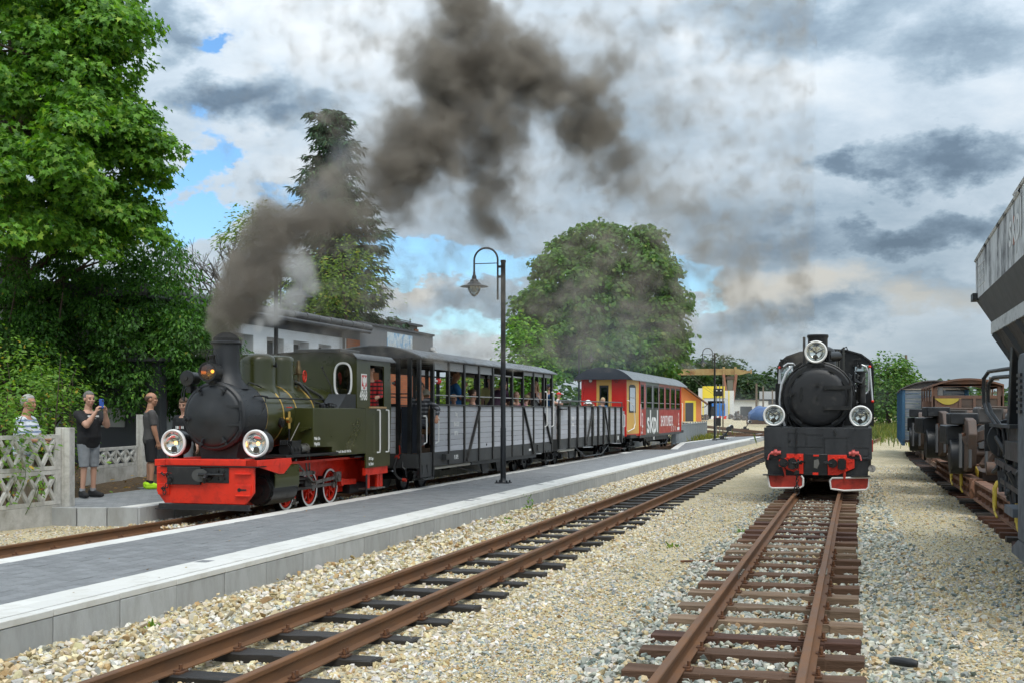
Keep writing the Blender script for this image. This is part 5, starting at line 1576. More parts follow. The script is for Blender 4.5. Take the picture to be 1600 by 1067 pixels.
 hr = MB().tube([(-.70, .62, 1.45)] + [(.68 * math.cos(math.radians(a_)), .64, zc + .68 * math.sin(math.radians(a_))) for a_ in range(195, 80, -12)], .02, 6)
 hr.tube([(.68 * math.cos(math.radians(a_)), .64, zc + .68 * math.sin(math.radians(a_))) for a_ in range(80, -20, -12)], .016, 6)
 hr.build('handrail', BLACK, t)
 MB().tube([(-.62, .7, 1.25), (-.70, .72, 1.5), (-.72, .75, 1.75), (-.69, .8, 2.05), (-.60, .85, 2.28), (-.50, .9, 2.40)], .024, 8).build('silver_pipe', M('silver_paint', (.62, .64, .66), .35, metal=.4), t)
 MB().tube([(-.66, .9, 2.40), (-.58, .9, 2.46), (-.48, .9, 2.46), (-.40, .95, 2.38), (-.36, 1.0, 2.33)], .017, 8).build('silver_pipe', M('silver_paint', (.62, .64, .66), .35, metal=.4), t)
 MB().tube([(-.50, .62, 1.25), (-.56, .6, 1.4), (-.52, .6, 1.5)], .02, 6).tube([(.24, .5, 1.2), (.28, .5, 1.1)], .018, 6).build('drain_pipe', BLACK, t)
 MB().lathe([(.30, -.1), (.25, -.02), (.20, .08), (.19, .14), (.19, .54), (.205, .58), (.21, .60), (.17, .60), (.16, .2)], (-.02, 1.30, 2.40), (0, 0, 1), 30, cap=False).lathe([(.20, 0), (.205, .03), (.20, .045)], (-.02, 1.3, 2.98), (0, 0, 1), 30).build('chimney', MATTBLACK, t, 40)
 MB().box(-.30, -.25, 1.12, 1.18, 2.35, 2.98).build('chimney_pipe', MATTBLACK, t, bevel=.01)
 MB().lathe([(.36, -.2), (.31, 0), (.29, .08), (.285, .40), (.25, .49), (.15, .54), (0, .55)], (.02, 2.55, 2.32), (0, 0, 1), 30, cap=False).build('steam_dome', BLACK, t, 45)
 for x, z in ((-.80, 1.45), (.79, 1.432)):
  hl = big_headlight(t, (x, .28, z), .205, .25, lit=False)
  MB().box(x - .14, x + .14, .2, .55, 1.225, 1.26).build('lamp_bracket', BLACK, hl)
 hl = big_headlight(t, (-.035, .58, 2.66), .213, .30, lit=False)
 MB().box(-.20, .13, .6, .95, 2.36, 2.43).bar((-.30, .7, 2.46), (-.46, .75, 2.36), .05, .04).build('lamp_bracket', BLACK, hl)
 MB().cyl((.16, .9, 2.58), (.36, 1.2, 2.60), .10, n=14).cyl((.20, .9, 2.5), (.20, .9, 2.7), .05, n=8).build('turbo_generator', BLACK, t)
 pm = MB()
 pm.cyl((.80, 1.9, 1.7), (.80, 1.9, 2.02), .09, n=12).cyl((.80, 1.9, 2.05), (.80, 1.9, 2.30), .085, n=12).cyl((.80, 1.9, 2.02), (.80, 1.9, 2.05), .12, n=12).cyl((.80, 1.9, 2.30), (.80, 1.9, 2.33), .11, n=12)
 for k in range(7):
  pm.tube([(.60 + .03 * k, 1.6 + .1 * k, 1.35), (.66 + .02 * k, 1.6, 1.8 + .05 * k), (.56, 1.8, 2.1 + .03 * k)], .014, 5)
 for x, z in ((.66, 2.18), (.72, 2.22), (.78, 2.42), (.70, 1.7), (.76, 1.62), (.66, 1.5), (.68, 2.0), (.62, 1.9)):
  pm.cyl((x, 1.55, z - .05), (x, 1.55, z + .05), .032, n=8).cyl((x - .05, 1.55, z), (x + .05, 1.55, z), .02, n=6)
 pm.tube([(.66, 1.5, 2.30), (.68, 1.5, 2.12), (.80, 1.55, 2.08), (.86, 1.6, 2.2)], .035, 8)
 pm.build('air_pump', BLACK, t)
 pl = MB().cyl((-.80, 2.2, 1.6), (-.80, 2.2, 2.1), .10, n=12).box(-.92, -.70, 3.0, 4.4, 1.25, 1.9)
 pl.build('oil_pump', BLACK, t)
 w2 = MB().cyl((.30, 3.2, 2.3), (.30, 3.2, 2.82), .03, n=8).tube([(.36, 2.9, 2.3), (.37, 2.9, 2.80)], .02, 6).box(.44, .48, 2.4, 2.46, 2.2, 2.84)
 w2.build('whistle', M('grey_pipe', (.075, .075, .068), .35, metal=.5, var=.2), t)
 y = 4.6
 pr = [(-1.01, 1.22), (-1.01, 2.50), (-.96, 2.64), (-.80, 2.77), (-.50, 2.87), (0, 2.93), (.50, 2.90), (.82, 2.80), (1.0, 2.66), (1.07, 2.50), (1.08, 1.22)]
 c = MB()
 c.prism([(-.60, 1.22), (-.60, 2.83), (-.5, 2.87), (0, 2.93), (.5, 2.90), (.60, 2.87), (.60, 1.22)], 'xz', y, y + .03)
 c.prism([(.60, 1.22), (.60, 1.93), (1.08, 1.93), (1.08, 1.22)], 'xz', y, y + .03)
 c.prism([(.60, 2.56), (.60, 2.87), (.82, 2.80), (1.0, 2.66), (1.06, 2.56)], 'xz', y, y + .03)
 c.prism([(.60, 1.93), (.60, 2.56), (.68, 2.56), (.68, 1.93)], 'xz', y, y + .03)
 c.prism([(.97, 1.93), (.97, 2.56), (1.06, 2.56), (1.08, 1.93)], 'xz', y, y + .03)
 c.prism([(-.60, 1.22), (-.60, 1.93), (-1.01, 1.93), (-1.01, 1.22)], 'xz', y, y + .03)
 c.prism([(-.60, 2.56), (-.60, 2.83), (-.80, 2.77), (-.96, 2.64), (-.99, 2.56)], 'xz', y, y + .03)
 c.prism([(-.60, 1.93), (-.60, 2.56), (-.66, 2.56), (-.66, 1.93)], 'xz', y, y + .03)
 c.prism([(-.94, 1.93), (-.94, 2.56), (-1.01, 2.56), (-1.01, 1.93)], 'xz', y, y + .03)
 c.build('cab_front', BLACK, t)
 for x0, x1 in ((.68, .97), (-.94, -.66)):
  fr = [(x0, 2.40), (x0, 2.0), (x0 + .05, 1.93), (x1 - .05, 1.93), (x1, 2.0), (x1, 2.40), (x1 - .06, 2.52), ((x0 + x1) / 2, 2.56), (x0 + .06, 2.52), (x0, 2.40)]
  f = MB().tube([(a_, y - .01, b_) for a_, b_ in fr], .018, 6, cap=False).build('window_frame', M('silver_paint', (.62, .64, .66), .35, metal=.4), t)
  MB().add([(x0, y + .012, 1.93), (x1, y + .012, 1.93), (x1, y + .012, 2.56), (x0, y + .012, 2.56)], [(0, 1, 2, 3)]).build('pane', PANE, f, 0)
 MB().prism(pr[1:-1] + [(1.05, 2.48), (-.99, 2.48)][:0] + [(x * .98, z - .03) for x, z in reversed(pr[1:-1])], 'xz', y - .06, y + 1.9).build('cab_roof', MATTBLACK, t, 40)
 for s, x in ((-1, -1.01), (1, 1.08)):
  MB().box(*sorted((x, x - s * .03)), y, y + .5, 1.2, 2.5).box(*sorted((x, x - s * .03)), y + .5, y + 1.7, 1.2, 1.8).build('cab_side', BLACK, t)
 for x, xx in ((-.945, -.985), (.99, 1.05)):
  g = MB().tube([(x, y - .10, 2.50), (xx, y - .10, 1.76)], .020, 8).build('grab_rail', M('silver_paint', (.62, .64, .66), .35, metal=.4), t)
  MB().ball((x, y - .10, 2.51), .034, 8, 6).ball((xx, y - .10, 1.75), .034, 8, 6).build('rail_knob', RED, g)
 for x in (-.84, .72):
  MB().cyl((x, y - .25, 2.56), (x, y - .25, 2.68), .016, n=6).box(x - .09, x + .09, y - .29, y - .21, 2.66, 2.69).box(x - .09, x + .09, y - .2, y, 2.52, 2.57).build('lamp_iron', BLACK, t)
 MB().cyl((.42, y - .15, 2.80), (.42, y - .15, 2.92), .03, n=8).tube([(.42, y - .15, 2.91), (.50, y - .15, 2.95), (.52, y - .15, 2.88)], .016, 6).build('vent', BLACK, t)
 MB().box(-1.0, 1.0, 6.9, 10.2, .75, 2.0).build('tender_body', BLACK, t, bevel=.02)
 MB().box(.99, 1.01, .05, .4, .78, 1.0).build('side_mark', DULLRED, t)
 MB().lathe([(0, 0), (.06, .01), (.07, .03)], (.98, -.05, .47), (.3, -1, .2), 12).build('mirror_disc', STEEL, t)
 bogie(t, 7.6)
 bogie(t, 9.4)
 return t
BLACKLOCO = build_black_loco()
# ================================================================ ROW OF WAGONS ON THE RIGHT
HX, HZ = 2.8, .155
BROWN = M('rust_brown_frame', (.18, .080, .042), .75, var=.35, scale=6, col2=(.09, .05, .032), c2scale=4, c2amt=.45, c2edge=.15, bump=.2, bscale=60)
DARKRUST = M('dark_rusty_steel', (.085, .060, .048), .7, var=.35, scale=5, col2=(.12, .06, .035), c2scale=5, c2amt=.36, c2edge=.12, bump=.15, bscale=50)
RUSTWALL = M('rusted_wagon_wall', (.13, .075, .055), .75, var=.3, scale=3, stretch=(1, 1, .4), col2=(.20, .085, .045), c2scale=4, c2amt=.42, c2edge=.12, bump=.15, bscale=40)
CHOCK = M('worn_yellow', (.50, .36, .035), .6, var=.25, scale=20, col2=(.10, .06, .03), c2scale=14, c2amt=.38, c2edge=.08)
HGREY = M('hopper_chipped_grey', (.52, .545, .565), .6, var=.22, scale=5, stretch=(1, 1, .5), col2=(.045, .05, .058), c2scale=3.2, c2amt=.46, c2edge=.10, bump=.08, bscale=40)
HDARK = M('hopper_dark', (.048, .054, .060), .5, var=.3, scale=4, col2=(.09, .095, .10), c2scale=4, c2amt=.36, c2edge=.2)
HBLACK = M('hopper_black', (.014, .016, .019), .42, var=.3, scale=5, col2=(.035, .037, .04), c2scale=6, c2amt=.35, c2edge=.2)
HPOST = M('hopper_post', (.085, .10, .12), .5, var=.25, scale=3, col2=(.05, .055, .065), c2scale=4, c2amt=.4, c2edge=.2)
SILVER = M('weathered_white', (.44, .46, .47), .55, var=.2, scale=8, col2=(.14, .15, .16), c2scale=10, c2amt=.40, c2edge=.08)
def transporter(y0, y1, label, chocks):
 """low rusty transporter wagon: two deep side beams carrying wide rails"""
 t = thing('transporter_wagon', label, 'railway wagon', (HX, y0, HZ), 0, 'low rusty transporter wagons')
 L = y1 - y0
 for s in (-1, 1):
  x = s * .86
  m = MB()
  m.prism([(x - .10, .12), (x + .10, .12), (x + .10, .15), (x + .015, .165), (x + .015, .36), (x + .085, .38), (x + .085, .42), (x - .085, .42), (x - .085, .38), (x - .015, .36), (x - .015, .165), (x - .10, .15)], 'xz', 0, L)
  m.build('side_beam', BROWN, t, 25)
  m = MB()
  for y in np.arange(.35, L, .55):
   m.box(*sorted((x - s * .0, x + s * .08)), y - .012, y + .012, .15, .38)
  m.build('stiffener', BROWN, t)
  MB().cyl((x + s * .06, .5, .275), (x + s * .06, L - .5, .275), .032, n=10).build('side_tube', BROWN, t)
  e = MB().tube([(x + s * .02, -.02, .40), (x + s * .06, -.10, .36), (x + s * .08, -.13, .27), (x + s * .04, -.11, .18), (x, -.02, .16)], .03, 6).box(x - .1, x + .1, -.03, .03, .10, .42)
  e.build('beam_end', BROWN, t)
  for i, y in enumerate(chocks):
   if not 0 < y < L:
    continue
   c = MB()
   for q in (0, .16):
    for dx in (-.13, .13):
     c.tube([(x + dx, y + q, .24), (x + dx, y + q, .50), (x + dx * .7, y + q + .02, .58), (x + dx * .2, y + q + .03, .60), (x, y + q + .03, .55)], .022, 6)
   c.bar((x - .13, y, .44), (x - .13, y + .16, .44), .03, .05)
   c.bar((x + .13, y, .44), (x + .13, y + .16, .44), .03, .05)
   c.tube([(x - s * -.14, y + .1, .3), (x + s * .15, y - .1, .2), (x + s * .13, y - .2, .14)], .016, 5)
   c.build('wheel_chock', CHOCK, t)
  MB().ring((x + s * .05, L * .42, .27), (s, 0, 0), .08, .15, .02, 20).build('brake_disc', M('oxide_red', (.16, .035, .025), .6, var=.2), t)
 m = MB()
 for y in np.arange(.1, L, 1.1):
  m.box(-.86, .86, y, y + .14, .20, .34)
 m.box(-.10, .10, 0, L, .22, .32)
 m.box(-.95, .95, -.02, .10, .16, .36)
 m.build('cross_member', BROWN, t)
 j = MB()
 for k in range(14):
  y = random.uniform(.3, L - .3)
  x = random.uniform(-.5, .5)
  j.cyl((x, y, .34), (x + random.uniform(-.3, .3), y + random.uniform(-.4, .4), random.uniform(.36, .5)), random.uniform(.03, .09), n=8)
 j.build('brake_rigging', DARKRUST, t)
 for yy in (1.2, 2.2, L - 2.2, L - 1.2):
  for s in (-1, 1):
   w = MB().lathe([(.02, -.03), (.27, -.05), (.265, -.025), (.245, -.02), (.245, .04), (.2, .045), (.05, .03), (0, .03)], (s * .42, yy, .245), (s, 0, 0), 22, cap=False)
   w.build('wheel', DARKRUST, t, 40)
 MB().box(-.06, .06, -.5, 0, .22, .30).build('drawbar', DARKRUST, t)
 return t
TRANS = [transporter(12.0, 20.6, 'low rusty transporter wagon with yellow wheel chocks under the end of the hopper', (.9, 2.9, 5.2)),
   transporter(21.2, 30.0, 'low rusty transporter wagon under the load of old bogie frames', (1.2, 3.4)),
   transporter(3.0, 11.3, 'nearest low transporter wagon hidden under the hopper', ())]
def build_hopper():
 t = thing('hopper_wagon', 'tall chipped grey hopper wagon with white lettering at the right edge', 'hopper wagon', (HX, 8.0, HZ), 0)
 X0 = 1.30
 yf, yn = 8.45, 1.5
 for s in (-1, 1):
  w = MB().add([(s * X0, yn, 2.95), (s * X0, yf, 2.92), (s * (X0 - .0), yf + .03, 3.42), (s * X0, yn, 3.68)], [(0, 1, 2, 3)])
  w.add([(s * (X0 - .03), yn, 2.95), (s * (X0 - .03), yf, 2.92), (s * (X0 - .03), yf, 3.42), (s * (X0 - .03), yn, 3.68)], [(0, 1, 2, 3)])
  wo = w.build('bin_wall', HGREY, t, 0, fix=False)
  MB().tube([(s * X0, yn, 3.68), (s * X0, 4.6, 3.60), (s * X0, 4.2, 3.57), (s * X0, 6.9, 3.49), (s * X0, yf + .03, 3.42)][::1], .022, 6).build('rim', HGREY, t)
  MB().add([(s * X0, yn, 2.95), (s * X0, yf, 2.92), (s * 1.16, yf - .55, 2.58), (s * 1.16, yn, 2.60)], [(0, 1, 2, 3)]).build('sloped_skirt', HDARK, t, 0, fix=False)
  a = MB().prism([(s * 1.175, 2.60), (s * 1.175, 2.46), (s * 1.155, 2.46), (s * 1.155, 2.60)], 'xz', yn, yf - .52)
  a.build('pale_angle', SILVER, t)
  MB().add([(s * 1.155, yn, 2.47), (s * 1.155, yf - .6, 2.47), (s * .55, yf - 2.2, 1.25), (s * .55, yn, 1.25)], [(0, 1, 2, 3)]).build('chute_side', HBLACK, t, 0, fix=False)
  rb = MB()
  for k in range(7):
   y = yf - .75 - k * 1.1
   rb.bar((s * 1.15, y, 2.46), (s * .60, y - 1.0, 1.4), .06, .08)
  rb.build('chute_rib', HBLACK, t)
 MB().add([(-X0, yf, 2.92), (X0, yf, 2.92), (X0, yf + .03, 3.42), (-X0, yf + .03, 3.42)], [(0, 1, 2, 3)]).build('bin_end', HGREY, t, 0, fix=False)
 MB().add([(-X0, yf, 2.92), (X0, yf, 2.92), (1.16, yf - .55, 2.58), (-1.16, yf - .55, 2.58)], [(0, 1, 2, 3)]).build('end_skirt', HDARK, t, 0, fix=False)
 MB().add([(-1.16, yf - .52, 2.60), (1.16, yf - .52, 2.60), (1.16, yf - .52, 2.46), (-1.16, yf - .52, 2.46)], [(0, 1, 2, 3)]).build('end_angle', SILVER, t, 0, fix=False)
 MB().add([(-1.15, yf - .6, 2.47), (1.15, yf - .6, 2.47), (.55, yf - 2.2, 1.25), (-.55, yf - 2.2, 1.25)], [(0, 1, 2, 3)]).build('chute_end', HBLACK, t, 0, fix=False)
 MB().box(-X0 - .06, -X0 + .04, yf - .25, yf + .02, 2.90, 2.99).build('corner_block', HBLACK, t)
 rot = Matrix(((0, 0, -1), (-1, 0, 0), (0, 1, 0)))
 text('company_lettering', 'skpl', M('faded_white', (.58, .60, .61), .6, var=.12), t, (-X0 - .004, 4.55, 3.30), .52, rot=rot, sx=1.15, bold=.006)
 MB().box(-X0 - .004, -X0 - .001, 4.62, 4.66, 3.12, 3.40).build('orange_stroke', M('faded_orange', (.42, .13, .08), .6), t)
 g = MB()
 for k in range(4):
  g.box(-X0 - .004, -X0 - .001, 7.35, 8.15, 3.05 + k * .085, 3.058 + k * .085)
 for k in range(5):
  g.box(-X0 - .004, -X0 - .001, 7.35 + k * .2, 7.365 + k * .2, 3.05, 3.31)
 g.build('data_grid', M('faded_white', (.58, .60, .61), .6, var=.12), t)
 for s in (-1, 1):
  MB().bar((s * .98, 7.5, .95), (s * .98, 6.9, 2.52), .14, .20, up=(0, 1, 0)).build('stanchion', HBLACK, t, bevel=.01)
  MB().box(*sorted((s * 1.02, s * 1.20)), 1.3, 6.3, 1.0, 1.2).build('sole_bar', HBLACK, t)
  MB().prism([(6.3, 1.36), (8.4, 1.36), (8.4, 1.33), (7.6, .98), (6.3, .85)], 'yz', *sorted((s * 1.0, s * 1.04))).build('end_gusset', HBLACK, t)
  MB().box(*sorted((s * 1.10, s * 1.2)), 3.0, 3.2, .3, 1.98).build('side_post', HPOST, t)
 MB().box(-1.15, 1.15, 6.3, 8.45, 1.33, 1.37).box(-1.2, 1.2, 8.40, 8.46, 1.02, 1.36).build('end_platform', HBLACK, t)
 MB().box(-1.34, -1.12, 3.2, 4.05, .34, 1.98).prism([(3.2, 1.98), (4.05, 1.98), (3.9, 2.04), (3.2, 2.04)], 'yz', -1.34, -1.12).build('side_cabinet', HPOST, t, bevel=.015)
 lv = MB()
 for k in range(7):
  lv.box(-1.36, -1.34, 3.72, 3.98, 1.50 + k * .055, 1.53 + k * .055)
 lv.build('louvre', HBLACK, t)
 MB().prism([(4.0, .34), (4.5, .22), (4.5, .17), (3.4, .17), (3.4, .34)], 'yz', -1.34, -1.16).box(-1.36, -1.16, 4.25, 4.9, .52, .60).build('cabinet_foot', HPOST, t)
 for (yb, o, top) in ((8.42, 0, 2.02), (7.9, .03, 1.93)):
  MB().tube([(-.94, 6.9, top), (-1.05, 7.4, top), (-1.16, yb - .1, top), (-1.205, yb, top - .08), (-1.21, yb + .02, top - .2), (-1.205, yb + .02, 1.62), (-1.18, yb - .1, 1.5), (-1.08, yb - .42, 1.30), (-1.07, yb - .44, 1.18), (-1.07, yb - .42, .98)], .024, 8).build('handrail', HBLACK, t)
 MB().cyl((-.95, 8.48, 1.22), (-.35, 8.48, 1.22), .03, n=8).lathe([(0, 0), (.25, .01), (.26, .03), (.20, .06), (0, .06)], (-.95, 8.05, 1.17), (0, 1, 0), 24).build('buffer', HBLACK, t)
 g = MB()
 for k in range(26):
  y = random.uniform(5.4, 7.9)
  x = random.uniform(-1.12, -.75)
  z = random.uniform(.55, 1.15)
  g.cyl((x, y, z), (x + random.uniform(-.1, .1), y + random.uniform(-.2, .2), z + random.uniform(-.35, .25)), random.uniform(.018, .05), n=7)
  g.ball((x, y, z), random.uniform(.03, .055), 7, 5)
 for k in range(9):
  y, z = 7.9 - k * .27, random.uniform(.85, 1.05)
  g.cyl((-1.08, y, z), (-1.06, y - .03, z - random.uniform(.2, .42)), random.uniform(.02, .04), n=8)
  g.cyl((-1.10, y, z - .1), (-1.0, y, z - .1), .05, n=8)
 g.bar((-1.12, 7.9, .92), (-1.12, 5.5, .86), .03, .07).bar((-1.1, 7.5, .7), (-1.1, 5.8, .66), .03, .06)
 g.build('brake_gear', HBLACK, t)
 MB().cyl((-.95, 6.2, .70), (-.55, 6.2, .70), .20, n=22).cyl((-1.0, 6.2, .70), (-.95, 6.2, .70), .15, n=18).cyl((-1.04, 6.2, .70), (-1.0, 6.2, .70), .06, n=10).build('brake_cylinder', HBLACK, t)
 for y in (6.9, 5.0, 1.6, 3.2):
  for s in (-1, 1):
   MB().lathe([(.04, -.04), (.46, -.06), (.455, -.03), (.43, -.02), (.43, .06), (.36, .065), (.10, .03), (0, .06)], (s * .74, y, .86), (s, 0, 0), 32, cap=False).build('wheel', HBLACK, t, 40)
 return t
HOPPER = build_hopper()
def build_bogie_load():
 """pile of old standard gauge bogie parts loaded on the transporter"""
 t = thing('bogie_frame', 'heap of dark worn bogie frames and axle boxes loaded behind the hopper', 'bogie frames', (HX, 21.4, HZ), 0)
 m = MB()
 m.prism([(.0, .62), (.6, .50), (2.2, .50), (2.8, .62), (3.2, 1.15), (3.1, 1.38), (2.3, 1.42), (1.4, 1.40), (.5, 1.42), (.0, 1.38), (-.2, 1.15)], 'yz', -.98, -.84)
 m.build('side_frame', DARKRUST, t, bevel=.02)
 MB().prism([(.0, .62), (.6, .50), (2.2, .50), (2.8, .62), (3.2, 1.15), (3.1, 1.38), (.0, 1.38), (-.2, 1.15)], 'yz', .70, .86).build('side_frame', DARKRUST, t, bevel=.02)
 MB().box(-.38, .12, -.35, .25, 1.16, 1.50).build('axle_box', M('worn_dark', (.075, .07, .066), .55, var=.3, scale=6, col2=(.13, .08, .05), c2scale=5, c2amt=.33), t, bevel=.05)
 MB().prism([(-.36, .68), (.14, .68), (.20, .76), (.20, 1.02), (.10, 1.14), (-.30, 1.14), (-.38, 1.02)], 'xz', -.42, .1).build('horn_block', M('worn_grey', (.085, .088, .092), .55, var=.3, scale=6, col2=(.14, .09, .06), c2scale=7, c2amt=.3), t, bevel=.015)
 MB().cyl((-.13, -.36, 1.34), (-.13, -.42, 1.34), .04, n=8).build('bolt_hole', MATTBLACK, t)
 MB().cyl((-.72, -.30, .60), (1.0, -.30, .62), .085, n=14).cyl((-.72, -.32, .6), (-.5, -.32, .6), .11, n=14).build('axle_tube', DARKRUST, t)
 MB().cyl((.1, -.2, 1.30), (1.1, -.2, 1.30), .16, n=16).build('bolster', DARKRUST, t)
 for (x, h) in ((-1.10, .56), (-.70, .56), (-.95, .30)):
  MB().cyl((x, -.15, .60), (x, -.15, .60 + h), .026, n=8).build('tie_rod', M('worn_grey', (.085, .088, .092), .55), t)
 MB().bar((-1.0, .2, 1.02), (.05, -.1, 1.42), .3, .16).bar((-.75, -.1, .62), (-.35, .3, 1.2), .12, .1).bar((-.5, .2, .7), (-.2, .4, 1.1), .1, .1).build('brake_lever', DARKRUST, t, bevel=.01)
 MB().box(-1.2, -.75, .6, 1.6, 1.30, 1.5).box(-1.25, -.9, .9, 2.6, .95, 1.28).cyl((-1.2, .9, .75), (-.8, .9, .75), .3, n=16).build('spring_set', HBLACK, t, bevel=.02)
 MB().box(.28, .34, -.45, -.38, .30, .66).bar((.31, -.42, .62), (.27, -.42, .2), .08, .05).cyl((.20, -.45, .66), (.42, -.45, .66), .08, n=10).build('lever_arm', M('worn_steel_blue', (.16, .19, .22), .5, metal=.4, var=.2), t, bevel=.01)
 b = MB()
 for k in range(22):
  x, y, z = random.uniform(-.9, 1.0), random.uniform(.2, 2.6), random.uniform(.45, 1.1)
  b.bar((x, y, z), (x + random.uniform(-.4, .4), y + random.uniform(-.5, .5), z + random.uniform(-.2, .25)), random.uniform(.05, .14), random.uniform(.05, .12))
 b.build('rusty_scrap', BROWN, t)['kind'] = 'stuff'
 MB().box(-.7, .9, .4, 2.8, .36, .5).build('load_deck', DARKRUST, t)
 p = MB().tube([(-.3, -.4, 1.50), (1.2, -.4, 1.46)], .025, 6)
 p.build('hand_pipe', DARKRUST, t)
 return t
BLOAD = build_bogie_load()
dup(BLOAD, (HX - .12, 25.6, HZ + .12), .05, 'second heap of dark bogie frames behind the nearest heap', 'loads of old bogie frames')
dup(BLOAD, (HX - .30, 31.0, HZ + .10), -.06, 'farthest heap of dark bogie frames standing on the drop side wagon', 'loads of old bogie frames')
BLOAD['group'] = 'loads of old bogie frames'
def build_rusty_van():
 t = thing('rusty_van', 'rusty brown roofed wagon with an open upper end and a yellow warning curve', 'railway wagon', (HX + .64, 40.4, HZ), 0)
 hw = 1.02
 def fr(name, x0, x1, z0, z1, mat=RUSTWALL, y=0, d=.06):
  return MB().box(x0, x1, y, y + d, z0, z1).build(name, mat, t, bevel=.004)
 fr('end_post', -hw, -hw + .13, .5, 2.38)
 fr('end_post', hw - .15, hw, .5, 2.38)
 fr('end_rail', -hw + .13, hw - .15, 1.94, 2.04)
 fr('end_rail', -hw + .13, hw - .15, 2.33, 2.40)
 fr('end_panel', -hw + .13, -.25, .8, 1.94, y=.01)
 for x in (-.22, .2, .62):
  fr('end_stay', x - .04, x + .04, .8, 1.94, y=-.02)
 fr('end_panel', -.2, hw - .15, .8, 1.94, DARKRUST, y=.02)
 for k in range(4):
  fr('board_gap', -.2, hw - .15, 1.2 + k * .17, 1.212 + k * .17, MATTBLACK, y=.014, d=.01)
 fr('side_stay', -hw + .15, -hw + .30, 2.05, 2.32, M('worn_grey2', (.16, .16, .155), .6), y=.03)
 pts = [(-.98 + .80 * k / 14, 1.95 - .20 * math.sin(PI * k / 14)) for k in range(15)]
 MB().prism(pts, 'xz', -.012, .004).build('yellow_curve', M('faded_yellow', (.42, .33, .05), .6, var=.2), t, 0)
 pr = [(hw * 1.03 * (-1 + 2 * k / 18), 2.38 + .20 * (1 - abs(-1 + 2 * k / 18) ** 2)) for k in range(19)]
 MB().prism(pr + [(x, z - .06) for x, z in reversed(pr)], 'xz', -.08, 6.0).build('roof', RUSTWALL, t, 40)
 MB().prism([(x, z - .061) for x, z in pr], 'xz', .0, .05).build('gable', RUSTWALL, t)
 for s in (-1, 1):
  MB().box(*sorted((s * hw, s * (hw - .05))), 0, 6, .6, 2.02).box(*sorted((s * hw, s * (hw - .05))), 0, 6, 2.28, 2.40).build('side_wall', RUSTWALL, t)
  for y in np.arange(0, 6.1, 1.5):
   MB().box(*sorted((s * hw, s * (hw + .04))), y - .05, y + .05, .5, 2.38).build('side_post', RUSTWALL, t)
 MB().box(-hw, hw, .0, 6, .4, .6).build('floor', DARKRUST, t)
 MB().box(-hw - .28, -hw, .4, .9, 1.62, 1.86).build('side_ledge', RUSTWALL, t)
 for y in (1.2, 4.8):
  for s in (-1, 1):
   MB().lathe([(.03, -.04), (.30, -.05), (.27, -.02), (.27, .06), (.1, .04), (0, .06)], (s * .42, y, .28), (s, 0, 0), 22, cap=False).build('wheel', DARKRUST, t, 40)
 return t
build_rusty_van()
def build_low_wagon():
 t = thing('flat_wagon', 'low rusty drop side wagon standing in front of the blue van', 'railway wagon', (HX, 30.4, HZ), 0)
 for s in (-1, 1):
  for k in range(4):
   MB().box(*sorted((s * 1.02, s * .97)), k * 2.1, k * 2.1 + 2.06, .42, .92 - .012 * k).build('drop_side', M('mossy_rust', (.085, .06, .038), .8, var=.35, scale=3, col2=(.06, .065, .03), c2scale=2, c2amt=.4, bump=.2, bscale=30), t, bevel=.006)
  for k in range(5):
   MB().box(*sorted((s * 1.02, s * 1.08)), k * 2.1 - .06, k * 2.1 + .02, .3, .95).build('stake', DARKRUST, t)
 MB().box(-1, 1, 0, 8.4, .38, .46).build('deck', DARKRUST, t)
 MB().box(-1.0, 1.0, -.04, .02, .36, .86).build('headboard', RUSTWALL, t)
 bogie(t, 2.0)
 bogie(t, 6.6)
 return t
build_low_wagon()
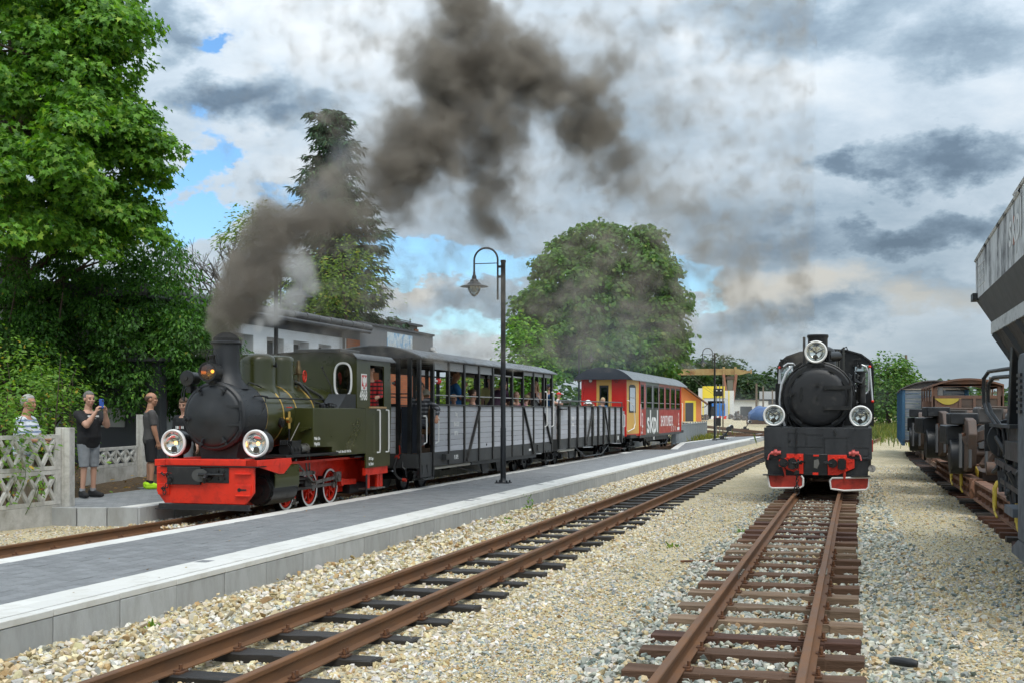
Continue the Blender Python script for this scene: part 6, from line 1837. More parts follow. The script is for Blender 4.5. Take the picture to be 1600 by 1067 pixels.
def build_blue_van():
 t = thing('boxcar', 'faded blue boarded van with a grey roof farthest along the siding', 'railway wagon', (HX + .05, 46.7, HZ), math.radians(-1.0))
 hw = 1.12
 BLUEB = M('faded_blue_board', (.105, .155, .22), .75, var=.22, scale=3, stretch=(.3, .3, 5), col2=(.30, .31, .31), c2scale=5, c2amt=.50, c2edge=.12, bump=.12, bscale=40)
 BLUES = M('blue_steel', (.035, .11, .20), .6, var=.2, scale=3, col2=(.10, .08, .06), c2scale=5, c2amt=.32)
 for k in range(11):
  z = .50 + k * .168
  for s in (-1, 1):
   MB().box(*sorted((s * hw, s * (hw - .04))), .05, 8.6, z, z + .16).build('board', BLUES if s < 0 else BLUEB, t, bevel=.004)
  MB().box(-hw + .1, hw - .1, -.02, .02, z, z + .16).build('board', BLUEB, t, bevel=.004)
 for x in (-hw + .05, hw - .05, -.35, .35):
  MB().box(x - .05 if abs(x) > .5 else x - .03, x + .05 if abs(x) > .5 else x + .03, -.05, .03, .45, 2.34).build('end_post', BLUES if abs(x) > .5 else BLUEB, t)
 MB().box(-hw, hw, -.05, 8.65, 2.33, 2.38).build('cant_rail', M('faded_cream', (.34, .30, .24), .7, var=.2), t)
 for s in (-1, 1):
  for y in (0.1, 1.6, 3.0, 5.6, 7.1, 8.5):
   MB().box(*sorted((s * hw, s * (hw + .05))), y - .05, y + .05, .4, 2.34).build('side_post', BLUES, t)
  MB().box(*sorted((s * hw, s * (hw - .1))), 0, 8.7, .30, .48).build('sole_bar', BLUES, t)
 pr = [(hw * 1.06 * (-1 + 2 * k / 18), 2.38 + .30 * (1 - abs(-1 + 2 * k / 18) ** 2.2)) for k in range(19)]
 MB().prism(pr + [(x, z - .04) for x, z in reversed(pr)], 'xz', -.14, 8.8).build('roof', M('felt_roof', (.11, .10, .095), .8, var=.2, bump=.1), t, 40)
 MB().prism([(x, z - .041) for x, z in pr], 'xz', -.02, .04).build('gable', M('felt_roof', (.11, .10, .095), .8), t)
 MB().box(-hw + .1, hw - .1, 0, 8.6, .42, .5).build('floor', DARKRUST, t)
 bogie(t, 1.6)
 bogie(t, 7.1)
 return t
build_blue_van()
# ================================================================ PEOPLE
SKIN = M('skin', (.50, .285, .20), .5, var=.08, scale=14)
SKINTAN = M('skin_tanned', (.42, .215, .135), .5, var=.08, scale=14)
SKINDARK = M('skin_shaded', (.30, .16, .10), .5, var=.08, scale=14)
EYEWHITE = M('eye_dark', (.03, .02, .015), .3)
LIP = M('lip', (.36, .13, .11), .5)
def cloth(name, col, **k):
 k.setdefault('rough', .85)
 k.setdefault('var', .14)
 k.setdefault('scale', 9)
 k.setdefault('bump', .7)
 k.setdefault('bscale', 11)
 return M(name, col, **k)
def stripes_mat(name, base, line, freq, width, axis=2, second=None):
 m = bpy.data.materials.new(name)
 m.use_nodes = True
 t = NT(m.node_tree)
 out = t.n('ShaderNodeOutputMaterial')
 p = t.n('ShaderNodeBsdfPrincipled')
 t.t.links.new(p.outputs[0], out.inputs[0])
 s = t.n('ShaderNodeSeparateXYZ', {0: t.n('ShaderNodeTexCoord').outputs['Object']})
 f = t.m('LESS_THAN', t.m('FRACT', t.m('MULTIPLY', s.outputs[axis], freq)), width)
 c = t.mix(f, base, line)
 if second:
  f2 = t.m('LESS_THAN', t.m('FRACT', t.m('MULTIPLY', s.outputs[second[0]], freq)), width)
  f3 = t.m('LESS_THAN', t.m('FRACT', t.m('MULTIPLY', s.outputs[1 - second[0]], freq)), width)
  ff = t.m('MAXIMUM', f2, f3) if False else f2
  c = t.mix(t.m('MULTIPLY', ff, .55), c, second[1])
 t.set(p.inputs['Base Color'], c)
 p.inputs['Roughness'].default_value = .85
 MATS[name] = m
 return m
def capsule(m, p0, p1, r0, r1, n=12):
 p0, p1 = Vector(p0), Vector(p1)
 L = (p1 - p0).length
 if L < 1e-5:
  return
 prof = [(r0 * math.sin(a), -r0 * math.cos(a)) for a in (0.0, .5, 1.0, 1.5708)] + [(r1 * math.cos(a), L + r1 * math.sin(a)) for a in (0, .5, 1.0, 1.5708)]
 prof[0] = (0, -r0)
 prof[-1] = (0, L + r1)
 m.lathe(prof, p0, p1 - p0, n, cap=False)
def taper(m, p0, p1, r0, r1, n=14):
 m.cyl(p0, p1, r0, r1, n)
def loft(m, rings, n=20):
 """closed body from horizontal-ish ellipses (centre, rx, ry)"""
 vs = []
 for c, rx, ry in rings:
  for i in range(n):
   a = 2 * PI * i / n
   vs.append((c[0] + rx * math.cos(a), c[1] + ry * math.sin(a), c[2]))
 fs = [(k * n + i, k * n + (i + 1) % n, (k + 1) * n + (i + 1) % n, (k + 1) * n + i) for k in range(len(rings) - 1) for i in range(n)]
 fs += [tuple(range(n - 1, -1, -1)), tuple(range((len(rings) - 1) * n, len(rings) * n))]
 m.add(vs, fs)
def remeshed(m, name, voxel, smooth=4):
 me = m.mesh(name + '_src', 0, fix=True)
 o = bpy.data.objects.new(name + '_src', me)
 COL.objects.link(o)
 r = o.modifiers.new('r', 'REMESH')
 r.mode = 'VOXEL'
 r.voxel_size = voxel
 r.use_smooth_shade = True
 s = o.modifiers.new('s', 'SMOOTH')
 s.factor = .5
 s.iterations = smooth
 dg = bpy.context.evaluated_depsgraph_get()
 ev = o.evaluated_get(dg)
 out = bpy.data.meshes.new_from_object(ev)
 out.name = name
 bpy.data.objects.remove(o)
 bpy.data.meshes.remove(me)
 out.shade_smooth()
 return out
def hand(m, wrist, d, nrm, curl=.5, s=1.0, thumb=1):
 """palm, four fingers of unequal length with two bends, thumb leaving the side of the palm"""
 d, nrm = Vector(d).normalized(), Vector(nrm)
 nrm = (nrm - d * nrm.dot(d)).normalized()
 side = d.cross(nrm)
 w = Vector(wrist)
 for k in (-1, 0, 1):
  capsule(m, w + side * .018 * k * s, w + d * .078 * s + side * .026 * k * s, .017 * s, .0155 * s, 8)
 for i, (o, L) in enumerate(((-.034, .062), (-.012, .076), (.011, .080), (.033, .070))):
  b = w + d * .082 * s + side * o * s
  a0, a1 = curl * .7, curl * 1.7
  d1 = (d * math.cos(a0) + nrm * math.sin(a0))
  d2 = (d * math.cos(a1) + nrm * math.sin(a1))
  q = b + d1 * L * .52 * s
  capsule(m, b, q, .0092 * s, .0085 * s, 7)
  capsule(m, q, q + d2 * L * .48 * s, .0085 * s, .007 * s, 7)
 b = w + d * .025 * s + side * thumb * .024 * s
 q = b + (d * .55 + side * thumb * .6 + nrm * .35).normalized() * .045 * s
 capsule(m, b, q, .0125 * s, .010 * s, 7)
 capsule(m, q, q + (d * .85 + nrm * .4 + side * thumb * .1).normalized() * .034 * s, .010 * s, .008 * s, 7)
def person(name, label, loc, rz, H=1.78, girth=1.0, belly=0.0, lean=0.0, head=(0, 0), arms=None, legs='stand', skin=None, hs=1.12, top=None, sleeve=.55, bottom=None, blen=.55, shoes=None, socks=None, hair=None, hat=None, voxel=.012, group=None, female=False, long_sleeve=False, print_=None, seat_up=False):
 s = H / 1.78
 skin = skin or SKIN
 X = lambda x, y, z: Vector((x, y, z)) * s
 hip = .94
 drop = 0.0
 if legs == 'sit':
  drop = .0
 la = math.radians(lean)
 def T(v):
  v = Vector(v)
  y, z = v.y, v.z - hip * s
  return Vector((v.x, y * math.cos(la) + z * math.sin(la), hip * s + z * math.cos(la) - y * math.sin(la)))
 sw = (.185 if not female else .165) * s * (0.5 + .5 * girth)
 g = girth
 rings = [(X(0, 0, .84), .135 * g, .10 * g), (X(0, 0, .92), .165 * g, .118 * g), (X(0, .01 + .3 * belly, 1.02), .155 * g + belly * .3, .11 * g + belly), (X(0, .01 + .3 * belly, 1.12), .148 * g + belly * .3, .105 * g + belly), (X(0, .005, 1.24), .165 * g, .112 * g + belly * .5), (X(0, 0, 1.34), .175 * g, .112 * g), (X(0, -.01, 1.42), .155 * g, .09), (X(0, -.01, 1.475), .075, .065)]
 rings = [(c, a * s, b * s) for c, a, b in rings]
 def torso(m, grow=0.0, lo=0, hi=None):
  rr = rings[lo:hi]
  n = 20
  vs = []
  for c, rx, ry in rr:
   for i in range(n):
    a = 2 * PI * i / n
    q = Vector((c.x + (rx + grow) * math.cos(a), c.y + (ry + grow) * math.sin(a), c.z))
    vs.append(T(q))
  fs = [(k * n + i, k * n + (i + 1) % n, (k + 1) * n + (i + 1) % n, (k + 1) * n + i) for k in range(len(rr) - 1) for i in range(n)]
  fs += [tuple(range(n - 1, -1, -1)), tuple(range((len(rr) - 1) * n, len(rr) * n))]
  m.add(vs, fs)
 body = MB()
 torso(body)
 neck0, neck1 = T(X(0, -.015, 1.44)), T(X(0, .005, 1.56))
 capsule(body, neck0, neck1, .070 * s, .062 * s)
 hc = T(X(0, .022, 1.655 + .06 * (hs - 1)))
 yaw, pitch = math.radians(head[0]), math.radians(head[1])
 R = Matrix.Rotation(yaw, 3, 'Z') @ Matrix.Rotation(-pitch, 3, 'X')
 def Hd(x, y, z):
  return hc + R @ (Vector((x, y, z)) * s * hs)
 def hball(m, c, r, n=14, k=10):
  q = MB().ball((0, 0, 0), tuple(v * s * hs for v in r) if isinstance(r, tuple) else r * s * hs, n, k)
  cc = Hd(*c)
  m.add([cc + R @ Vector(v) for v in q.v], q.f)
 hball(body, (0, -.012, .025), (.074, .094, .090), 18, 12)
 hball(body, (0, .020, -.040), (.058, .068, .070))
 hball(body, (0, .052, -.088), (.026, .024, .020))
 hball(body, (0, .060, .032), (.050, .024, .018))
 for sx in (-1, 1):
  hball(body, (sx * .036, .062, -.022), (.022, .022, .020))
  hball(body, (sx * .076, -.008, -.008), (.010, .020, .031))
 capsule(body, Hd(0, .074, .020), Hd(0, .088, -.024), .012 * s, .016 * s, 8)
 hball(body, (0, .076, -.058), (.024, .014, .010))
 LJ = {}
 for sx in (-1, 1):
  if legs == 'sit':
   hp, kn, an = X(sx * .09, 0, .92), X(sx * .12, .42, .95), X(sx * .12, .44, .50)
   toe = X(sx * .13, .60, .45)
  elif legs == 'perch':
   hp, kn, an = X(sx * .09, 0, .92), X(sx * .12, .17, .72), X(sx * .12, .12, .47)
   toe = X(sx * .13, .22, .44)
  elif legs == 'stride':
   hp, kn, an = X(sx * .09, 0, .92), X(sx * .10, .06 * sx + .03, .50), X(sx * .10, .12 * sx - .04, .085)
   toe = an + X(.02 * sx, .15, -.05)
  else:
   w = .095 if legs == 'stand' else .13
   hp, kn, an = X(sx * .088, 0, .92), X(sx * w, .015, .50), X(sx * (w + .01), -.02, .085)
   toe = an + X(.03 * sx, .14, -.05)
  LJ[sx] = (hp, kn, an, toe)
  capsule(body, hp, kn, .086 * s * g ** .6, .055 * s, 14)
  capsule(body, kn, an, .052 * s, .036 * s, 12)
  cm = kn.lerp(an, .28)
  back = Vector((0, -.022 * s, 0)) if legs != 'sit' else Vector((0, -.02 * s, 0))
  capsule(body, kn.lerp(an, .12) + back, kn.lerp(an, .48) + back * .7, .045 * s, .036 * s, 10)
  capsule(body, an, toe, .035 * s, .028 * s, 8)
 AJ = {}
 arms = arms or {}
 for sx in (-1, 1):
  a = arms.get(sx, {})
  sh = T(X(0, -.01, 1.405) + Vector((sx * (sw + .005), 0, 0)))
  ed = Vector(a.get('e', (sx * .12, -.05, -1))).normalized()
  wd = Vector(a.get('w', (sx * .05, .22, -1))).normalized()
  el = sh + ed * .295 * s
  wr = el + wd * .255 * s
  AJ[sx] = (sh, el, wr)
  capsule(body, T(X(sx * .10, -.01, 1.40)), sh, .062 * s, .060 * s, 12)
  capsule(body, sh, el, .058 * s * g, .047 * s * g, 12)
  capsule(body, el, wr, .047 * s * g, .030 * s, 12)
  capsule(body, el, el.lerp(wr, .4), .048 * s * g, .044 * s * g, 10)
  hand(body, wr, a.get('h', wd), a.get('n', (-sx, .2, 0)), a.get('c', .5), s, thumb=a.get('t', -sx))
 root = put(name, remeshed(body, name, voxel, 3), skin)
 root.location = loc
 root.rotation_euler = (0, 0, rz)
 tag(root, label, 'person', group)
 for sx in (-1, 1):
  f = MB()
  hball(f, (sx * .031, .077, .006), (.0115, .007, .0065), 8, 6)
  f.build('eye', EYEWHITE, root, 60)
  if hair:
   f = MB()
   capsule(f, Hd(sx * .017, .083, .030), Hd(sx * .048, .074, .030), .0048 * s, .0038 * s, 6)
   f.build('eyebrow', hair[0], root, 60)
 f = MB()
 hball(f, (0, .086, -.058), (.022, .007, .0065), 10, 6)
 f.build('mouth', LIP, root, 60)
 if hair:
  m = MB()
  style = hair[1]
  q = MB().ball((0, 0, 0), 1, 24, 16)
  vs = []
  for v in q.v:
   x, y, z = v
   k = 1.0
   front = y > .30 and z < (.52 if style != 'fringe' else .24)
   side_ = abs(x) > .55 and z < -.08 and y > -.25
   low = z < (-.62 if style in ('short', 'bald', 'fringe') else -.95)
   if style == 'bald' and z > .35:
    k = .80
   if front or side_ or low:
    k = .80
   j = 1 + .014 * noise.noise(Vector(v) * 4)
   vs.append(Hd(x * .082 * k * j, -.014 + y * .103 * k * j, .028 + z * .099 * k * j))
  m.add(vs, q.f)
  m.build('hair', hair[0], root, 60)
  if style in ('long', 'pony', 'bun'):
   m = MB()
   if style == 'bun':
    hball(m, (0, -.10, .075), (.042, .042, .040))
   if style == 'pony':
    m.tube([Hd(0, -.09, .03), Hd(0, -.15, -.01), Hd(.01, -.16, -.10), Hd(.01, -.14, -.22), Hd(0, -.12, -.27)], [.026 * s, .034 * s, .030 * s, .022 * s, .006], 8)
   if style == 'long':
    for a in np.linspace(PI * .95, 2 * PI * 1.02, 9):
     m.tube([Hd(.078 * math.cos(a), -.014 + .10 * math.sin(a), .03), Hd(.088 * math.cos(a), -.02 + .105 * math.sin(a), -.08), Hd(.092 * math.cos(a), -.03 + .10 * math.sin(a), -.20), Hd(.08 * math.cos(a), -.03 + .08 * math.sin(a), -.26)], [.03 * s, .034 * s, .03 * s, .012 * s], 7)
   m.build('hair_length', hair[0], root, 60)
 if hat:
  kind, hm = hat[0], hat[1]
  m = MB()
  q = MB().ball((0, 0, 0), 1, 22, 14)
  vs = []
  for x, y, z in q.v:
   zz = max(z, .0)
   k = 1.0 if z >= 0 else .97
   vs.append(Hd(x * .092 * k, -.008 + y * .112 * k, .048 + zz * .085))
  m.add(vs, q.f)
  if kind == 'cap':
   pts = []
   for a in np.linspace(.35, PI - .35, 11):
    pts.append((.085 * math.cos(a), .10 + .085 * math.sin(a)))
   base = [(.085 * math.cos(a), .02 + .085 * math.sin(a)) for a in np.linspace(.35, PI - .35, 11)]
   poly = pts + base[::-1]
   for dz in (0,):
    n = len(poly)
    m.add([Hd(x, y, .056 - .25 * max(0, y - .09)) for x, y in poly] + [Hd(x, y, .064 - .25 * max(0, y - .09)) for x, y in poly], [tuple(range(n)), tuple(range(2 * n - 1, n - 1, -1))] + [(i, n + i, n + (i + 1) % n, (i + 1) % n) for i in range(n)])
  else:
   n = 24
   r0 = [Hd(.090 * math.cos(2 * PI * i / n), -.008 + .110 * math.sin(2 * PI * i / n), .055) for i in range(n)]
   r1 = [Hd(.140 * math.cos(2 * PI * i / n), -.008 + .160 * math.sin(2 * PI * i / n), .005 + .01 * math.sin(i * 1.9)) for i in range(n)]
   m.add(r0 + r1, [(i, (i + 1) % n, n + (i + 1) % n, n + i) for i in range(n)])
  ho = m.build('hat', hm, root, 60)
  if len(hat) > 2:
   f = MB()
   hball(f, (0, .098, .085), (.035, .012, .018), 8, 6)
   f.build('hat_badge', hat[2], ho, 60)
 if top:
  m = MB()
  torso(m, .016 * s, 0 if legs not in ('sit', 'perch') else 1, 7)
  for sx in (-1, 1):
   sh, el, wr = AJ[sx]
   capsule(m, T(X(sx * .09, -.01, 1.395)), sh, .074 * s, .072 * s, 12)
   if sleeve > 0 or long_sleeve:
    if long_sleeve:
     capsule(m, sh, el, .069 * s * (.5 + .5 * g), .056 * s, 12)
     taper(m, el, el.lerp(wr, .88), .056 * s, .040 * s)
     capsule(m, el, el.lerp(wr, .1), .056 * s, .054 * s)
    else:
     taper(m, sh, sh.lerp(el, sleeve + .18), .071 * s * (.5 + .5 * g), .064 * s * (.5 + .5 * g))
  if sleeve == 0 and not long_sleeve:
   m = MB()
   torso(m, .012 * s, 0 if legs not in ('sit', 'perch') else 1, 6)
   for sx in (-1, 1):
    m.tube([T(X(sx * .09, .10, 1.30)), T(X(sx * .105, .04, 1.44)), T(X(sx * .105, -.04, 1.44)), T(X(sx * .09, -.10, 1.30))], .022 * s, 6)
  put('shirt', remeshed(m, 'shirt', max(voxel, .012), 5), top, root)
 if bottom:
  m = MB()
  torso(m, .012 * s, 0, 3)
  for sx in (-1, 1):
   hp, kn, an, toe = LJ[sx]
   if blen <= 1:
    taper(m, hp, hp.lerp(kn, min(1.0, blen + .28)), .106 * s * g ** .6, .082 * s)
    capsule(m, hp, hp.lerp(kn, .2), .104 * s * g ** .6, .10 * s * g ** .6)
   else:
    capsule(m, hp, kn, .104 * s * g ** .6, .072 * s)
    taper(m, kn, an.lerp(toe, .05), .072 * s, .058 * s)
  put('trousers' if blen > 1 else 'shorts', remeshed(m, 'trousers', max(voxel, .012), 4), bottom, root)
 if shoes:
  for sx in (-1, 1):
   hp, kn, an, toe = LJ[sx]
   m = MB()
   fd = (toe - an)
   fd.z = 0
   fd.normalize()
   heel = an - fd * .055 * s
   base = an.z - .052 * s
   a = Vector((heel.x, heel.y, base))
   b = a + fd * .245 * s
   capsule(m, a + Vector((0, 0, .012)), b + Vector((0, 0, .012)), .044 * s, .040 * s, 12)
   capsule(m, a + Vector((0, 0, .055 * s)), a.lerp(b, .45) + Vector((0, 0, .05 * s)), .046 * s, .040 * s, 12)
   capsule(m, a.lerp(b, .4) + Vector((0, 0, .045 * s)), b + Vector((0, 0, .012 * s)), .042 * s, .036 * s, 12)
   put('shoe', remeshed(m, 'shoe', .010, 3), shoes, root)
   if socks:
    k = MB()
    taper(k, an + Vector((0, 0, .03)), an.lerp(kn, .18), .047 * s, .046 * s)
    k.build('sock', socks, root)
 return root, dict(head=hc, R=R, arms=AJ, T=T, s=s, Hd=Hd)
def chest_print(root, info, z, y, rows, mat):
 """flat print: short irregular strokes following the chest"""
 m = MB()
 s = info['s']
 for (x0, x1, zz, h) in rows:
  n = 5
  for i in range(n):
   a, b = x0 + (x1 - x0) * i / n, x0 + (x1 - x0) * (i + 1) / n
   ya, yb = y - .9 * a * a, y - .9 * b * b
   pts = [info['T'](Vector((a, ya, z + zz)) * s), info['T'](Vector((b, yb, z + zz)) * s), info['T'](Vector((b, yb, z + zz + h)) * s), info['T'](Vector((a, ya, z + zz + h)) * s)]
   m.add(pts, [(0, 1, 2, 3)])
 return m.build('shirt_print', mat, root, 0)
def build_people():
 GREYHAIR = M('grey_hair', (.34, .33, .32), .7, var=.3, scale=60)
 DARKGREYHAIR = M('dark_grey_hair', (.13, .125, .12), .7, var=.4, scale=60)
 BROWNHAIR = M('brown_hair', (.085, .048, .026), .6, var=.3, scale=60)
 BLONDE = M('blonde_hair', (.46, .33, .17), .6, var=.25, scale=60)
 STUBBLE = M('cropped_hair', (.10, .065, .045), .75, var=.3, scale=60)
 g = 'people standing on the platform'
 root, inf = person('person', 'grey haired man in a blue and white striped polo shirt leaning on the concrete fence', (-12.52, 16.30, .07), math.radians(-76), H=1.86, girth=1.14, belly=.05, lean=4, head=(-4, 2),
      arms={1: dict(e=(.18, .30, -1), w=(-.55, .85, -.15), c=.3, n=(0, 0, -1)), -1: dict(e=(-.2, .35, -1), w=(.35, .95, -.1), c=.3, n=(0, 0, -1))}, skin=SKINTAN,
      top=stripes_mat('striped_polo', (.66, .70, .76), (.20, .26, .40), 11.0, .34), sleeve=.62, bottom=cloth('beige_trousers', (.30, .25, .18)), blen=2, shoes=cloth('dark_shoe', (.03, .03, .03)), hair=(GREYHAIR, 'short'), voxel=.0085, group=g)
 root, inf = person('person', 'man in a black printed T-shirt and grey denim shorts photographing the engine', (-12.58, 18.05, .21), math.radians(-110), H=1.80, girth=1.17, belly=.035, head=(-6, 4),
      arms={1: dict(e=(-.05, .80, -.62), w=(-.42, .40, .85), h=(-.25, .25, 1), n=(-1, .3, 0), c=.8, t=-1), -1: dict(e=(.0, .80, -.62), w=(.42, .40, .85), h=(.25, .25, 1), n=(1, .3, 0), c=.8, t=1)},
      top=cloth('black_tshirt', (.012, .012, .014)), sleeve=.6, bottom=cloth('grey_denim', (.17, .185, .20), col2=(.30, .32, .34), c2scale=4, c2amt=.45, c2edge=.25), blen=.68, shoes=cloth('black_shoe', (.014, .014, .015)), socks=cloth('grey_sock', (.28, .29, .31)), hair=(DARKGREYHAIR, 'short'), voxel=.0085, group=g)
 chest_print(root, inf, 1.20, .146, [(-.11, .11, .16, .028), (-.05, .10, .115, .022), (-.09, .10, .065, .024), (-.07, .09, .02, .012), (.0, .05, .14, .02)], LETTER)
 a1, a2 = inf['arms'][1][2], inf['arms'][-1][2]
 c = root.matrix_basis @ ((a1 + a2) / 2)
 ph = MB().box(-.0385, .0385, -.005, .005, -.08, .08)
 po = ph.build('phone', M('blue_phone', (.010, .06, .32), .25, var=.05, coat=.5), None, bevel=.006)
 po.location = (c.x + .03, c.y - .015, c.z + .15)
 po.rotation_euler = (math.radians(6), math.radians(2), math.radians(-134))
 tag(po, 'blue phone held up in both hands by the man in grey shorts', 'phone')
 cam = MB().box(-.030, -.012, .005, .008, .03, .07).build('camera_bump', MATTBLACK, po, bevel=.002)
 person('person', 'man in a grey T-shirt black shorts and lime green shoes with his back half turned', (-12.86, 20.40, .21), math.radians(-46), H=1.82, girth=1.08, head=(-22, 0),
   arms={1: dict(e=(.10, .10, -1), w=(.0, .28, -1), c=.6), -1: dict(e=(-.10, .02, -1), w=(-.02, .20, -1), c=.6)}, skin=SKINTAN,
   top=cloth('grey_tshirt', (.075, .072, .072)), sleeve=.6, bottom=cloth('black_shorts', (.018, .018, .021)), blen=.72, shoes=cloth('lime_shoe', (.42, .75, .02), var=.25, scale=24), socks=cloth('black_sock', (.014, .014, .014)), hair=(STUBBLE, 'bald'), voxel=.0085, group=g)
 root, inf = person('person', 'teenage boy in a black T-shirt looking down behind the left headlight', (-11.42, 19.20, .21), math.radians(172), H=1.70, girth=.95, head=(14, 16),
      arms={1: dict(e=(.12, .1, -1), w=(.0, .35, -1)), -1: dict(e=(-.35, .05, -1), w=(-.35, .35, -.9))},
      top=cloth('black_tshirt', (.012, .012, .014)), sleeve=.6, bottom=cloth('grey_denim', (.17, .185, .20)), blen=2, shoes=cloth('black_shoe', (.014, .014, .015)), hair=(BROWNHAIR, 'fringe'), voxel=.0085, group=g)
 chest_print(root, inf, 1.22, .128, [(-.075, -.055, 0, .05), (-.04, -.025, 0, .05), (.035, .075, 0, .05), (.085, .11, 0, .05)], LETTER)
 chest_print(root, inf, 1.22, .130, [(-.01, .022, -.01, .065)], M('print_red', (.35, .12, .10), .8))
 tp = 'passengers riding in the open coach'
 tw = 'passengers riding in the open wagon'
 def at(x, y, z):
  p = train_pt(y)
  c_, s_ = math.cos(TH), math.sin(TH)
  return (p[0] + .06 + x * c_, p[1] + x * s_, p[2] + z)
 FR, BK, SIDE, AWAY = PI + TH, TH, -PI / 2 + TH, PI / 2 + TH
 v = .0135
 SITZ = .785 + .47 - .94 + .12
 person('person', 'engine driver in a red and black checked shirt and black cap in the cab opening', at(.58, 4.95, .87), FR + .3, H=1.66, head=(10, 0), arms={1: dict(e=(.2, .5, -1), w=(-.2, 1, -.2)), -1: dict(e=(-.1, .45, -1), w=(.1, 1, -.1))},
   top=stripes_mat('red_plaid', (.46, .018, .020), (.035, .008, .010), 13.0, .42, 2, (0, (.02, .006, .008))), long_sleeve=True, bottom=cloth('dark_trousers', (.02, .022, .03)), blen=2, shoes=cloth('black_shoe', (.014, .014, .015)), hair=(BROWNHAIR, 'short'), hat=('cap', cloth('black_cap', (.010, .010, .012))), voxel=.011)
 person('person', 'fireman in dark overalls standing behind the oval cab window', at(-.25, 4.75, .82), FR - .2, H=1.62, head=(0, 6), skin=SKINDARK, top=cloth('dark_blue_overall', (.02, .03, .06)), long_sleeve=True, bottom=cloth('dark_trousers', (.02, .022, .03)), blen=2, shoes=cloth('black_shoe', (.014, .014, .015)), hair=(BROWNHAIR, 'short'), voxel=v)
 root, inf = person('person', 'man with glasses resting his checked grey sleeve outside the first coach bay', at(.72, 7.30, SITZ + .02), FR, H=1.78, legs='sit', head=(0, 2),
      arms={-1: dict(e=(-.75, .30, -.55), w=(-.18, .80, -.75), c=.5, n=(0, -.3, -1)), 1: dict(e=(.1, .2, -1), w=(-.2, .8, -.2))}, skin=SKINTAN,
      top=stripes_mat('grey_plaid', (.045, .047, .055), (.22, .225, .24), 12.0, .4, 2, (1, (.012, .012, .014))), long_sleeve=True, bottom=cloth('dark_trousers', (.02, .022, .03)), blen=2, shoes=cloth('black_shoe', (.014, .014, .015)), hair=(STUBBLE, 'short'), voxel=.010, group=tp)
 gl = MB()
 for sx in (-1, 1):
  gl.tube([inf['Hd'](sx * .031 + .024 * math.cos(a), .092, .004 + .018 * math.sin(a)) for a in np.linspace(0, 2 * PI, 11)], .003, 5, cap=False)
  gl.tube([inf['Hd'](sx * .055, .09, .008), inf['Hd'](sx * .078, .0, .010)], .003, 5)
 gl.build('glasses', MATTBLACK, root)
 person('person', 'seated passenger in a cream sun hat behind the man with glasses', at(.35, 8.6, SITZ), BK, H=1.68, legs='sit', top=cloth('pale_shirt', (.40, .36, .28)), bottom=cloth('dark_trousers', (.02, .022, .03)), blen=2, shoes=cloth('black_shoe', (.014, .014, .015)), hair=(BLONDE, 'short'), hat=('bucket', cloth('cream_hat', (.52, .47, .36))), voxel=v, group=tp)
 person('person', 'large man in a blue shirt standing with one hand raised in the coach', at(.40, 10.45, .785), SIDE + .5, H=1.84, girth=1.22, belly=.06, head=(-10, 0), arms={1: dict(e=(.15, .45, -1), w=(-.1, .35, 1), c=.9), -1: dict(e=(-.25, .3, -1), w=(.5, .8, -.1))}, skin=SKINTAN, top=cloth('royal_blue_shirt', (.03, .15, .36)), sleeve=.62, bottom=cloth('navy_trousers', (.02, .03, .05)), blen=2, shoes=cloth('black_shoe', (.014, .014, .015)), hair=(BROWNHAIR, 'short'), voxel=v, group=tp)
 person('person', 'child in a tan cap seated below the man in the blue shirt', at(.70, 9.5, SITZ + .16), FR + .2, H=1.42, legs='sit', head=(0, 0), top=cloth('white_top', (.62, .62, .62)), bottom=cloth('navy_trousers', (.02, .03, .05)), blen=2, shoes=cloth('black_shoe', (.014, .014, .015)), hair=(BROWNHAIR, 'short'), hat=('cap', cloth('tan_cap', (.36, .24, .15))), voxel=v, group=tp)
 person('person', 'dark haired woman in a pale pink sleeveless top seated by the coach side', at(.66, 11.0, SITZ + .02), SIDE + .45, H=1.70, legs='perch', female=True, head=(-8, 2), skin=SKIN, top=cloth('pink_top', (.62, .42, .46), var=.5, scale=26), sleeve=0, bottom=cloth('blue_jeans', (.06, .10, .20)), blen=2, shoes=cloth('black_shoe', (.014, .014, .015)), hair=(BROWNHAIR, 'bun'), voxel=.011, group=tp)
 person('person', 'man in a dark purple T-shirt bending forward in the middle of the coach', at(.55, 12.95, .785), BK - .35, H=1.82, girth=1.12, lean=38, head=(-12, 14), arms={1: dict(e=(.0, .55, -1), w=(-.15, 1, -.05), c=.9), -1: dict(e=(.0, .5, -1), w=(.2, 1, -.05), c=.9)}, top=cloth('plum_tshirt', (.035, .014, .032)), sleeve=.6, bottom=cloth('dark_trousers', (.02, .022, .03)), blen=2, shoes=cloth('black_shoe', (.014, .014, .015)), hair=(STUBBLE, 'short'), voxel=.011, group=tp)
 person('person', 'person in a yellow T-shirt and white cap standing behind the bending man', at(.0, 14.6, .80), FR + .6, H=1.80, head=(0, 8), top=cloth('yellow_tshirt', (.60, .56, .24)), sleeve=.6, bottom=cloth('blue_jeans', (.06, .10, .20)), blen=2, shoes=cloth('black_shoe', (.014, .014, .015)), hair=(BROWNHAIR, 'short'), hat=('cap', cloth('white_cap', (.66, .66, .66)), M('badge_red', (.5, .02, .02), .6)), voxel=v, group=tp)
 person('person', 'seated passenger in a mauve shirt beyond the lamp post', at(.66, 14.8, SITZ), FR, H=1.74, legs='sit', head=(0, 5), top=cloth('mauve_shirt', (.25, .10, .16)), sleeve=.6, bottom=cloth('dark_trousers', (.02, .022, .03)), blen=2, shoes=cloth('black_shoe', (.014, .014, .015)), hair=(STUBBLE, 'bald'), voxel=v, group=tp)
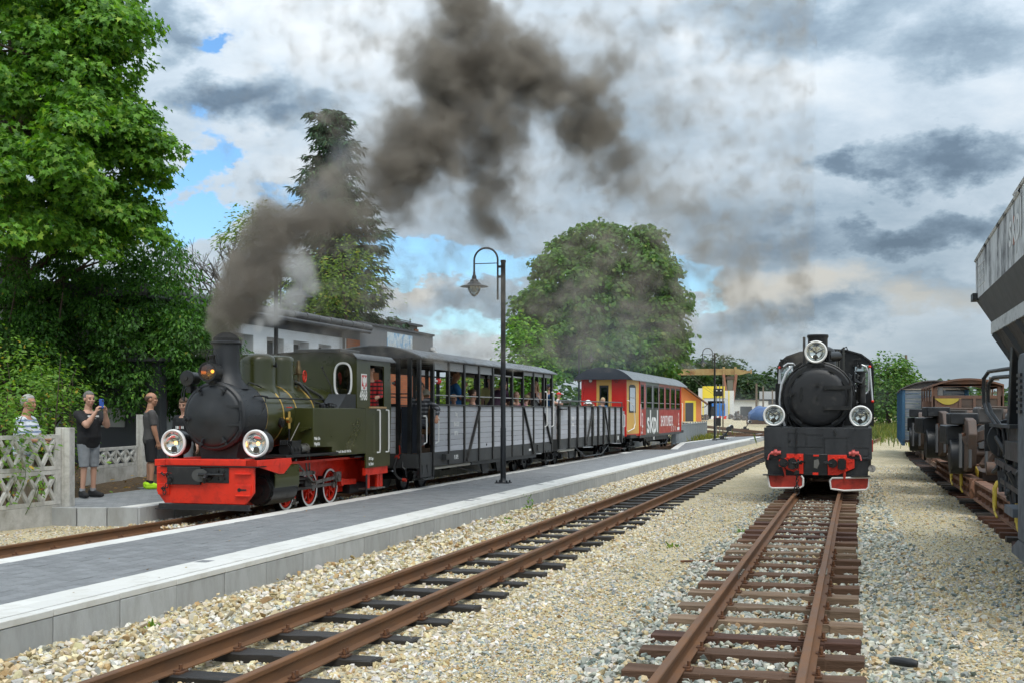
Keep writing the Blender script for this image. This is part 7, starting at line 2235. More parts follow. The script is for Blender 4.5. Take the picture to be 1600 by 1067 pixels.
 person('person', 'child in white seated against the coach side next to the mauve shirt', at(.62, 14.05, SITZ + .1), SIDE, H=1.50, legs='perch', top=cloth('white_top', (.62, .62, .62)), bottom=cloth('navy_trousers', (.02, .03, .05)), blen=2, shoes=cloth('black_shoe', (.014, .014, .015)), hair=(BLONDE, 'short'), voxel=v, group=tp)
 person('person', 'seated passenger in a khaki jacket near the rear of the coach', at(.66, 15.6, SITZ - .02), BK, H=1.70, legs='sit', lean=12, top=cloth('khaki_jacket', (.24, .19, .10)), long_sleeve=True, bottom=cloth('red_trousers', (.35, .04, .04)), blen=2, shoes=cloth('black_shoe', (.014, .014, .015)), hair=(BROWNHAIR, 'short'), hat=('cap', cloth('khaki_cap', (.28, .23, .12))), voxel=v, group=tp)
 root, inf = person('person', 'blonde woman in a grey sleeveless top looking at a red phone in the coach', at(.62, 16.85, .785), FR + .25, H=1.72, female=True, head=(0, 10), arms={1: dict(e=(.05, .35, -1), w=(-.2, .75, .55), c=.9), -1: dict(e=(-.05, .35, -1), w=(.2, .75, .55), c=.9)}, top=cloth('light_grey_top', (.36, .38, .40)), sleeve=0, bottom=cloth('blue_jeans', (.06, .10, .20)), blen=2, shoes=cloth('black_shoe', (.014, .014, .015)), hair=(BLONDE, 'long'), voxel=.011, group=tp)
 MB().tube([inf['T'](Vector(q)) for q in ((.13, .0, 1.43), (.05, .12, 1.28), (-.08, .135, 1.12), (-.18, .06, .98))], .012, 6).build('bag_strap', MATTBLACK, root)
 a1, a2 = inf['arms'][1][2], inf['arms'][-1][2]
 c = root.matrix_basis @ ((a1 + a2) / 2 + Vector((0, .05, .09)))
 po = MB().box(-.037, .037, -.006, .006, -.075, .075).build('phone', M('red_phone', (.35, .02, .03), .35), None, bevel=.005)
 po.location = c
 po.rotation_euler = (math.radians(-25), 0, FR + .25)
 tag(po, 'red phone in the hands of the blonde woman in the coach', 'phone')
 MB().box(-.033, .033, .006, .008, -.068, .068).build('screen', M('dark_screen', (.02, .02, .025), .15), po)
 person('person', "boy in a navy cap and blue T-shirt leaning on the open wagon front rail", at(.62, 18.5, .83), SIDE + .35, H=1.62, head=(-8, 6), arms={1: dict(e=(.35, .55, -.8), w=(-.6, .8, -.1)), -1: dict(e=(-.35, .55, -.8), w=(.6, .8, -.1))}, top=cloth('mid_blue_tshirt', (.03, .10, .22)), sleeve=.62, bottom=cloth('navy_trousers', (.02, .03, .05)), blen=2, shoes=cloth('black_shoe', (.014, .014, .015)), hair=(BROWNHAIR, 'short'), hat=('cap', cloth('navy_cap', (.018, .024, .045))), voxel=.011, group=tw)
 person('person', 'small child in a bright red spotted cap at the front of the open wagon', at(.45, 20.3, .83 + .28), SIDE, H=1.12, head=(0, 0), top=cloth('white_top', (.62, .62, .62)), bottom=cloth('navy_trousers', (.02, .03, .05)), blen=2, shoes=cloth('black_shoe', (.014, .014, .015)), hair=(BLONDE, 'short'), hat=('cap', cloth('red_cap', (.60, .02, .03), var=.3, scale=40)), voxel=v, group=tw)
 person('person', 'child in a white bucket hat sitting in the open wagon', at(.40, 24.7, SITZ + .05), SIDE - .6, H=1.55, legs='sit', top=cloth('pale_green_top', (.50, .58, .52)), bottom=cloth('navy_trousers', (.02, .03, .05)), blen=2, shoes=cloth('black_shoe', (.014, .014, .015)), hair=(BLONDE, 'short'), hat=('bucket', cloth('white_hat', (.68, .68, .68), var=.3, scale=30)), voxel=v, group=tw)
 person('person', 'girl with a plait and bright blue top reaching along the wagon side', at(.40, 27.2, SITZ + .10), FR + .9, H=1.62, legs='perch', head=(-10, 6), arms={-1: dict(e=(-.4, .0, -.8), w=(-.8, .2, -.1)), 1: dict(e=(.8, .1, -.35), w=(.9, .0, -.3))}, top=cloth('bright_blue_top', (.02, .17, .42)), sleeve=.5, bottom=cloth('navy_trousers', (.02, .03, .05)), blen=2, shoes=cloth('black_shoe', (.014, .014, .015)), hair=(BLONDE, 'pony'), voxel=v, group=tw)
 person('person', 'child in a red top sitting between the bucket hat and the girl in blue', at(.2, 26.3, SITZ), SIDE, H=1.50, legs='sit', top=cloth('red_top', (.45, .02, .02)), bottom=cloth('navy_trousers', (.02, .03, .05)), blen=2, shoes=cloth('black_shoe', (.014, .014, .015)), hair=(BROWNHAIR, 'short'), voxel=v, group=tw)
build_people()
# ================================================================ LAMPS, FENCES, STATION, YARD
def at_px(u, d, z=0.0):
 """ground position at bearing u (pixels of the 1600 wide picture) and depth d in metres"""
 r = (u - 800) / 1900 * d
 return (r * math.cos(PSI) - d * math.sin(PSI), r * math.sin(PSI) + d * math.cos(PSI), z)
LAMPBLACK = M('lamp_black', (.012, .014, .017), .38, var=.2)
FROST = M('frosted_glass', (.62, .66, .64), .25, var=.05)
def build_lamp():
 t = thing('street_lamp', 'tall black lamp post with a hooked arm standing on the platform near the coach', 'street lamp', (-7.37, 25.56, .12), 0, 'black platform lamps')
 MB().lathe([(.062, 0), (.062, 1.2), (.055, 1.22), (.052, 4.80), (.06, 4.82), (.06, 4.86), (0, 4.87)], (0, 0, 0), (0, 0, 1), 14).build('post', LAMPBLACK, t)
 b = MB().box(-.15, .15, -.15, .15, 0, .02).lathe([(.10, .02), (.075, .05), (.062, .12)], (0, 0, 0), (0, 0, 1), 12)
 for sx in (-1, 1):
  for sy in (-1, 1):
   b.cyl((sx * .115, sy * .115, .02), (sx * .115, sy * .115, .065), .018, n=6)
 b.build('base_plate', LAMPBLACK, t)
 a = MB()
 xs, r = -.125, .27
 pts = [(xs, 0, 4.0), (xs, 0, 4.85)] + [(xs - r + r * math.cos(q), 0, 4.87 + r * math.sin(q)) for q in np.linspace(.0, PI, 16)] + [(xs - 2 * r, 0, 4.62)]
 a.tube(pts, .022, 8)
 a.tube([(xs, 0, 4.80), (xs - 2 * r, 0, 4.80)], .011, 6)
 for z in (4.5, 4.72):
  a.bar((-.05, 0, z), (xs, 0, z), .04, .05)
 a.build('arm', LAMPBLACK, t, 40)
 xl = xs - 2 * r
 MB().lathe([(.022, 4.64), (.03, 4.56), (.05, 4.52), (.055, 4.47), (.09, 4.44), (.10, 4.40), (.15, 4.37), (.165, 4.345), (.30, 4.31), (.31, 4.295), (.18, 4.30), (.15, 4.31)], (xl, 0, 0), (0, 0, 1), 24, cap=False).build('lamp_shade', LAMPBLACK, t, 40)
 MB().lathe([(.145, 4.30), (.14, 4.24), (.11, 4.17), (.06, 4.10), (0, 4.07)], (xl, 0, 0), (0, 0, 1), 20, cap=False).build('lamp_glass', glass_mat('lamp_glass', (.62, .68, .66), .25, .08), t, 60)
 MB().cyl((xl, 0, 4.30), (xl, 0, 4.18), .06, n=10).build('lamp_bulb', FROST, t)
 return t
LAMP = build_lamp()
dup(LAMP, (-7.45, 68.5, .12), 0, 'distant black lamp post near the far end of the island platform')
dup(LAMP, (-13.75, 27.4, .2), PI, 'black lamp post rising from behind the green engine beside the white station')
dup(LAMP, (-14.1, 63.5, .2), PI, 'black lamp post in front of the big chestnut tree behind the red coach')
AGED = M('aged_concrete', (.56, .55, .51), .9, var=.22, scale=5, col2=(.30, .29, .26), c2scale=6, c2amt=.42, c2edge=.16, bump=.35, bscale=60)
AGED2 = M('stained_concrete', (.54, .53, .50), .9, var=.2, scale=3, col2=(.19, .18, .14), c2scale=2.2, c2amt=.42, c2edge=.2, bump=.3, bscale=60)
def lattice_panel(par, L, h, cells, verticals=False, name='lattice_panel'):
 m = MB()
 d, b = .05, .05
 m.box(0, L, -d / 2, d / 2, 0, b * 1.2).box(0, L, -d / 2, d / 2, h - b * 1.2, h)
 m.box(0, .10, -d / 2, d / 2, b * 1.2, h - b * 1.2).box(L - .10, L, -d / 2, d / 2, b * 1.2, h - b * 1.2)
 w = (L - .2) / cells
 for i in range(cells):
  x0 = .1 + i * w
  z0, z1 = b * 1.1, h - b * 1.1
  m.bar((x0, 0, z0), (x0 + w, 0, z1), d * .92, .062, up=(0, 1, 0)) if False else None
  for (za, zb) in ((z0, z1), (z1, z0)):
   dx, dz = w, zb - za
   ln = math.hypot(dx, dz)
   nx, nz = -dz / ln * .03, dx / ln * .03
   m.prism([(x0 + nx, za + nz), (x0 + w + nx, zb + nz), (x0 + w - nx, zb - nz), (x0 - nx, za - nz)], 'xz', -d * .46, d * .46)
  if verticals:
   m.box(x0 - .018, x0 + .018, -d * .47, d * .47, z0, z1)
 return m.build(name, AGED, par, 0, bevel=.004)
def fence_bay(par, p, q, zs, cells, verticals=False):
 p, q = Vector(p), Vector(q)
 L = (q - p).length
 a = math.atan2(q.y - p.y, q.x - p.x)
 for i, (z0, z1) in enumerate(zs):
  if i == 0:
   o = MB().box(0, L, -.025, .025, z0, z1).build('base_panel', AGED2, par, 0, bevel=.006)
   o.location = (p.x, p.y, 0)
  else:
   o = lattice_panel(par, L, z1 - z0 - .006, cells, verticals)
   o.location = (p.x, p.y, z0 + .003)
  o.rotation_euler = (0, 0, a)
def fence_post(par, x, y, z0, z1, w=.17):
 m = MB().box(-w / 2, -w * .12, -w / 2, w / 2, z0, z1).box(w * .12, w / 2, -w / 2, w / 2, z0, z1 - .004).box(-w * .12, w * .12, -w * .40, w * .40, z0, z1 - .008)
 o = m.build('post', AGED, par, 0, bevel=.006)
 o.location = (x, y, 0)
 return o
def build_fences():
 t = thing('concrete_fence', 'weathered concrete lattice fence in the left foreground ending at a grooved post', 'concrete fence')
 zs = [(-.35, .25), (.25, .78), (.78, 1.33)]
 fence_bay(t, (-11.80, 16.18), (-11.83, 14.10), zs, 6)
 fence_bay(t, (-11.83, 13.96), (-11.86, 11.9), zs, 6)
 fence_post(t, -11.79, 16.32, -.4, 1.43, .22).rotation_euler = (0, 0, .25)
 fence_post(t, -11.83, 14.03, -.4, 1.43, .16)
 t = thing('concrete_fence', 'concrete fence of small crosses on a stained base behind the man with the phone', 'concrete fence')
 P, Q = at_px(128, 22.6), at_px(213, 25.2)
 fence_bay(t, (P[0], P[1], 0), (Q[0], Q[1], 0), [(-.1, .58), (.58, .98)], 5, True)
 fence_post(t, Q[0] + .05, Q[1] + .1, 0, 1.62, .15)
 fence_post(t, Q[0] - .12, Q[1] + .5, 0, 1.55, .13)
 t = thing('yard_fence', 'grey vertical bar railing fence standing beyond the red coach', 'metal fence')
 FG = M('galvanised_grey', (.30, .33, .35), .5, metal=.3, var=.15)
 p, q = Vector(at_px(1050, 60, 0)), Vector(at_px(1104, 80, 0))
 n = 13
 for k in range(n + 1):
  c = p.lerp(q, k / n)
  MB().box(-.035, .035, -.035, .035, .0, 1.12).build('post', FG, t).location = c
 for z in (.12, 1.02):
  MB().bar((p.x, p.y, z), (q.x, q.y, z), .04, .05).build('rail', FG, t)
 m = MB()
 N = 160
 for k in range(N):
  c = p.lerp(q, k / N)
  m.box(c.x - .011, c.x + .011, c.y - .011, c.y + .011, .12, 1.02)
 m.build('bars', FG, t)['kind'] = 'stuff'
build_fences()
DIRT = M('leaf_litter', (.060, .040, .022), .95, var=.45, scale=9, col2=(.15, .095, .04), c2scale=16, c2amt=.40, c2edge=.1, bump=.8, bscale=45)
def build_bank():
 rows = []
 for i, y in enumerate(np.linspace(15.6, 34, 30)):
  r = []
  for k, x in enumerate(np.linspace(-13.0, -21, 16)):
   z = .19 + .42 * min(1, k / 7) + .05 * noise.noise(Vector((x * .9, y * .9, 0))) - (.04 if k == 0 else 0)
   r.append((x + .12 * noise.noise(Vector((x, y * 1.4, 3))), y, z if k > 0 else .10))
  rows.append(r)
 o = MB().sheet(rows).build('bank', DIRT, None, 60, fix=False)
 tag(o, 'brown bank of soil and dead leaves behind the side platform', kind='structure')
build_bank()
RENDERW = M('white_render', (.82, .84, .84), .85, var=.06, scale=2, bump=.08, bscale=80)
RENDERG = M('grey_render', (.17, .175, .18), .8, var=.12, scale=2, bump=.1, bscale=70)
DARKGREY = M('anthracite_render', (.052, .056, .062), .7, var=.12, scale=2, bump=.1, bscale=60)
FASCIA = M('dark_fascia', (.060, .064, .072), .6, var=.12)
PVC = M('white_frame', (.74, .74, .74), .35, var=.03)
TILE = M('grey_roof_tile', (.075, .078, .082), .55, var=.2, scale=4, col2=(.13, .13, .125), c2scale=4, c2amt=.35, c2edge=.2)
DARKGLASS = M('dark_window_pane', (.03, .035, .04), .06, var=.1, spec=.8)
def brick_mat(name, c1, c2, mortar, bw=.25, rh=.077):
 m = bpy.data.materials.new(name)
 m.use_nodes = True
 t = NT(m.node_tree)
 out = t.n('ShaderNodeOutputMaterial')
 p = t.n('ShaderNodeBsdfPrincipled')
 t.t.links.new(p.outputs[0], out.inputs[0])
 s = t.n('ShaderNodeSeparateXYZ', {0: t.n('ShaderNodeTexCoord').outputs['Object']})
 v = t.n('ShaderNodeCombineXYZ', {0: t.m('ADD', s.outputs[0], s.outputs[1]), 1: s.outputs[2], 2: 0.0})
 b = t.n('ShaderNodeTexBrick', {'Vector': v, 'Color1': c1, 'Color2': c2, 'Mortar': mortar, 'Scale': 1.0, 'Mortar Size': .006, 'Brick Width': bw, 'Row Height': rh})
 t.set(p.inputs['Base Color'], b.outputs[0])
 bp = t.n('ShaderNodeBump', {'Strength': .6, 'Distance': .01, 'Height': t.m('SUBTRACT', 1.0, b.outputs['Fac'])})
 t.set(p.inputs['Normal'], bp.outputs[0])
 p.inputs['Roughness'].default_value = .85
 return m
BRICK = brick_mat('orange_brick', (.42, .125, .035), (.34, .09, .028), (.20, .12, .08))
def wall_with_openings(par, name, mat, x, y0, y1, z0, z1, wins, th=.35):
 """wall in the plane X = x (outside towards +X) with rectangular openings (ya, yb, za, zb)"""
 m = MB()
 edges = [y0]
 za, zb = min(w[2] for w in wins), max(w[3] for w in wins)
 m.box(x - th, x, y0, y1, z0, za)
 m.box(x - th, x, y0, y1, zb, z1)
 for w in wins:
  edges += [w[0], w[1]]
 edges.append(y1)
 for i in range(0, len(edges), 2):
  m.box(x - th, x, edges[i], edges[i + 1], za, zb)
 return m.build(name, mat, par, 0, fix=False)
def window(par, x, w, depth=.28, mull=True):
 ya, yb, za, zb = w
 xo = x - depth
 m = MB().box(xo - .05, xo, ya, ya + .07, za, zb).box(xo - .05, xo, yb - .07, yb, za, zb).box(xo - .05, xo, ya + .07, yb - .07, za, za + .07).box(xo - .05, xo, ya + .07, yb - .07, zb - .07, zb)
 if mull:
  c = (ya + yb) / 2
  m.box(xo - .05, xo + .004, c - .05, c + .05, za + .07, zb - .07)
 o = m.build('window', PVC, par, 0, fix=False)
 MB().box(xo - .035, xo - .025, ya + .07, yb - .07, za + .07, zb - .07).build('pane', DARKGLASS, o, 0)
 MB().box(x - depth, x + .05, ya - .04, yb + .04, za - .04, za).build('sill', RENDERG, o, 0)
 return o
def build_station():
 t = thing('station_building', 'long low white station building with grey fascia and deep windows behind the engine', 'station building')
 X = -15.0
 wins = [(24.1, 25.0, 2.3, 3.66), (25.75, 26.85, 2.3, 3.66), (27.55, 28.6, 2.3, 3.66), (29.35, 30.35, 2.3, 3.66), (30.95, 31.95, 2.3, 3.66), (32.6, 33.5, 2.3, 3.66)]
 wall_with_openings(t, 'wall', RENDERW, X, 23.5, 34.6, .2, 3.92, wins)
 for w in wins:
  window(t, X, w)
 MB().box(X - 8, X - .01, 23.5, 23.7, .2, 4.0).build('gable_wall', RENDERW, t, 0)
 MB().box(X - .3, X + .03, 23.5, 35.6, 3.92, 4.18).build('fascia', FASCIA, t, 0)
 MB().prism([(X + .35, 4.18), (X + .35, 4.22), (X - 3.5, 4.75), (X - 8, 4.4), (X - 8, 4.2)], 'xz', 23.2, 35.7).build('roof', TILE, t, 0)
 MB().tube([(X + .33, 23.2, 4.17), (X + .33, 35.7, 4.17)], .055, 8).build('gutter', FASCIA, t)
 y = 23.2
 proto = MB().cyl((0, 0, 0), (0, .80, 0), .115, .10, n=12).build('ridge_tile', TILE, t, 40)
 first = True
 while y < 35.3:
  o = proto if first else proto.copy()
  if not first:
   COL.objects.link(o)
  first = False
  o.location = (X + .22, y, 4.33 + random.uniform(-.01, .01))
  y += .80
 MB().box(X - .3, X + .04, 34.6, 35.6, .2, 3.92).build('brick_pier', BRICK, t, 0)
 MB().tube([(X + .10, 34.2, 4.1), (X + .10, 34.2, .3)], .05, 8).build('downpipe', FASCIA, t)
 MB().box(X - .35, X + .02, 23.2, 23.5, .2, 3.9).build('pilaster', RENDERG, t, 0)
 t = thing('annexe', 'dark grey low annexe wall half hidden by the hedge behind the platform men', 'building')
 MB().box(-16.6, -14.2, 22.9, 23.15, .2, 2.75).build('wall', DARKGREY, t, 0)
 MB().box(-16.7, -14.1, 22.8, 23.19, 2.75, 2.83).build('roof', TILE, t, 0)
 MB().box(-15.75, -15.05, 22.87, 22.9, 1.35, 1.75).build('pale_notice', M('pale_grey_sheet', (.34, .35, .34), .6), t, 0)
 t = thing('station_block', 'grey rendered block with a faded blue banner beyond the white station', 'building')
 wl = wall_with_openings(t, 'upper_wall', RENDERG, X, 35.62, 42.4, 3.0, 4.46, [(36.0, 36.01, 3.4, 3.41)], .3)
 MB().box(X - .3, X - .002, 35.62, 42.4, .2, 3.0).build('brick_wall', BRICK, t, 0)
 MB().box(X - .02, X + .015, 40.9, 41.15, .2, 2.9).build('white_jamb', PVC, t, 0)
 MB().box(X - 6, X, 42.4, 42.6, .2, 4.46).build('end_wall', RENDERG, t, 0)
 MB().box(X - 6, X + .06, 35.6, 42.65, 4.46, 4.53).build('coping', FASCIA, t, 0)
 MB().box(X + .002, X + .015, 38.0, 40.4, 3.72, 4.34).build('banner', banner_mat(), t, 0)
 m = MB().box(X + .02, X + .12, 42.3, 42.5, 3.95, 4.05).cyl((X + .1, 42.5, 3.9), (X + .1, 42.72, 3.85), .06, n=10)
 m.build('camera', PVC, t)
 MB().box(X - 6, X - 2.0, 43.5, 46.4, .2, 5.1).build('rear_wall', RENDERG, t, 0)
 MB().box(X - 2.0, X - 1.95, 46.0, 46.42, .2, 5.0).build('brick_strip', BRICK, t, 0)
 MB().box(X - 6.1, X - 1.8, 43.4, 46.5, 5.1, 5.18).build('rear_coping', FASCIA, t, 0)
 MB().tube([(X - 2.2, 44, 5.3), (X - 2.2, 46.2, 5.3)], .02, 6).cyl((X - 2.2, 44.6, 5.18), (X - 2.2, 44.6, 5.42), .02, n=6).cyl((X - 2.2, 46.1, 5.18), (X - 2.2, 46.1, 5.42), .02, n=6).build('roof_rail', FASCIA, t)
def banner_mat():
 m = bpy.data.materials.new('faded_banner')
 m.use_nodes = True
 t = NT(m.node_tree)
 out = t.n('ShaderNodeOutputMaterial')
 p = t.n('ShaderNodeBsdfPrincipled')
 t.t.links.new(p.outputs[0], out.inputs[0])
 co = t.n('ShaderNodeTexCoord').outputs['Object']
 f = t.ramp(t.noise(t.vm('MULTIPLY', co, (1, 2.2, 1.4)), 2.6, 5, .7), [(.48, 0.0), (.56, 1.0)])
 t.set(p.inputs['Base Color'], t.mix(f, (.60, .66, .68), (.22, .42, .62)))
 p.inputs['Roughness'].default_value = .6
 return m
build_station()
ORANGE = M('orange_render', (.62, .20, .055), .8, var=.08, scale=1)
YEL = M('yellow_render', (.78, .60, .055), .75, var=.07, scale=1)
WHITER = M('white_shed_wall', (.62, .62, .60), .8, var=.08, scale=1)
DARKDOOR = M('dark_door', (.05, .052, .058), .6)
CRANEY = M('rusty_yellow_steel', (.36, .26, .11), .7, var=.25, scale=.6, col2=(.22, .10, .05), c2scale=.8, c2amt=.42, c2edge=.15)
def frame_at(u, d):
 """local frame facing the camera at bearing u, depth d: returns matrix"""
 p = at_px(u, d, 0)
 return p, math.atan2(p[1], p[0]) - PI / 2
def build_yard():
 zg = lambda y: float(rise(y))
 p = at_px(1058, 150)
 t = thing('orange_shed', 'orange gabled shed with a yellow framed dark door behind the red coach', 'shed', (p[0], p[1], zg(p[1])), .12)
 k = 150 / 1900
 h0, h1, w = 2.55, 4.75, 2.95
 MB().prism([(-w, -.7), (w, -.7), (w, h0), (0, h1), (-w, h0)], 'xz', 0, 12).build('wall', ORANGE, t, 0)
 MB().prism([(-w - .8, h0 - .50), (-w - .8, h0 - .32), (0, h1 + .28), (w + .8, h0 - .32), (w + .8, h0 - .50), (0, h1 + .10)], 'xz', -.6, 12.5).build('roof', M('brown_roof', (.20, .105, .07), .8, var=.2), t, 0)
 MB().box(.95, 2.3, -.05, .0, -.6, 2.55).build('door_surround', YEL, t, 0)
 MB().box(1.0, 1.98, -.09, -.05, -.6, 2.3).build('door', DARKDOOR, t, 0)
 MB().tube([(w + .7, -.5, h0 - .5), (w + .5, -.5, h0 - .75), (w + .1, -.1, h0 - .8)], .05, 6).build('gutter_pipe', DARKDOOR, t)
 p = at_px(1118, 185)
 t = thing('engine_shed', 'white and yellow engine shed with an open dark doorway', 'engine shed', (p[0], p[1], zg(p[1])), .10)
 s = 185 / 1900
 X = lambda u: (u - 1118) * s * .98
 Z = lambda v: (657 - v) * s
 MB().box(X(1091), X(1097.5), -.1, 6, -.7, Z(609)).build('pier', WHITER, t, 0)
 MB().box(X(1097.5), X(1099.5), -.15, 6, -.7, Z(606)).build('yellow_strip', YEL, t, 0)
 MB().box(X(1099.5), X(1106), -.1, 6, -.7, Z(609.5)).build('pier', WHITER, t, 0)
 MB().box(X(1132), X(1147), -.1, 6, -.7, Z(613)).build('pier', WHITER, t, 0)
 MB().box(X(1138), X(1140), -.14, -.1, -.7, Z(613)).build('yellow_strip', YEL, t, 0)
 MB().box(X(1106), X(1132), -.1, 6, Z(629), Z(624.5)).build('lintel', WHITER, t, 0)
 MB().box(X(1099), X(1132.5), -.2, 6, Z(624.5), Z(606)).box(X(1124), X(1126), -.25, -.2, Z(616), Z(612)).build('yellow_front', YEL, t, 0)
 MB().box(X(1106), X(1132), 5.9, 6, -.7, Z(629)).build('back_wall', DARKDOOR, t, 0)
 p2 = at_px(1122, 183.5)
 b = thing('blue_locomotive', 'small blue locomotive with red and white striped beam in the shed doorway', 'locomotive', (p2[0], p2[1], zg(p2[1])), .10)
 BLU = M('bright_blue_paint', (.015, .16, .55), .4, var=.1)
 MB().box(-.95, 1.05, 0, 4, .35, 2.35).build('body', BLU, b, 0, bevel=.06)
 MB().box(-1.0, -.4, -.05, .0, .5, 1.9).box(.55, .9, -.03, 0, 1.3, 2.1).build('window', DARKGLASS, b, 0)
 for k in range(6):
  MB().prism([(-1.1 + k * .38, .0), (-.72 + k * .38, .0), (-.62 + k * .38, .45), (-1.0 + k * .38, .45)], 'xz', -.2, -.15).build('beam_stripe', RED if k % 2 else WHITE, b, 0)
 for x in (-.5, .5):
  MB().lathe([(.05, -.05), (.4, -.05), (.4, .05), (0, .05)], (x, .8, -.05), (1, 0, 0), 16, cap=False).build('wheel', MATTBLACK, b)
 p = at_px(1176, 215)
 t = thing('workshop', 'long low white workshop with a dark gate beyond the yard', 'workshop', (p[0], p[1], zg(p[1])), .06)
 s = 215 / 1900
 X = lambda u: (u - 1176) * s
 Z = lambda v: (655 - v) * s
 MB().box(X(1147), X(1186), 0, 10, -.8, Z(627)).box(X(1186), X(1230), -.3, 10, -.8, Z(628)).build('wall', WHITER, t, 0)
 MB().box(X(1186), X(1222), 3, 12, Z(628), Z(613)).build('upper_wall', M('pale_grey_wall', (.46, .46, .45), .8), t, 0)
 MB().box(X(1146), X(1231), -.5, 10, Z(627), Z(625.5)).build('roof_edge', DARKDOOR, t, 0)
 MB().box(X(1157), X(1175), -.06, 0, -.8, Z(637)).build('gate', DARKDOOR, t, 0)
 MB().box(X(1179), X(1183), -.06, 0, -.8, Z(642)).build('door', DARKDOOR, t, 0)
 MB().box(X(1200), X(1214), -.36, -.3, Z(634), Z(628)).build('window_strip', DARKDOOR, t, 0)
 p = at_px(1140, 200)
 t = thing('gantry_crane', 'rusty yellow gantry crane with a long beam over the yard', 'gantry crane', (p[0], p[1], zg(p[1]) - .3), .14)
 s = 200 / 1900
 X = lambda u: (u - 1140) * s
 bz = 7.9
 b = MB().prism([(X(1012), bz), (X(1020), bz - .45), (X(1156), bz - .45), (X(1171), bz - .1), (X(1173), bz), (X(1171), bz + .12), (X(1150), bz + .55), (X(1022), bz + .55)], 'xz', -.35, .35)
 b.build('beam', CRANEY, t, 0)
 gz = MB()
 for u in range(1024, 1156, 6):
  gz.box(X(u) - .05, X(u) + .05, -.42, -.35, bz - .45, bz + .55)
 gz.build('beam_stiffener', CRANEY, t, 0)
 MB().box(X(1012), X(1013), -.5, .5, bz - .1, bz + .7).box(X(1172), X(1174), -.4, .4, bz - .3, bz + .4).build('end_stop', CRANEY, t, 0)
 for u in (1131, 1149):
  MB().box(X(u) - .18, X(u) + .18, -.5, .5, bz - .5, bz + .85).build('leg_head', CRANEY, t, 0)
 RUSTL = M('rust_leg', (.24, .11, .07), .75, var=.25, scale=.8)
 for yy in (-2.2, 2.2):
  MB().bar((X(1130.5), yy * .2, bz - .4), (X(1138.5), yy, .6), .35, .3).build('leg', RUSTL, t, 0)
  MB().bar((X(1150), yy * .2, bz - .4), (X(1141.5), yy, .6), .35, .3).build('leg', RUSTL, t, 0)
 m = MB()
 for k in range(9):
  z = .9 + k * .75
  f = (bz - z) / bz
  xa, xb = X(1130.5) + (X(1138.5) - X(1130.5)) * f, X(1150) + (X(1141.5) - X(1150)) * f
  m.bar((xa, 0, z), (xb, 0, z), .08, .08)
 m.build('ladder_rung', CRANEY, t, 0)['kind'] = 'stuff'
 MB().box(X(1136), X(1145), -.9, .2, bz - 3.8, bz - 1.2).build('cab', M('crane_cab', (.16, .15, .12), .6, var=.3, scale=1), t, 0, bevel=.05)
 MB().box(X(1136) - .1, X(1145) + .1, -1, .3, bz - 1.2, bz - .7).build('cab_roof', DARKRUST, t, 0)
 MB().box(X(1135), X(1145), -2.6, 2.6, .2, .7).build('bogie', DARKRUST, t, 0)
 MB().bar((X(1041), 0, bz - .4), (X(1041), 0, 0), .3, .3).build('far_leg', CRANEY, t, 0)
 MB().cyl((X(1168), 0, bz - .2), (X(1168), 0, bz - 1.8), .02, n=5).box(X(1168) - .05, X(1168) + .05, -.05, .05, bz - 2.0, bz - 1.7).build('hook_cable', DARKRUST, t, 0)
 CONC = M('concrete_pole', (.34, .34, .33), .85, var=.12)
 WOOD = M('pole_wood', (.15, .115, .085), .85, var=.25, scale=6)
 def pole(label, u, d, vtop, r, mat, lean=0.0, arms=0, group=None):
  q = at_px(u, d)
  h = 1.66 + (644 - vtop) * d / 1900
  o = thing('utility_pole', label, 'utility pole', (q[0], q[1], zg(q[1]) - .2), 0, group)
  MB().cyl((0, 0, 0), (lean * h, 0, h), r, r * .7, n=8).build('shaft', mat, o)
  for k in range(arms):
   z = h - .25 - k * .55
   MB().box(-.75, .75, -.05, .05, z - .05, z + .05).build('crossarm', WOOD, o, 0)
   for x in (-.65, -.35, .35, .65):
    MB().cyl((x, 0, z + .05), (x, 0, z + .22), .035, n=6).build('insulator', MATTBLACK, o)
  return o
 g = 'utility poles in the yard'
 pole('tall pale concrete pole rising between the chestnut tree and the crane', 1051, 95, 545, .20, CONC, group=g)
 pole('brown wooden pole in front of the white workshop', 1182, 130, 602, .14, WOOD, group=g)
 pole('thinner wooden pole right of the brown one by the workshop', 1192.5, 140, 607, .12, WOOD, group=g)
 pole('short wooden pole just left of the black locomotive cab', 1207, 150, 614, .12, WOOD, group=g)
 pole('dark leaning pole beside the trees above the blue van', 1418, 110, 556, .16, WOOD, -.02, group=g)
 pole('telegraph pole with three crossarms seen behind the hopper handrails', 1547, 105, 590, .13, WOOD, arms=3, group=g)
 q = at_px(1441, 100)
 o = thing('insulator_frame', 'small dark insulator frame above the roof of the blue van', 'insulators', (q[0], q[1], zg(q[1])), 0)
 for x in (-.55, -.3, .0, .25):
  MB().cyl((x, 0, 0), (x + .06, 0, 3.55), .04, n=6).build('rod', MATTBLACK, o)
 MB().box(-.7, .4, -.06, .06, 3.5, 3.6).build('crossbar', MATTBLACK, o)
 q = at_px(1122, 88)
 o = thing('signal_post', 'double post signal with two small black heads behind the distant lamp', 'signal', (q[0], q[1], zg(q[1])), 0)
 for x in (-.12, .12):
  MB().cyl((x, 0, 0), (x, 0, 3.6), .035, n=8).build('post', M('grey_steel_post', (.16, .17, .16), .6), o)
 for x in (-.16, .14):
  hd = MB().box(x - .17, x + .17, -.1, .1, 2.75, 3.30).build('signal_head', MATTBLACK, o, bevel=.03)
  MB().cyl((x + .08, -.1, 3.15), (x + .08, -.14, 3.15), .05, n=10).build('lens', PVC, hd)
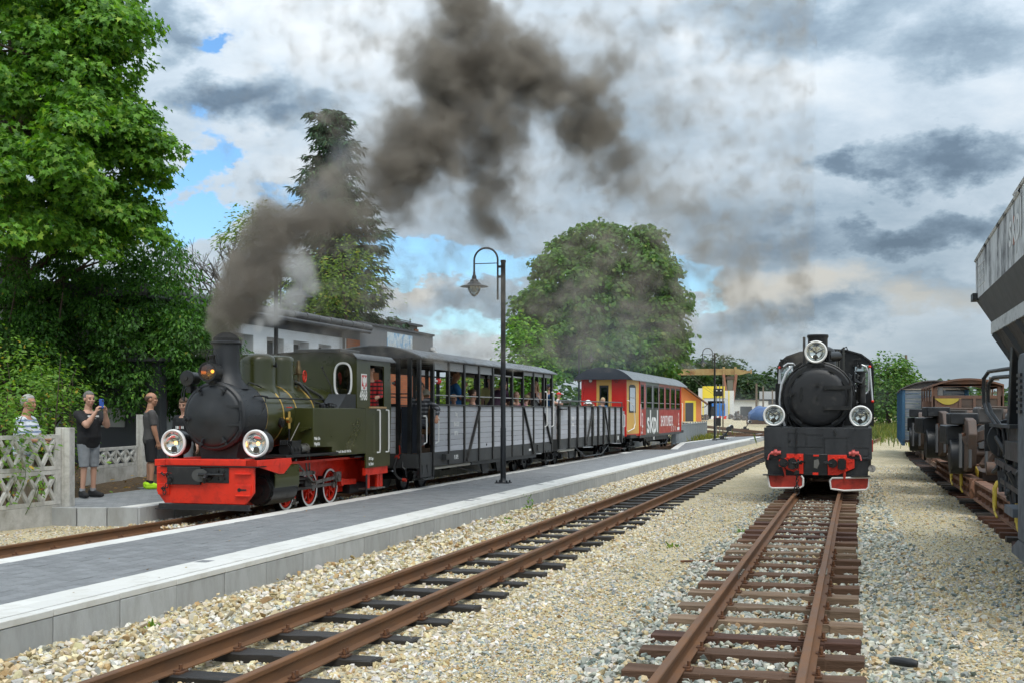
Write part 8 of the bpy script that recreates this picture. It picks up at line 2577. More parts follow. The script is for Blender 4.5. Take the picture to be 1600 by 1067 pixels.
 MB().box(-.15, .2, -.1, .1, .6, 1.2).build('relay_box', MATTBLACK, o)
 MB().cyl((.35, 0, 0), (.35, 0, 4.1), .05, n=8).build('wood_stake', WOOD, o)
 for u, d, lab in ((1133, 78, 'black and white point lever beside the platform end'), (1128, 70, 'low black point machine near the end of the platform'), (1164, 100, 'small black and white point lever farther along the yard')):
  q = at_px(u, d)
  o = thing('point_lever', lab, 'point lever', (q[0], q[1], zg(q[1]) + .02), .4, 'point levers in the yard')
  MB().box(-.3, .3, -.15, .15, 0, .14).cyl((0, -.1, .2), (0, .1, .2), .12, n=12).build('base', MATTBLACK, o)
  MB().bar((0, 0, .15), (.45, 0, .75), .05, .05).build('lever', MATTBLACK, o)
  MB().cyl((.40, -.1, .70), (.40, .1, .70), .14, n=14).build('counterweight', WHITE if u != 1128 else MATTBLACK, o)
  MB().cyl((.40, -.101, .70), (.40, -.11, .70), .13, n=14).build('weight_half', MATTBLACK, o)
 q = at_px(1190, 120)
 o = thing('tarpaulin_heap', 'heap covered with a crumpled blue tarpaulin on a low wagon in the yard', 'tarpaulin', (q[0], q[1], zg(q[1])), 0)
 m = MB().ball((0, 0, 1.0), (1.2, 1.2, .95), 18, 12)
 m.v = [(x * (1 + .3 * noise.noise(Vector((x * 1.4, y, z)))) + .25 * noise.noise(Vector((x * 3, y * 3, z * 3))), y, max(.5, z + .25 * noise.noise(Vector((x * 1.7, y * 1.7, z * 1.7 + 4))))) for x, y, z in m.v]
 m.build('cover', M('blue_tarpaulin', (.045, .10, .24), .45, var=.3, scale=3, bump=.5, bscale=6), o, 25)
 MB().box(-1.4, 1.4, -1, 1, .15, .6).build('wagon_bed', DARKRUST, o, 0)
 for u, d, w, h, lab in ((1153, 170, 2.4, 1.2, 'grey scrap heap by the crane leg'), (1166, 160, 3.4, .9, 'low heap of rusty parts before the workshop gate'), (1148, 190, 1.4, 1.7, 'brown crate pile beside the engine shed'), (1100, 165, .8, 1.0, 'small dark barrel pile at the orange shed corner')):
  q = at_px(u, d)
  o = thing('scrap_heap', lab, 'scrap heap', (q[0], q[1], zg(q[1]) - .1), 0, 'scrap heaps in the yard')
  m = MB()
  for k in range(22):
   x, y, z = random.uniform(-w / 2, w / 2), random.uniform(-.6, .6), random.uniform(0, h * .7)
   a, b, c = random.uniform(.15, .5), random.uniform(.15, .4), random.uniform(.1, .45)
   q_ = MB().cbox((0, 0, 0), (a, b, c)).xf(Matrix.Translation((x, y, z)) @ Matrix.Rotation(random.uniform(0, 3), 4, 'Z') @ Matrix.Rotation(random.uniform(-.5, .5), 4, 'X'))
   m.join(q_)
  e = m.build('scrap', M('scrap_metal', (.14, .13, .125), .7, var=.5, scale=2, col2=(.15, .07, .04), c2scale=1.5, c2amt=.4), o, 0)
  e['kind'] = 'stuff'
 tag(MB().tube([(.235, 8.42, .02), (.27, 8.41, .022), (.37, 8.36, .022), (.405, 8.35, .02)], [.022, .030, .030, .022], 10).build('plastic_bottle', MATTBLACK, None), 'black plastic tube lying on the right hand path', 'bottle')
 p = (-2.05, 13.6)
 tag(MB().tube([(-1.88, 13.75, -.02), (-1.65, 13.80, -.015), (-1.46, 13.86, -.01)], .014, 6).build('iron_rod', RUSTFIX, None), 'thin dark iron rod lying on the gravel left of the right track', 'iron rod')
 a, b = Vector(at_px(1052, 95, 5.2)), Vector(at_px(1010, 40, 8.0))
 for k in range(2):
  w = [tuple(Vector(at_px(1054, 95, 5.6 + k * .3)).lerp(Vector(at_px(1140 + k * 4, 200, 3.4)), q) + Vector((0, 0, -.5 * math.sin(PI * q)))) for q in np.linspace(0, 1, 9)]
  tag(MB().tube(w, .02, 4).build('overhead_wire', MATTBLACK, None), ('upper', 'lower')[1 - k] + ' of the two thin overhead wires falling from the concrete pole', 'wire', 'overhead wires')
build_yard()
# ================================================================ TREES AND PLANTS
LEAFM = attr_mat('leaf', .55, bump=0, bscale=8.0, trans=.36, spec=.35)
NEEDLEM = attr_mat('needle', .6, bump=0, bscale=8.0, trans=.12, spec=.3)
BARK = M('bark', (.075, .055, .040), .95, var=.35, scale=8, stretch=(1, 1, .25), bump=.6, bscale=25)
GREYBARK = M('grey_bark', (.11, .10, .09), .95, var=.35, scale=8, stretch=(1, 1, .25), bump=.6, bscale=25)
PAL_MAPLE = [((0.125, 0.278, 0.027), 4), ((0.093, 0.225, 0.025), 4), ((0.168, 0.328, 0.034), 2.5), ((0.269, 0.410, 0.046), .8), ((0.059, 0.153, 0.021), 3)]
PAL_HEDGE = [((0.053, 0.146, 0.022), 5), ((0.079, 0.203, 0.029), 3), ((0.131, 0.280, 0.035), 1.0), ((0.035, 0.096, 0.018), 4), ((0.299, 0.322, 0.048), .12)]
PAL_SHRUB = [((0.138, 0.266, 0.037), 4), ((0.097, 0.204, 0.030), 4), ((0.207, 0.344, 0.050), 1.5), ((0.385, 0.266, 0.037), .3)]
PAL_CHEST = [((0.068, 0.160, 0.024), 4), ((0.094, 0.199, 0.030), 3), ((0.127, 0.227, 0.037), 1.6), ((0.050, 0.118, 0.022), 3), ((0.193, 0.253, 0.062), .5)]
PAL_SPRUCE = [((0.030, 0.076, 0.030), 4), ((0.045, 0.102, 0.039), 3), ((0.021, 0.056, 0.024), 3), ((0.068, 0.132, 0.048), 1)]
PAL_LIGHT = [((0.130, 0.209, 0.030), 4), ((0.096, 0.172, 0.023), 3), ((0.191, 0.269, 0.041), 2), ((0.273, 0.254, 0.047), .5)]
PAL_FAR = [((0.046, 0.088, 0.034), 4), ((0.034, 0.068, 0.031), 4), ((0.065, 0.111, 0.039), 2)]
LEAFSH = {
 'maple': np.array([(0, 0), (.16, .10), (.46, .02), (.30, .30), (.52, .58), (.20, .58), (0, 1.0), (-.20, .58), (-.52, .58), (-.30, .30), (-.46, .02), (-.16, .10)]),
 'oval': np.array([(0, 0), (.22, .28), (.20, .68), (0, 1.0), (-.20, .68), (-.22, .28)]),
 'fan': np.array([(0, 0), (.42, .40), (.30, .85), (0, 1.0), (-.30, .85), (-.42, .40)]),
 'blade': np.array([(-.04, 0), (.04, 0), (.07, .5), (0, 1.0), (-.07, .5)]),
 'spray': np.array([(0, 0), (.13, .25), (.10, .6), (0, 1.0), (-.10, .6), (-.13, .25)]),
}
def unit(a):
 return a / np.maximum(np.linalg.norm(a, axis=-1, keepdims=True), 1e-9)
def leaves(name, P, D, N, size, shape, pal, mat, parent, fold=.25):
 """P positions, D stem-to-tip directions, N face normals (n,3)"""
 n = len(P)
 D = unit(D)
 N = unit(N - D * (N * D).sum(-1, keepdims=True))
 S = np.cross(D, N)
 sh = LEAFSH[shape]
 k = len(sh)
 sz = size[:, None, None]
 V = P[:, None, :] + (S[:, None, :] * sh[None, :, 0:1] + D[:, None, :] * sh[None, :, 1:2] + N[:, None, :] * (np.abs(sh[None, :, 0:1]) * fold - .18 * sh[None, :, 1:2] ** 2)) * sz
 F = np.arange(n * k).reshape(n, k)
 w = np.array([b for a, b in pal])
 ci = RNG.choice(len(pal), n, p=w / w.sum())
 C = np.array([a for a, b in pal])[ci] * RNG.uniform(.8, 1.2, (n, 1)) * RNG.uniform(.94, 1.06, (n, 3))
 return np_mesh(name, V.reshape(-1, 3), F, mat, np.repeat(C, k, 0), parent)
def lumpy(d, seed, amp):
 """radius factor for direction d"""
 out = np.empty(len(d))
 for i, q in enumerate(d):
  v = Vector(q) * 2.1 + Vector((seed, seed * .7, 0))
  out[i] = 1 + amp * (noise.noise(v) + .55 * noise.noise(v * 2.3) + .3 * noise.noise(v * 5.0))
 return out
def crown_points(c, r, ncl, nleaf, spread, seed, amp=.22, inner=.35, flat=.45, droop=.5, cut=None, low=-.9):
 """leaf clusters: most near the lumpy outer surface, some inside; each a drooping disc"""
 d = unit(RNG.normal(size=(ncl * 2, 3)))
 d = d[d[:, 2] > low][:ncl]
 ncl = len(d)
 f = lumpy(d, seed, amp) * np.where(RNG.random(ncl) < inner, RNG.uniform(.35, .85, ncl), RNG.uniform(.86, 1.03, ncl))
 cc = np.array(c) + d * f[:, None] * np.array(r)
 if cut is not None:
  kp = cut(cc)
  cc, d = cc[kp], d[kp]
  ncl = len(cc)
 idx = np.repeat(np.arange(ncl), nleaf)
 q = RNG.normal(size=(len(idx), 3)) * np.array([1, 1, flat]) * spread
 rad = np.linalg.norm(q[:, :2], axis=1)
 out = d[idx] * np.array([1, 1, .3])
 q[:, 2] -= droop * rad ** 2 / max(spread, 1e-3)
 P = cc[idx] + q + out * spread * .4
 hor = unit(np.concatenate([q[:, :2], np.zeros((len(q), 1))], 1) + out * .8 * spread + RNG.normal(size=q.shape) * .25 * spread)
 D = hor + np.array([0, 0, -1]) * (RNG.uniform(-.1, .9, len(P))[:, None] * droop)
 N = np.array([0, 0, 1]) + out * .55 + RNG.normal(size=P.shape) * .42
 return P, D, N
def bough_points(c, r, nb, br, nleaf, seed, amp=.25, flat=.5, inner=.25, low=-.85, tilt=.35):
 """boughs: flattened leafy domes on the lumpy surface of the crown, open underneath"""
 d = unit(RNG.normal(size=(nb * 3, 3)))
 d = d[d[:, 2] > low][:nb]
 nb = len(d)
 f = lumpy(d, seed, amp) * np.where(RNG.random(nb) < inner, RNG.uniform(.30, .75, nb), RNG.uniform(.82, 1.05, nb))
 cc = np.array(c) + d * f[:, None] * np.array(r)
 R = br * RNG.uniform(.6, 1.35, nb)
 idx = np.repeat(np.arange(nb), nleaf)
 q = unit(RNG.normal(size=(len(idx), 3)))
 q[:, 2] = np.abs(q[:, 2]) * RNG.choice([1, 1, 1, 1, -.35], len(q))
 wob = 1 + .38 * np.sin(q[:, 0] * 5 + seed + idx) * np.cos(q[:, 1] * 6 + idx * 1.7)
 rad = RNG.uniform(.70, 1.06, len(q)) * wob
 hz = d * np.array([1, 1, 0])
 off = q * np.array([1, 1, flat]) * (rad * R[idx])[:, None]
 off[:, 2] -= ((off * hz[idx]).sum(1)) * tilt
 P = cc[idx] + off
 D = q * np.array([1, 1, .2]) + np.array([0, 0, -.75]) + RNG.normal(size=q.shape) * .45
 N = q * np.array([.8, .8, 1]) + np.array([0, 0, .55]) + RNG.normal(size=q.shape) * .42
 return P, D, N
def limb(m, a, b, r0, r1, bend=.12, n=5):
 a, b = Vector(a), Vector(b)
 L = (b - a).length
 pts = []
 off = Vector((random.uniform(-1, 1), random.uniform(-1, 1), random.uniform(-.2, .8))) * bend * L
 for k in range(n + 1):
  t = k / n
  pts.append(a.lerp(b, t) + off * math.sin(PI * t))
 m.tube(pts, [r0 + (r1 - r0) * k / n for k in range(n + 1)], 7)
 return pts
def trunk(par, base, top, r0, r1, limbs, mat=BARK, reach=1.0, rise_=.6):
 m = MB()
 base, top = Vector(base), Vector(top)
 m.tube([base, base.lerp(top, .12) + Vector((.03, .02, 0)), base.lerp(top, .5) + Vector((random.uniform(-.15, .15), random.uniform(-.15, .15), 0)), top], [r0 * 1.35, r0, (r0 + r1) / 2, r1], 12)
 for k in range(limbs):
  t = random.uniform(.35, .98)
  a = base.lerp(top, t)
  ang = k * 2.4 + random.uniform(-.4, .4)
  L = reach * random.uniform(.55, 1.0)
  b = a + Vector((math.cos(ang) * L, math.sin(ang) * L, L * rise_ * random.uniform(.4, 1.2)))
  pts = limb(m, a, b, r0 * .34 * (1.15 - t * .6), r0 * .08, .10)
  for _ in range(3):
   q = pts[random.randint(2, len(pts) - 1)]
   limb(m, q, q + Vector((random.uniform(-1, 1), random.uniform(-1, 1), random.uniform(-.1, .9))).normalized() * L * .42, r0 * .10, r0 * .03, .12, 3)
 return m.build('trunk', mat, par, 60, fix=False)
def tree(name, label, cat, base, c, r, ncl, nleaf, spread, size, shape, pal, seed, r0=.25, limbs=12, group=None, amp=.22, inner=.35, flat=.45, droop=.5, cut=None, low=-.9, jit=.35, topf=.55):
 t = thing(name, label, cat, (0, 0, 0), 0, group)
 trunk(t, base, (c[0], c[1], c[2] + r[2] * topf), r0, r0 * .25, limbs, BARK, max(r[0], r[1]) * .85)
 P, D, N = crown_points(c, r, ncl, nleaf, spread, seed, amp, inner, flat, droop, cut, low)
 s = size * RNG.uniform(1 - jit, 1 + jit, len(P))
 o = leaves('crown', P, D, N, s, shape, pal, LEAFM, t)
 o['kind'] = 'stuff'
 return t
def build_trees():
 b = at_px(20, 27)
 t = thing('maple_tree', 'huge leafy maple filling the upper left corner above the hedge', 'tree')
 trunk(t, (b[0], b[1], .2), (b[0], b[1], 10.5), .38, .1, 26, BARK, 2.7, .5)
 PP = []
 for (u, d, z, rx, rz, n) in ((5, 27, 9.6, 3.0, 2.7, 310), (95, 26, 8.9, 1.6, 1.7, 120), (190, 25.5, 9.0, .7, .8, 34), (150, 25.5, 6.9, 1.2, 1.0, 80), (205, 25.6, 7.4, .6, .5, 24), (180, 25.6, 6.0, .8, .5, 30), (60, 24.5, 6.8, 2.1, 1.5, 140), (-60, 25, 7.2, 2.6, 2.0, 120), (40, 27, 11.8, 2.2, 1.6, 110), (150, 25.8, 5.7, 1.3, .85, 70), (115, 26.2, 10.4, 1.1, .8, 50), (30, 24, 5.3, 1.7, .7, 70)):
  c = at_px(u, d, z)
  PP.append(bough_points(c, (rx, rx, rz), max(6, int(n * .25)), .62, 290, u * .1 + z, .32, .50, .30))
 P, D, N = (np.concatenate([q[i] for q in PP]) for i in range(3))
 o = leaves('crown', P, D, N, .125 * RNG.uniform(.6, 1.35, len(P)), 'maple', PAL_MAPLE, LEAFM, t)
 o['kind'] = 'stuff'
 for i, (u, d, z, r, rz, n, lab) in enumerate(((40, 26.0, 3.1, 2.0, 1.9, 210, 'dark green shrub below the maple at the left edge'), (150, 27.4, 3.1, 1.7, 1.65, 190, 'dark green shrub overhanging the annexe behind the man with the phone'), (255, 26.5, 3.0, 1.35, 1.75, 190, 'dark green shrub right of the maple reaching the station roof'), (300, 27.5, 2.6, .85, 1.5, 90, 'smaller shrub with yellowish sprays just left of the chimney'), (105, 27.5, 4.2, 2.2, 1.7, 150, 'darkest tall shrub directly under the maple branches'), (215, 28, 4.3, 1.5, 1.4, 90, 'arching shrub with bare twigs at the right foot of the maple'))):
  c = at_px(u, d, z)
  t = thing('shrub', lab, 'shrub', (0, 0, 0), 0, 'dark shrubs behind the platform')
  m = MB()
  for k in range(9):
   q = Vector((c[0] + random.uniform(-r, r) * .5, c[1] + random.uniform(-r, r) * .4, .3))
   limb(m, q, Vector((c[0] + random.uniform(-r, r) * .8, c[1] + random.uniform(-r, r) * .8, z + random.uniform(-.3, .9) * rz)), .05, .012, .14)
  m.build('stems', BARK, t, 60, fix=False)
  P, D, N = bough_points(c, (r, r, rz), max(24, int(n * .55)), .42, 185, 3.3 + i, .25, .6, .42)
  o = leaves('foliage', P, D, N, .088 * RNG.uniform(.6, 1.35, len(P)), 'oval', PAL_HEDGE, LEAFM, t)
  o['kind'] = 'stuff'
 for i, (u, d, z, r, rz, n, lab) in enumerate(((4, 17.9, 1.45, .35, .75, 46, 'light green leafy stems in front of the striped man at the left edge'), (82, 21.6, 1.75, .62, .9, 70, 'bright green shrub between the striped man and the man with the phone'), (20, 21.5, 2.1, .9, .9, 80, 'bright green shrub behind the striped man'))):
  c = at_px(u, d, z)
  t = thing('shrub', lab, 'shrub', (0, 0, 0), 0, 'bright shrubs by the concrete fence')
  m = MB()
  for k in range(9):
   q = Vector((c[0] + random.uniform(-r, r) * .5, c[1] + random.uniform(-r, r) * .4, .0))
   limb(m, q, Vector((c[0] + random.uniform(-r, r), c[1] + random.uniform(-r, r), z + random.uniform(-.3, 1.1) * rz)), .018, .005, .10)
  m.build('stems', BARK, t, 60, fix=False)
  P, D, N = crown_points(c, (r, r, rz), n, 22, .15, 8.3 + i, .35, .45, .9, .35)
  o = leaves('foliage', P, D, N, .085 * RNG.uniform(.6, 1.4, len(P)), 'oval', PAL_SHRUB, LEAFM, t)
  o['kind'] = 'stuff'
 t = thing('creeper', 'green creeper growing through the concrete lattice fence', 'creeper')
 m = MB()
 P = []
 for k in range(4):
  y = 14.9 + k * .21 + random.uniform(-.08, .08)
  a = Vector((-11.78, y, random.uniform(-.05, .4)))
  e = a + Vector((.10, random.uniform(-.1, .35), random.uniform(.3, .65)))
  pts = limb(m, a, e, .006, .003, .1)
  for _ in range(9):
   q = pts[random.randint(1, len(pts) - 1)]
   P.append((q.x + random.uniform(.0, .10), q.y + random.uniform(-.10, .10), q.z + random.uniform(-.08, .08)))
 m.build('stems', M('green_stem', (.08, .12, .03), .6), t, 60, fix=False)
 P = np.array(P)
 o = leaves('foliage', P, RNG.normal(size=P.shape) + np.array([.5, .2, .1]), RNG.normal(size=P.shape) * .4 + np.array([.5, -.5, .8]), .085 * RNG.uniform(.6, 1.3, len(P)), 'oval', PAL_SHRUB, LEAFM, t)
 o['kind'] = 'stuff'
 b = at_px(524, 45)
 t = thing('spruce_tree', 'tall dark spruce with layered branches behind the station', 'tree')
 MB().tube([(b[0], b[1], .2), (b[0], b[1], 6), (b[0] + .1, b[1], 12.6)], [.22, .15, .03], 10).build('trunk', BARK, t)
 P, D, N = [], [], []
 bm = MB()
 nbr = 360
 for k in range(nbr):
  q = (k + random.random()) / nbr
  z = 2.4 + 10.4 * q ** .92
  f = (13.1 - z) / 10.7
  sec = z > 9.5 and random.random() < .35          # second, shorter top
  bx = b[0] + (-.62 if sec else 0)
  if sec:
   f = max(.04, (12.1 - z) / 10.7)
  a = random.uniform(0, 2 * PI)
  L = (.14 + 2.25 * f ** .62) * random.choice((.45, .7, .85, 1.0, 1.0, 1.12, 1.28)) * (1 + .28 * noise.noise(Vector((math.cos(a) * 1.3, math.sin(a) * 1.3, z * .55))))
  npt = max(6, int(L * 8))
  for s in np.linspace(.10, 1, npt):
   x = L * s
   zz = z + .22 * x - .30 * x * x / max(L, .5) + .30 * s ** 4 * L * .5
   p = np.array([bx + math.cos(a) * x, b[1] + math.sin(a) * x, zz])
   wd = .50 * (1 - s * .5) * min(1, L)
   for _ in range(8):
    o = random.uniform(-1, 1)
    sd = np.array([-math.sin(a), math.cos(a), 0])
    P.append(p + sd * o * wd * .6 + np.array([0, 0, random.uniform(-.14, .05)]))
    D.append(np.array([math.cos(a), math.sin(a), 0]) * .7 + sd * o * 1.3 + np.array([0, 0, random.uniform(-1.0, .15)]))
    N.append(np.array([random.uniform(-.6, .6), random.uniform(-.6, .6), 1]))
  bm.tube([(bx, b[1], z), (bx + math.cos(a) * L * .5, b[1] + math.sin(a) * L * .5, z + .05 * L), (bx + math.cos(a) * L * .95, b[1] + math.sin(a) * L * .95, z + .02 * L)], [.03, .02, .006], 4)
 bm.tube([(b[0], b[1], 9.3), (b[0] - .6, b[1], 10.2), (b[0] - .62, b[1], 12.0)], [.06, .04, .01], 5)
 bm.build('branches', BARK, t, 60, fix=False)
 P, D, N = np.array(P), np.array(D), np.array(N)
 o = leaves('crown', P, D, N, .30 * RNG.uniform(.6, 1.3, len(P)), 'spray', PAL_SPRUCE, NEEDLEM, t, .1)
 o['kind'] = 'stuff'
 for i, (u, d, z, r, rz, n, lab) in enumerate(((395, 43, 8.2, 1.05, .85, 44, 'small bright green tree crown left of the spruce top'), (455, 42, 5.0, 1.9, 1.3, 95, 'light green tree directly behind the station roof'), (535, 41.5, 6.2, 1.2, 1.2, 60, 'yellow green tree in front of the lower spruce'), (330, 40, 4.6, 1.6, 1.0, 70, 'light green tree low behind the bare branches'))):
  c = at_px(u, d, z)
  tree('broadleaf_tree', lab, 'tree', (c[0] + .3, c[1], .2), c, (r, r, rz), n, 30, .30, .15, 'oval', PAL_LIGHT, 11 + i, .12, 8, 'light green trees behind the station', amp=.35)
 t = thing('bare_tree', 'leafless grey tree with fine twigs between the maple and the spruce', 'tree')
 m = MB()
 b = Vector(at_px(392, 37, .2))
 def grow(p, d, L, r, lev):
  q = p + d * L
  m.tube([p, p + d * L * .5 + Vector((random.uniform(-1, 1), random.uniform(-1, 1), random.uniform(-1, 1))) * L * .06, q], [r, r * .8, r * .62], 5 if lev > 1 else 7)
  if lev >= 5 or L < .18:
   return
  for k in range(3 if lev > 0 else 4):
   e = (d + Vector((random.uniform(-1, 1), random.uniform(-1, 1), random.uniform(-.35, .75))) * .75).normalized()
   grow(p + d * L * random.uniform(.55, 1.0), e, L * random.uniform(.58, .80), r * .58, lev + 1)
 R_ = Vector((math.cos(PSI), math.sin(PSI), 0))
 m.tube([b, b + Vector((0, 0, 3.6))], [.12, .10], 8)
 for k, (a, L) in enumerate(((-1.05, 1.6), (-.75, 1.7), (-.45, 1.5), (-1.3, 1.3), (-.9, 1.2), (.1, 1.0))):
  grow(b + Vector((0, 0, 3.2 + .25 * k)), (R_ * math.sin(a) + Vector((0, 0, math.cos(a)))).normalized(), L, .065, 1)
 m.build('trunk', GREYBARK, t, 60, fix=False)
 c = at_px(942, 72, 7.4)
 t = thing('chestnut_tree', 'big round chestnut tree rising behind the red coach', 'tree')
 trunk(t, (c[0], c[1], .2), (c[0], c[1], 9.5), .45, .12, 20, BARK, 2.9, .45)
 PP = []
 for (u, d, z, rx, rz, n) in ((942, 72, 7.7, 4.5, 4.9, 230), (860, 71, 6.2, 1.9, 2.6, 36), (1015, 71, 6.2, 2.0, 2.6, 40), (940, 69, 4.8, 3.6, 2.2, 60)):
  q = at_px(u, d, z)
  PP.append(bough_points(q, (rx, rx, rz), n, .92, 215, u * .1, .10, .52, .30))
 P, D, N = (np.concatenate([q[i] for q in PP]) for i in range(3))
 o = leaves('crown', P, D, N, .25 * RNG.uniform(.6, 1.3, len(P)), 'fan', PAL_CHEST, LEAFM, t)
 o['kind'] = 'stuff'
 c = at_px(822, 60, 4.2)
 tree('broadleaf_tree', 'brighter green tree left of the chestnut above the open wagon', 'tree', (c[0], c[1], .2), c, (1.0, 1.2, 2.2), 90, 34, .32, .18, 'fan', PAL_MAPLE, 31, .16, 9, None, amp=.3)
 c = at_px(770, 62, 2.9)
 tree('broadleaf_tree', 'low green tree seen through the coach windows', 'tree', (c[0], c[1], .2), c, (2.6, 2.0, 1.2), 110, 30, .36, .20, 'fan', PAL_LIGHT, 33, .16, 9, None, amp=.3)
 far = [(1066, 235, 7.5, 4.0, 5.0), (1085, 240, 6.8, 3.6, 4.2), (1103, 250, 7.8, 4.2, 5.0), (1122, 245, 8.6, 4.4, 4.6), (1156, 250, 7.0, 4.0, 5.0), (1172, 255, 6.6, 4.0, 3.6), (1188, 260, 5.2, 4.2, 3.2), (1207, 255, 6.4, 3.8, 4.2), (1224, 260, 6.2, 4.0, 3.6), (1140, 255, 5.8, 4.4, 3.4), (1300, 300, 5.0, 6, 3), (1345, 280, 5, 6, 3)]
 labs = ['dark conifer like tree behind the orange shed', 'dark tree just right of the orange shed roof', 'tall dark tree behind the yellow shed', 'tall rounded tree left of the crane leg', 'broad tree right of the crane cab', 'mid green tree above the white workshop', 'low tree above the middle of the workshop roof', 'tree left of the black locomotive above the workshop', 'tree partly hidden by the black locomotive cab', 'low tree behind the crane leg', 'far tree hidden behind the black locomotive', 'far tree behind the right side of the black cab']
 for i, (u, d, z, r, rz) in enumerate(far):
  c = at_px(u, d, z)
  tree('far_tree', labs[i], 'tree', (c[0], c[1], .3), c, (r, r, rz), 85, 24, .85, .62, 'fan', PAL_FAR, 40 + i, .3, 6, 'far trees beyond the yard', amp=.3, low=-.7)
 for i, (u, d, z, r, rz, n, lab) in enumerate(((1388, 105, 4.0, 2.1, 2.9, 130, 'rounded green tree between the black locomotive and the blue van'), (1362, 112, 3.6, 1.9, 2.4, 90, 'green tree partly behind the black locomotive cab'), (1410, 125, 3.4, 2.2, 2.6, 80, 'green tree just above the blue van'))):
  c = at_px(u, d, z)
  tree('broadleaf_tree', lab, 'tree', (c[0], c[1], .2), c, (r, r, rz), n, 30, .40, .26, 'fan', PAL_CHEST, 60 + i, .2, 8, 'trees beyond the siding', amp=.28)
 P, D, N = [], [], []
 for k in range(520):
  u = random.uniform(-250, 1850)
  d = random.uniform(330, 420)
  h = random.uniform(4, 9)
  p = at_px(u, d, 0)
  q = crown_points((p[0], p[1], h * .55), (5, 5, h * .6), 7, 9, 1.6, k * .3, .3, .2, .6, .3, low=-.6)
  P.append(q[0]); D.append(q[1]); N.append(q[2])
 o = leaves('woods', np.concatenate(P), np.concatenate(D), np.concatenate(N), 2.2 * RNG.uniform(.6, 1.3, sum(len(p) for p in P)), 'fan', PAL_FAR, LEAFM, None)
 tag(o, 'distant wood along the horizon beyond the station', kind='stuff')
 for (nm, lab, cx, cy, rx, ry, n, h, pal) in (('weeds', 'yellow green weeds along the yard fence', *at_px(1084, 74)[:2], 1.3, 7.0, 900, .34, [((.20, .20, .04), 3), ((.12, .15, .03), 3), ((.30, .25, .05), 1)]),
             ('grass', 'rough grass beyond the blue van', *at_px(1375, 95)[:2], 5.0, 26.0, 5200, .55, [((.13, .16, .04), 3), ((.09, .12, .03), 3), ((.20, .19, .06), 1.5)]),
             ('grass', 'tufts of grass behind the platform men', -17.5, 24, 3.0, 4.5, 700, .30, PAL_LIGHT)):
  x = RNG.normal(cx, rx * .5, n)
  y = RNG.normal(cy, ry * .5, n)
  P = np.stack([x, y, rise(y) + (.02 if cx > -15 else .45)], -1)
  o = leaves(nm, P, RNG.normal(size=(n, 3)) * .35 + np.array([0, 0, 1]), RNG.normal(size=(n, 3)), h * RNG.uniform(.5, 1.3, n), 'blade', pal, LEAFM, None)
  tag(o, lab, kind='stuff')
 for i, (x, y, h, lab) in enumerate(((-5.62, 21.2, .30, 'tall weed with yellow tips at the platform foot'), (-5.55, 19.6, .10, 'low green weed sprouting at the platform foot'), (-5.35, 18.6, .10, 'small round weed beside the middle rail'), (-5.72, 9.1, .07, 'tiny green sprout nearest the camera at the platform foot'), (-2.2, 15.3, .10, 'dry weed tuft on the gravel right of the middle track'), (-1.55, 17.6, .12, 'yellow green weed tuft near the right track'))):
  n = 26
  z = float(ground_z(np.array(x), np.array(y)))
  P = np.stack([RNG.normal(x, .05, n), RNG.normal(y, .05, n), z + RNG.uniform(0, h, n) * (1 if h > .2 else .3)], -1)
  o = leaves('foliage', P, RNG.normal(size=(n, 3)) * .6 + np.array([0, 0, .7]), RNG.normal(size=(n, 3)), np.maximum(.05, h * .22) * RNG.uniform(.6, 1.3, n), 'oval', PAL_SHRUB if i != 4 else PAL_LIGHT, LEAFM, thing('weed', lab, 'weed', (0, 0, 0), 0, 'weeds on the ballast'))
  o.name = 'foliage'
  o['kind'] = 'stuff'
 n = 900
 P = np.stack([RNG.uniform(-19, -13.1, n), RNG.uniform(16.5, 27, n), np.full(n, .0)], -1)
 P[:, 2] = .25 + .42 * np.clip((-13.0 - P[:, 0]) / 3.7, 0, 1)
 P2 = np.stack([RNG.uniform(-8.4, -6.2, 26), RNG.uniform(7.5, 24, 26), np.full(26, .126)], -1)
 P = np.concatenate([P, P2])
 o = leaves('fallen_leaves', P, RNG.normal(size=P.shape) * np.array([1, 1, .1]), RNG.normal(size=P.shape) * .3 + np.array([0, 0, 1]), np.concatenate([.09 * RNG.uniform(.5, 1.3, n), np.full(26, .035)]), 'oval', [((.30, .16, .04), 3), ((.16, .09, .03), 3), ((.42, .28, .07), 1.2)], LEAFM, None)
 tag(o, 'dry fallen leaves on the bank and the platform', kind='stuff')
build_trees()
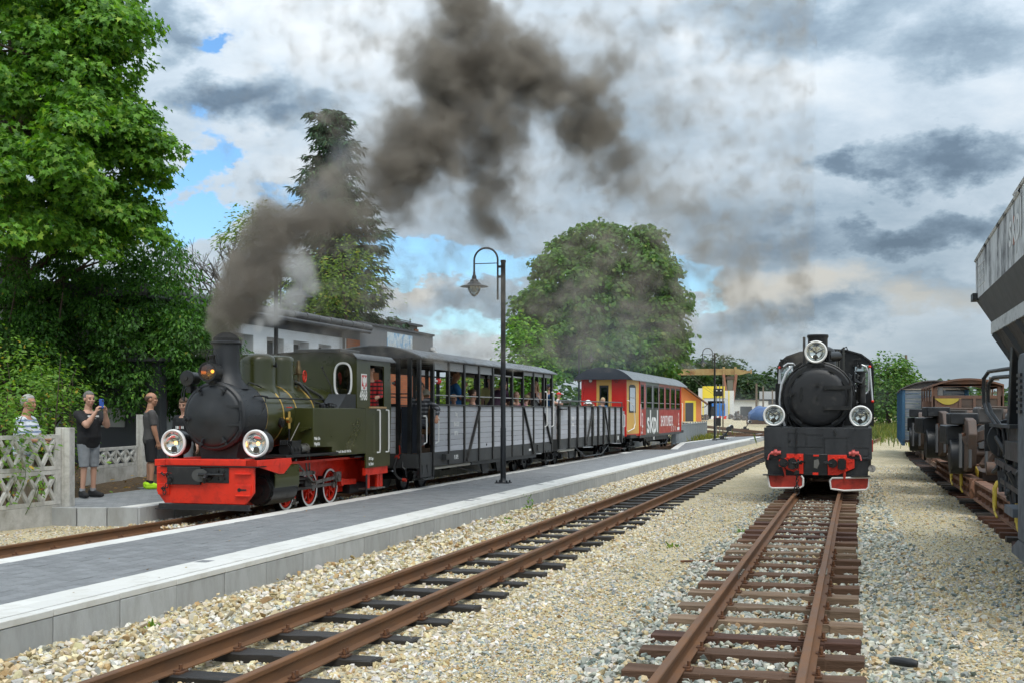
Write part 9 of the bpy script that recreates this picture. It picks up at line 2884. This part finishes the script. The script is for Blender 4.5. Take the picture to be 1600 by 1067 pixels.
# ================================================================ SMOKE
def puff_volume(name, label, puffs, color, dens, amp, res, nscale, aniso=.2, soft=(.10, .62), warp=.5):
 vol = bpy.data.volumes.new(name)
 o = bpy.data.objects.new(name, vol)
 COL.objects.link(o)
 ng = bpy.data.node_groups.new(name, 'GeometryNodeTree')
 ng.interface.new_socket('Geometry', in_out='INPUT', socket_type='NodeSocketGeometry')
 ng.interface.new_socket('Geometry', in_out='OUTPUT', socket_type='NodeSocketGeometry')
 t = NT(ng)
 go = t.n('NodeGroupOutput')
 pos = t.n('GeometryNodeInputPosition').outputs[0]
 w1 = t.n('ShaderNodeTexNoise', {'Vector': pos, 'Scale': nscale * .55, 'Detail': 4.0, 'Roughness': .6})
 pw = t.vm('ADD', pos, t.vm('MULTIPLY', t.vm('SUBTRACT', w1.outputs['Color'], (.5, .5, .5)), (warp, warp, warp)))
 f = None
 C = []
 for (u, v, d, rp, s) in puffs:
  x, y, _ = at_px(u, d)
  z = 1.66 + (644 - v) * d / 1900
  r = rp * d / 1900 * 1.32
  C.append((x, y, z, r))
  q = t.m('MULTIPLY', t.m('SUBTRACT', 1.0, t.m('DIVIDE', t.vm('DISTANCE', pw, (x, y, z)), r * 1.45), clamp=True), s)
  f = q if f is None else t.m('SMOOTH_MAX', f, q, .12)
 n1 = t.n('ShaderNodeTexNoise', {'Vector': pw, 'Scale': nscale, 'Detail': 6.0, 'Roughness': .62}).outputs[0]
 g = t.m('ADD', f, t.m('MULTIPLY', t.m('SUBTRACT', n1, .53), amp))
 g = t.m('MULTIPLY', g, t.m('GREATER_THAN', f, .015))
 mr = t.n('ShaderNodeMapRange', {'Value': g, 'From Min': soft[0], 'From Max': soft[1], 'To Min': 0.0, 'To Max': 1.0}, interpolation_type='SMOOTHSTEP')
 den = t.m('MULTIPLY', t.m('POWER', mr.outputs[0], 1.15), t.m('GREATER_THAN', f, .015))
 C = np.array(C)
 lo = (C[:, :3] - C[:, 3:4] * 1.5).min(0)
 hi = (C[:, :3] + C[:, 3:4] * 1.5).max(0)
 vc = t.n('GeometryNodeVolumeCube', {'Density': den, 'Background': 0.0, 'Min': tuple(lo), 'Max': tuple(hi)})
 for i, k in enumerate(('Resolution X', 'Resolution Y', 'Resolution Z')):
  vc.inputs[k].default_value = max(8, int((hi[i] - lo[i]) / res))
 m = bpy.data.materials.new(name)
 m.use_nodes = True
 s = NT(m.node_tree)
 out = s.n('ShaderNodeOutputMaterial')
 p = s.n('ShaderNodeVolumePrincipled', {'Color': color + (1,), 'Anisotropy': aniso})
 a = s.n('ShaderNodeAttribute', attribute_name='density')
 s.set(p.inputs['Density'], s.m('MULTIPLY', a.outputs['Fac'], dens))
 s.t.links.new(p.outputs[0], out.inputs['Volume'])
 sm = t.n('GeometryNodeSetMaterial', {'Geometry': vc.outputs[0], 'Material': m})
 t.t.links.new(sm.outputs[0], go.inputs[0])
 md = o.modifiers.new('puffs', 'NODES')
 md.node_group = ng
 vol.materials.append(m)
 tag(o, label, kind='stuff')
 return o
SMOKE = [(352, 527, 19.2, 15, 2.6), (353, 510, 19.3, 19, 2.5), (360, 490, 19.4, 24, 2.2), (371, 466, 19.5, 28, 2.0), (384, 440, 19.6, 32, 1.9), (400, 415, 19.8, 34, 1.7), (398, 385, 19.9, 27, 1.3),
   (425, 390, 19.9, 37, 1.3), (440, 362, 20.2, 41, 1.1), (480, 345, 20.4, 44, .8), (525, 325, 20.7, 48, .62), (565, 310, 21.0, 46, .66), (605, 305, 21.2, 40, .95), (610, 345, 21.2, 24, .75),
   (630, 262, 21.4, 52, 1), (668, 232, 21.6, 54, 1), (640, 200, 21.5, 40, .7), (700, 185, 21.8, 56, 1), (700, 130, 22, 60, 1), (755, 110, 22, 66, 1), (815, 115, 22.1, 56, 1), (860, 130, 22.2, 46, .95), (720, 60, 22, 46, .95), (725, 15, 22, 40, .95), (705, -25, 22, 36, .9),
   (905, 150, 22.5, 44, .95), (918, 200, 22.6, 48, 1), (900, 235, 22.7, 34, .6), (775, 190, 22, 56, .8), (770, 255, 22, 44, .66), (765, 310, 22, 42, .8), (768, 360, 22, 30, .7), (700, 285, 21.8, 34, .42),
   (960, 255, 22.9, 44, .62), (1005, 285, 23.1, 38, .5), (1080, 330, 23.5, 60, .30), (1130, 430, 24, 70, .27), (950, 120, 22.9, 44, .5), (580, 250, 21.2, 36, .55)]
puff_volume('smoke', 'thick brown grey smoke plume rising from the green engine chimney', SMOKE, (.44, .395, .34), 5.6, 1.8, .042, 1.75, soft=(.0, .74), warp=.8)
STEAM = [(472, 425, 19.4, 22, 1.2), (486, 450, 19.4, 16, 1.1), (452, 468, 19.3, 20, 1.1), (428, 490, 19.2, 16, 1.1), (405, 508, 19.1, 11, 1.0), (470, 398, 19.5, 16, .8)]
puff_volume('steam', 'wisps of white steam beside the smoke above the engine domes', STEAM, (.88, .88, .87), 4.2, 1.2, .045, 2.0, soft=(.06, .75))
THIN = [(900, 480, 50, 70, .8), (950, 560, 48, 80, 1), (880, 560, 45, 60, .9), (990, 500, 52, 80, .7), (540, 250, 21.5, 30, .8)]
puff_volume('thin_smoke', 'thin bluish smoke drifting in front of the big chestnut tree', THIN[:4], (.55, .66, .78), .026, .4, .40, .22, soft=(.05, .8))
BLUISH = [(500, 300, 20.9, 36, .7), (545, 255, 21.2, 36, .8), (460, 320, 20.6, 26, .7), (580, 215, 21.3, 30, .5)]
puff_volume('thin_smoke', 'thin bluish smoke veil drifting across the spruce', BLUISH, (.60, .66, .74), .85, 1.0, .06, 1.2, soft=(.05, .8))
DRIFT = [(985, 275, 23, 46, .9), (1050, 320, 23.5, 56, .7), (1120, 400, 24, 66, .7), (1170, 470, 25, 60, .5), (1000, 110, 23, 60, .7), (1060, 180, 23.2, 60, .6), (900, 50, 22.6, 60, .6), (690, 320, 21.8, 44, .7), (640, 120, 21.5, 50, .6), (1190, 150, 24, 50, .35)]
puff_volume('drifting_smoke', 'faint brown smoke drifting right of the main plume', DRIFT, (.50, .47, .43), .85, .9, .10, 1.1, soft=(.03, .9), warp=.8)
YARD = [(1150, 640, 95, 30, 1), (1100, 650, 90, 26, .8), (1200, 630, 110, 30, .8), (1375, 620, 85, 34, .7), (1060, 640, 85, 24, .7)]
puff_volume('thin_smoke', 'thin pale smoke haze lying over the far yard', YARD, (.74, .80, .86), .05, .5, .5, .25, soft=(.03, .8), warp=.8)
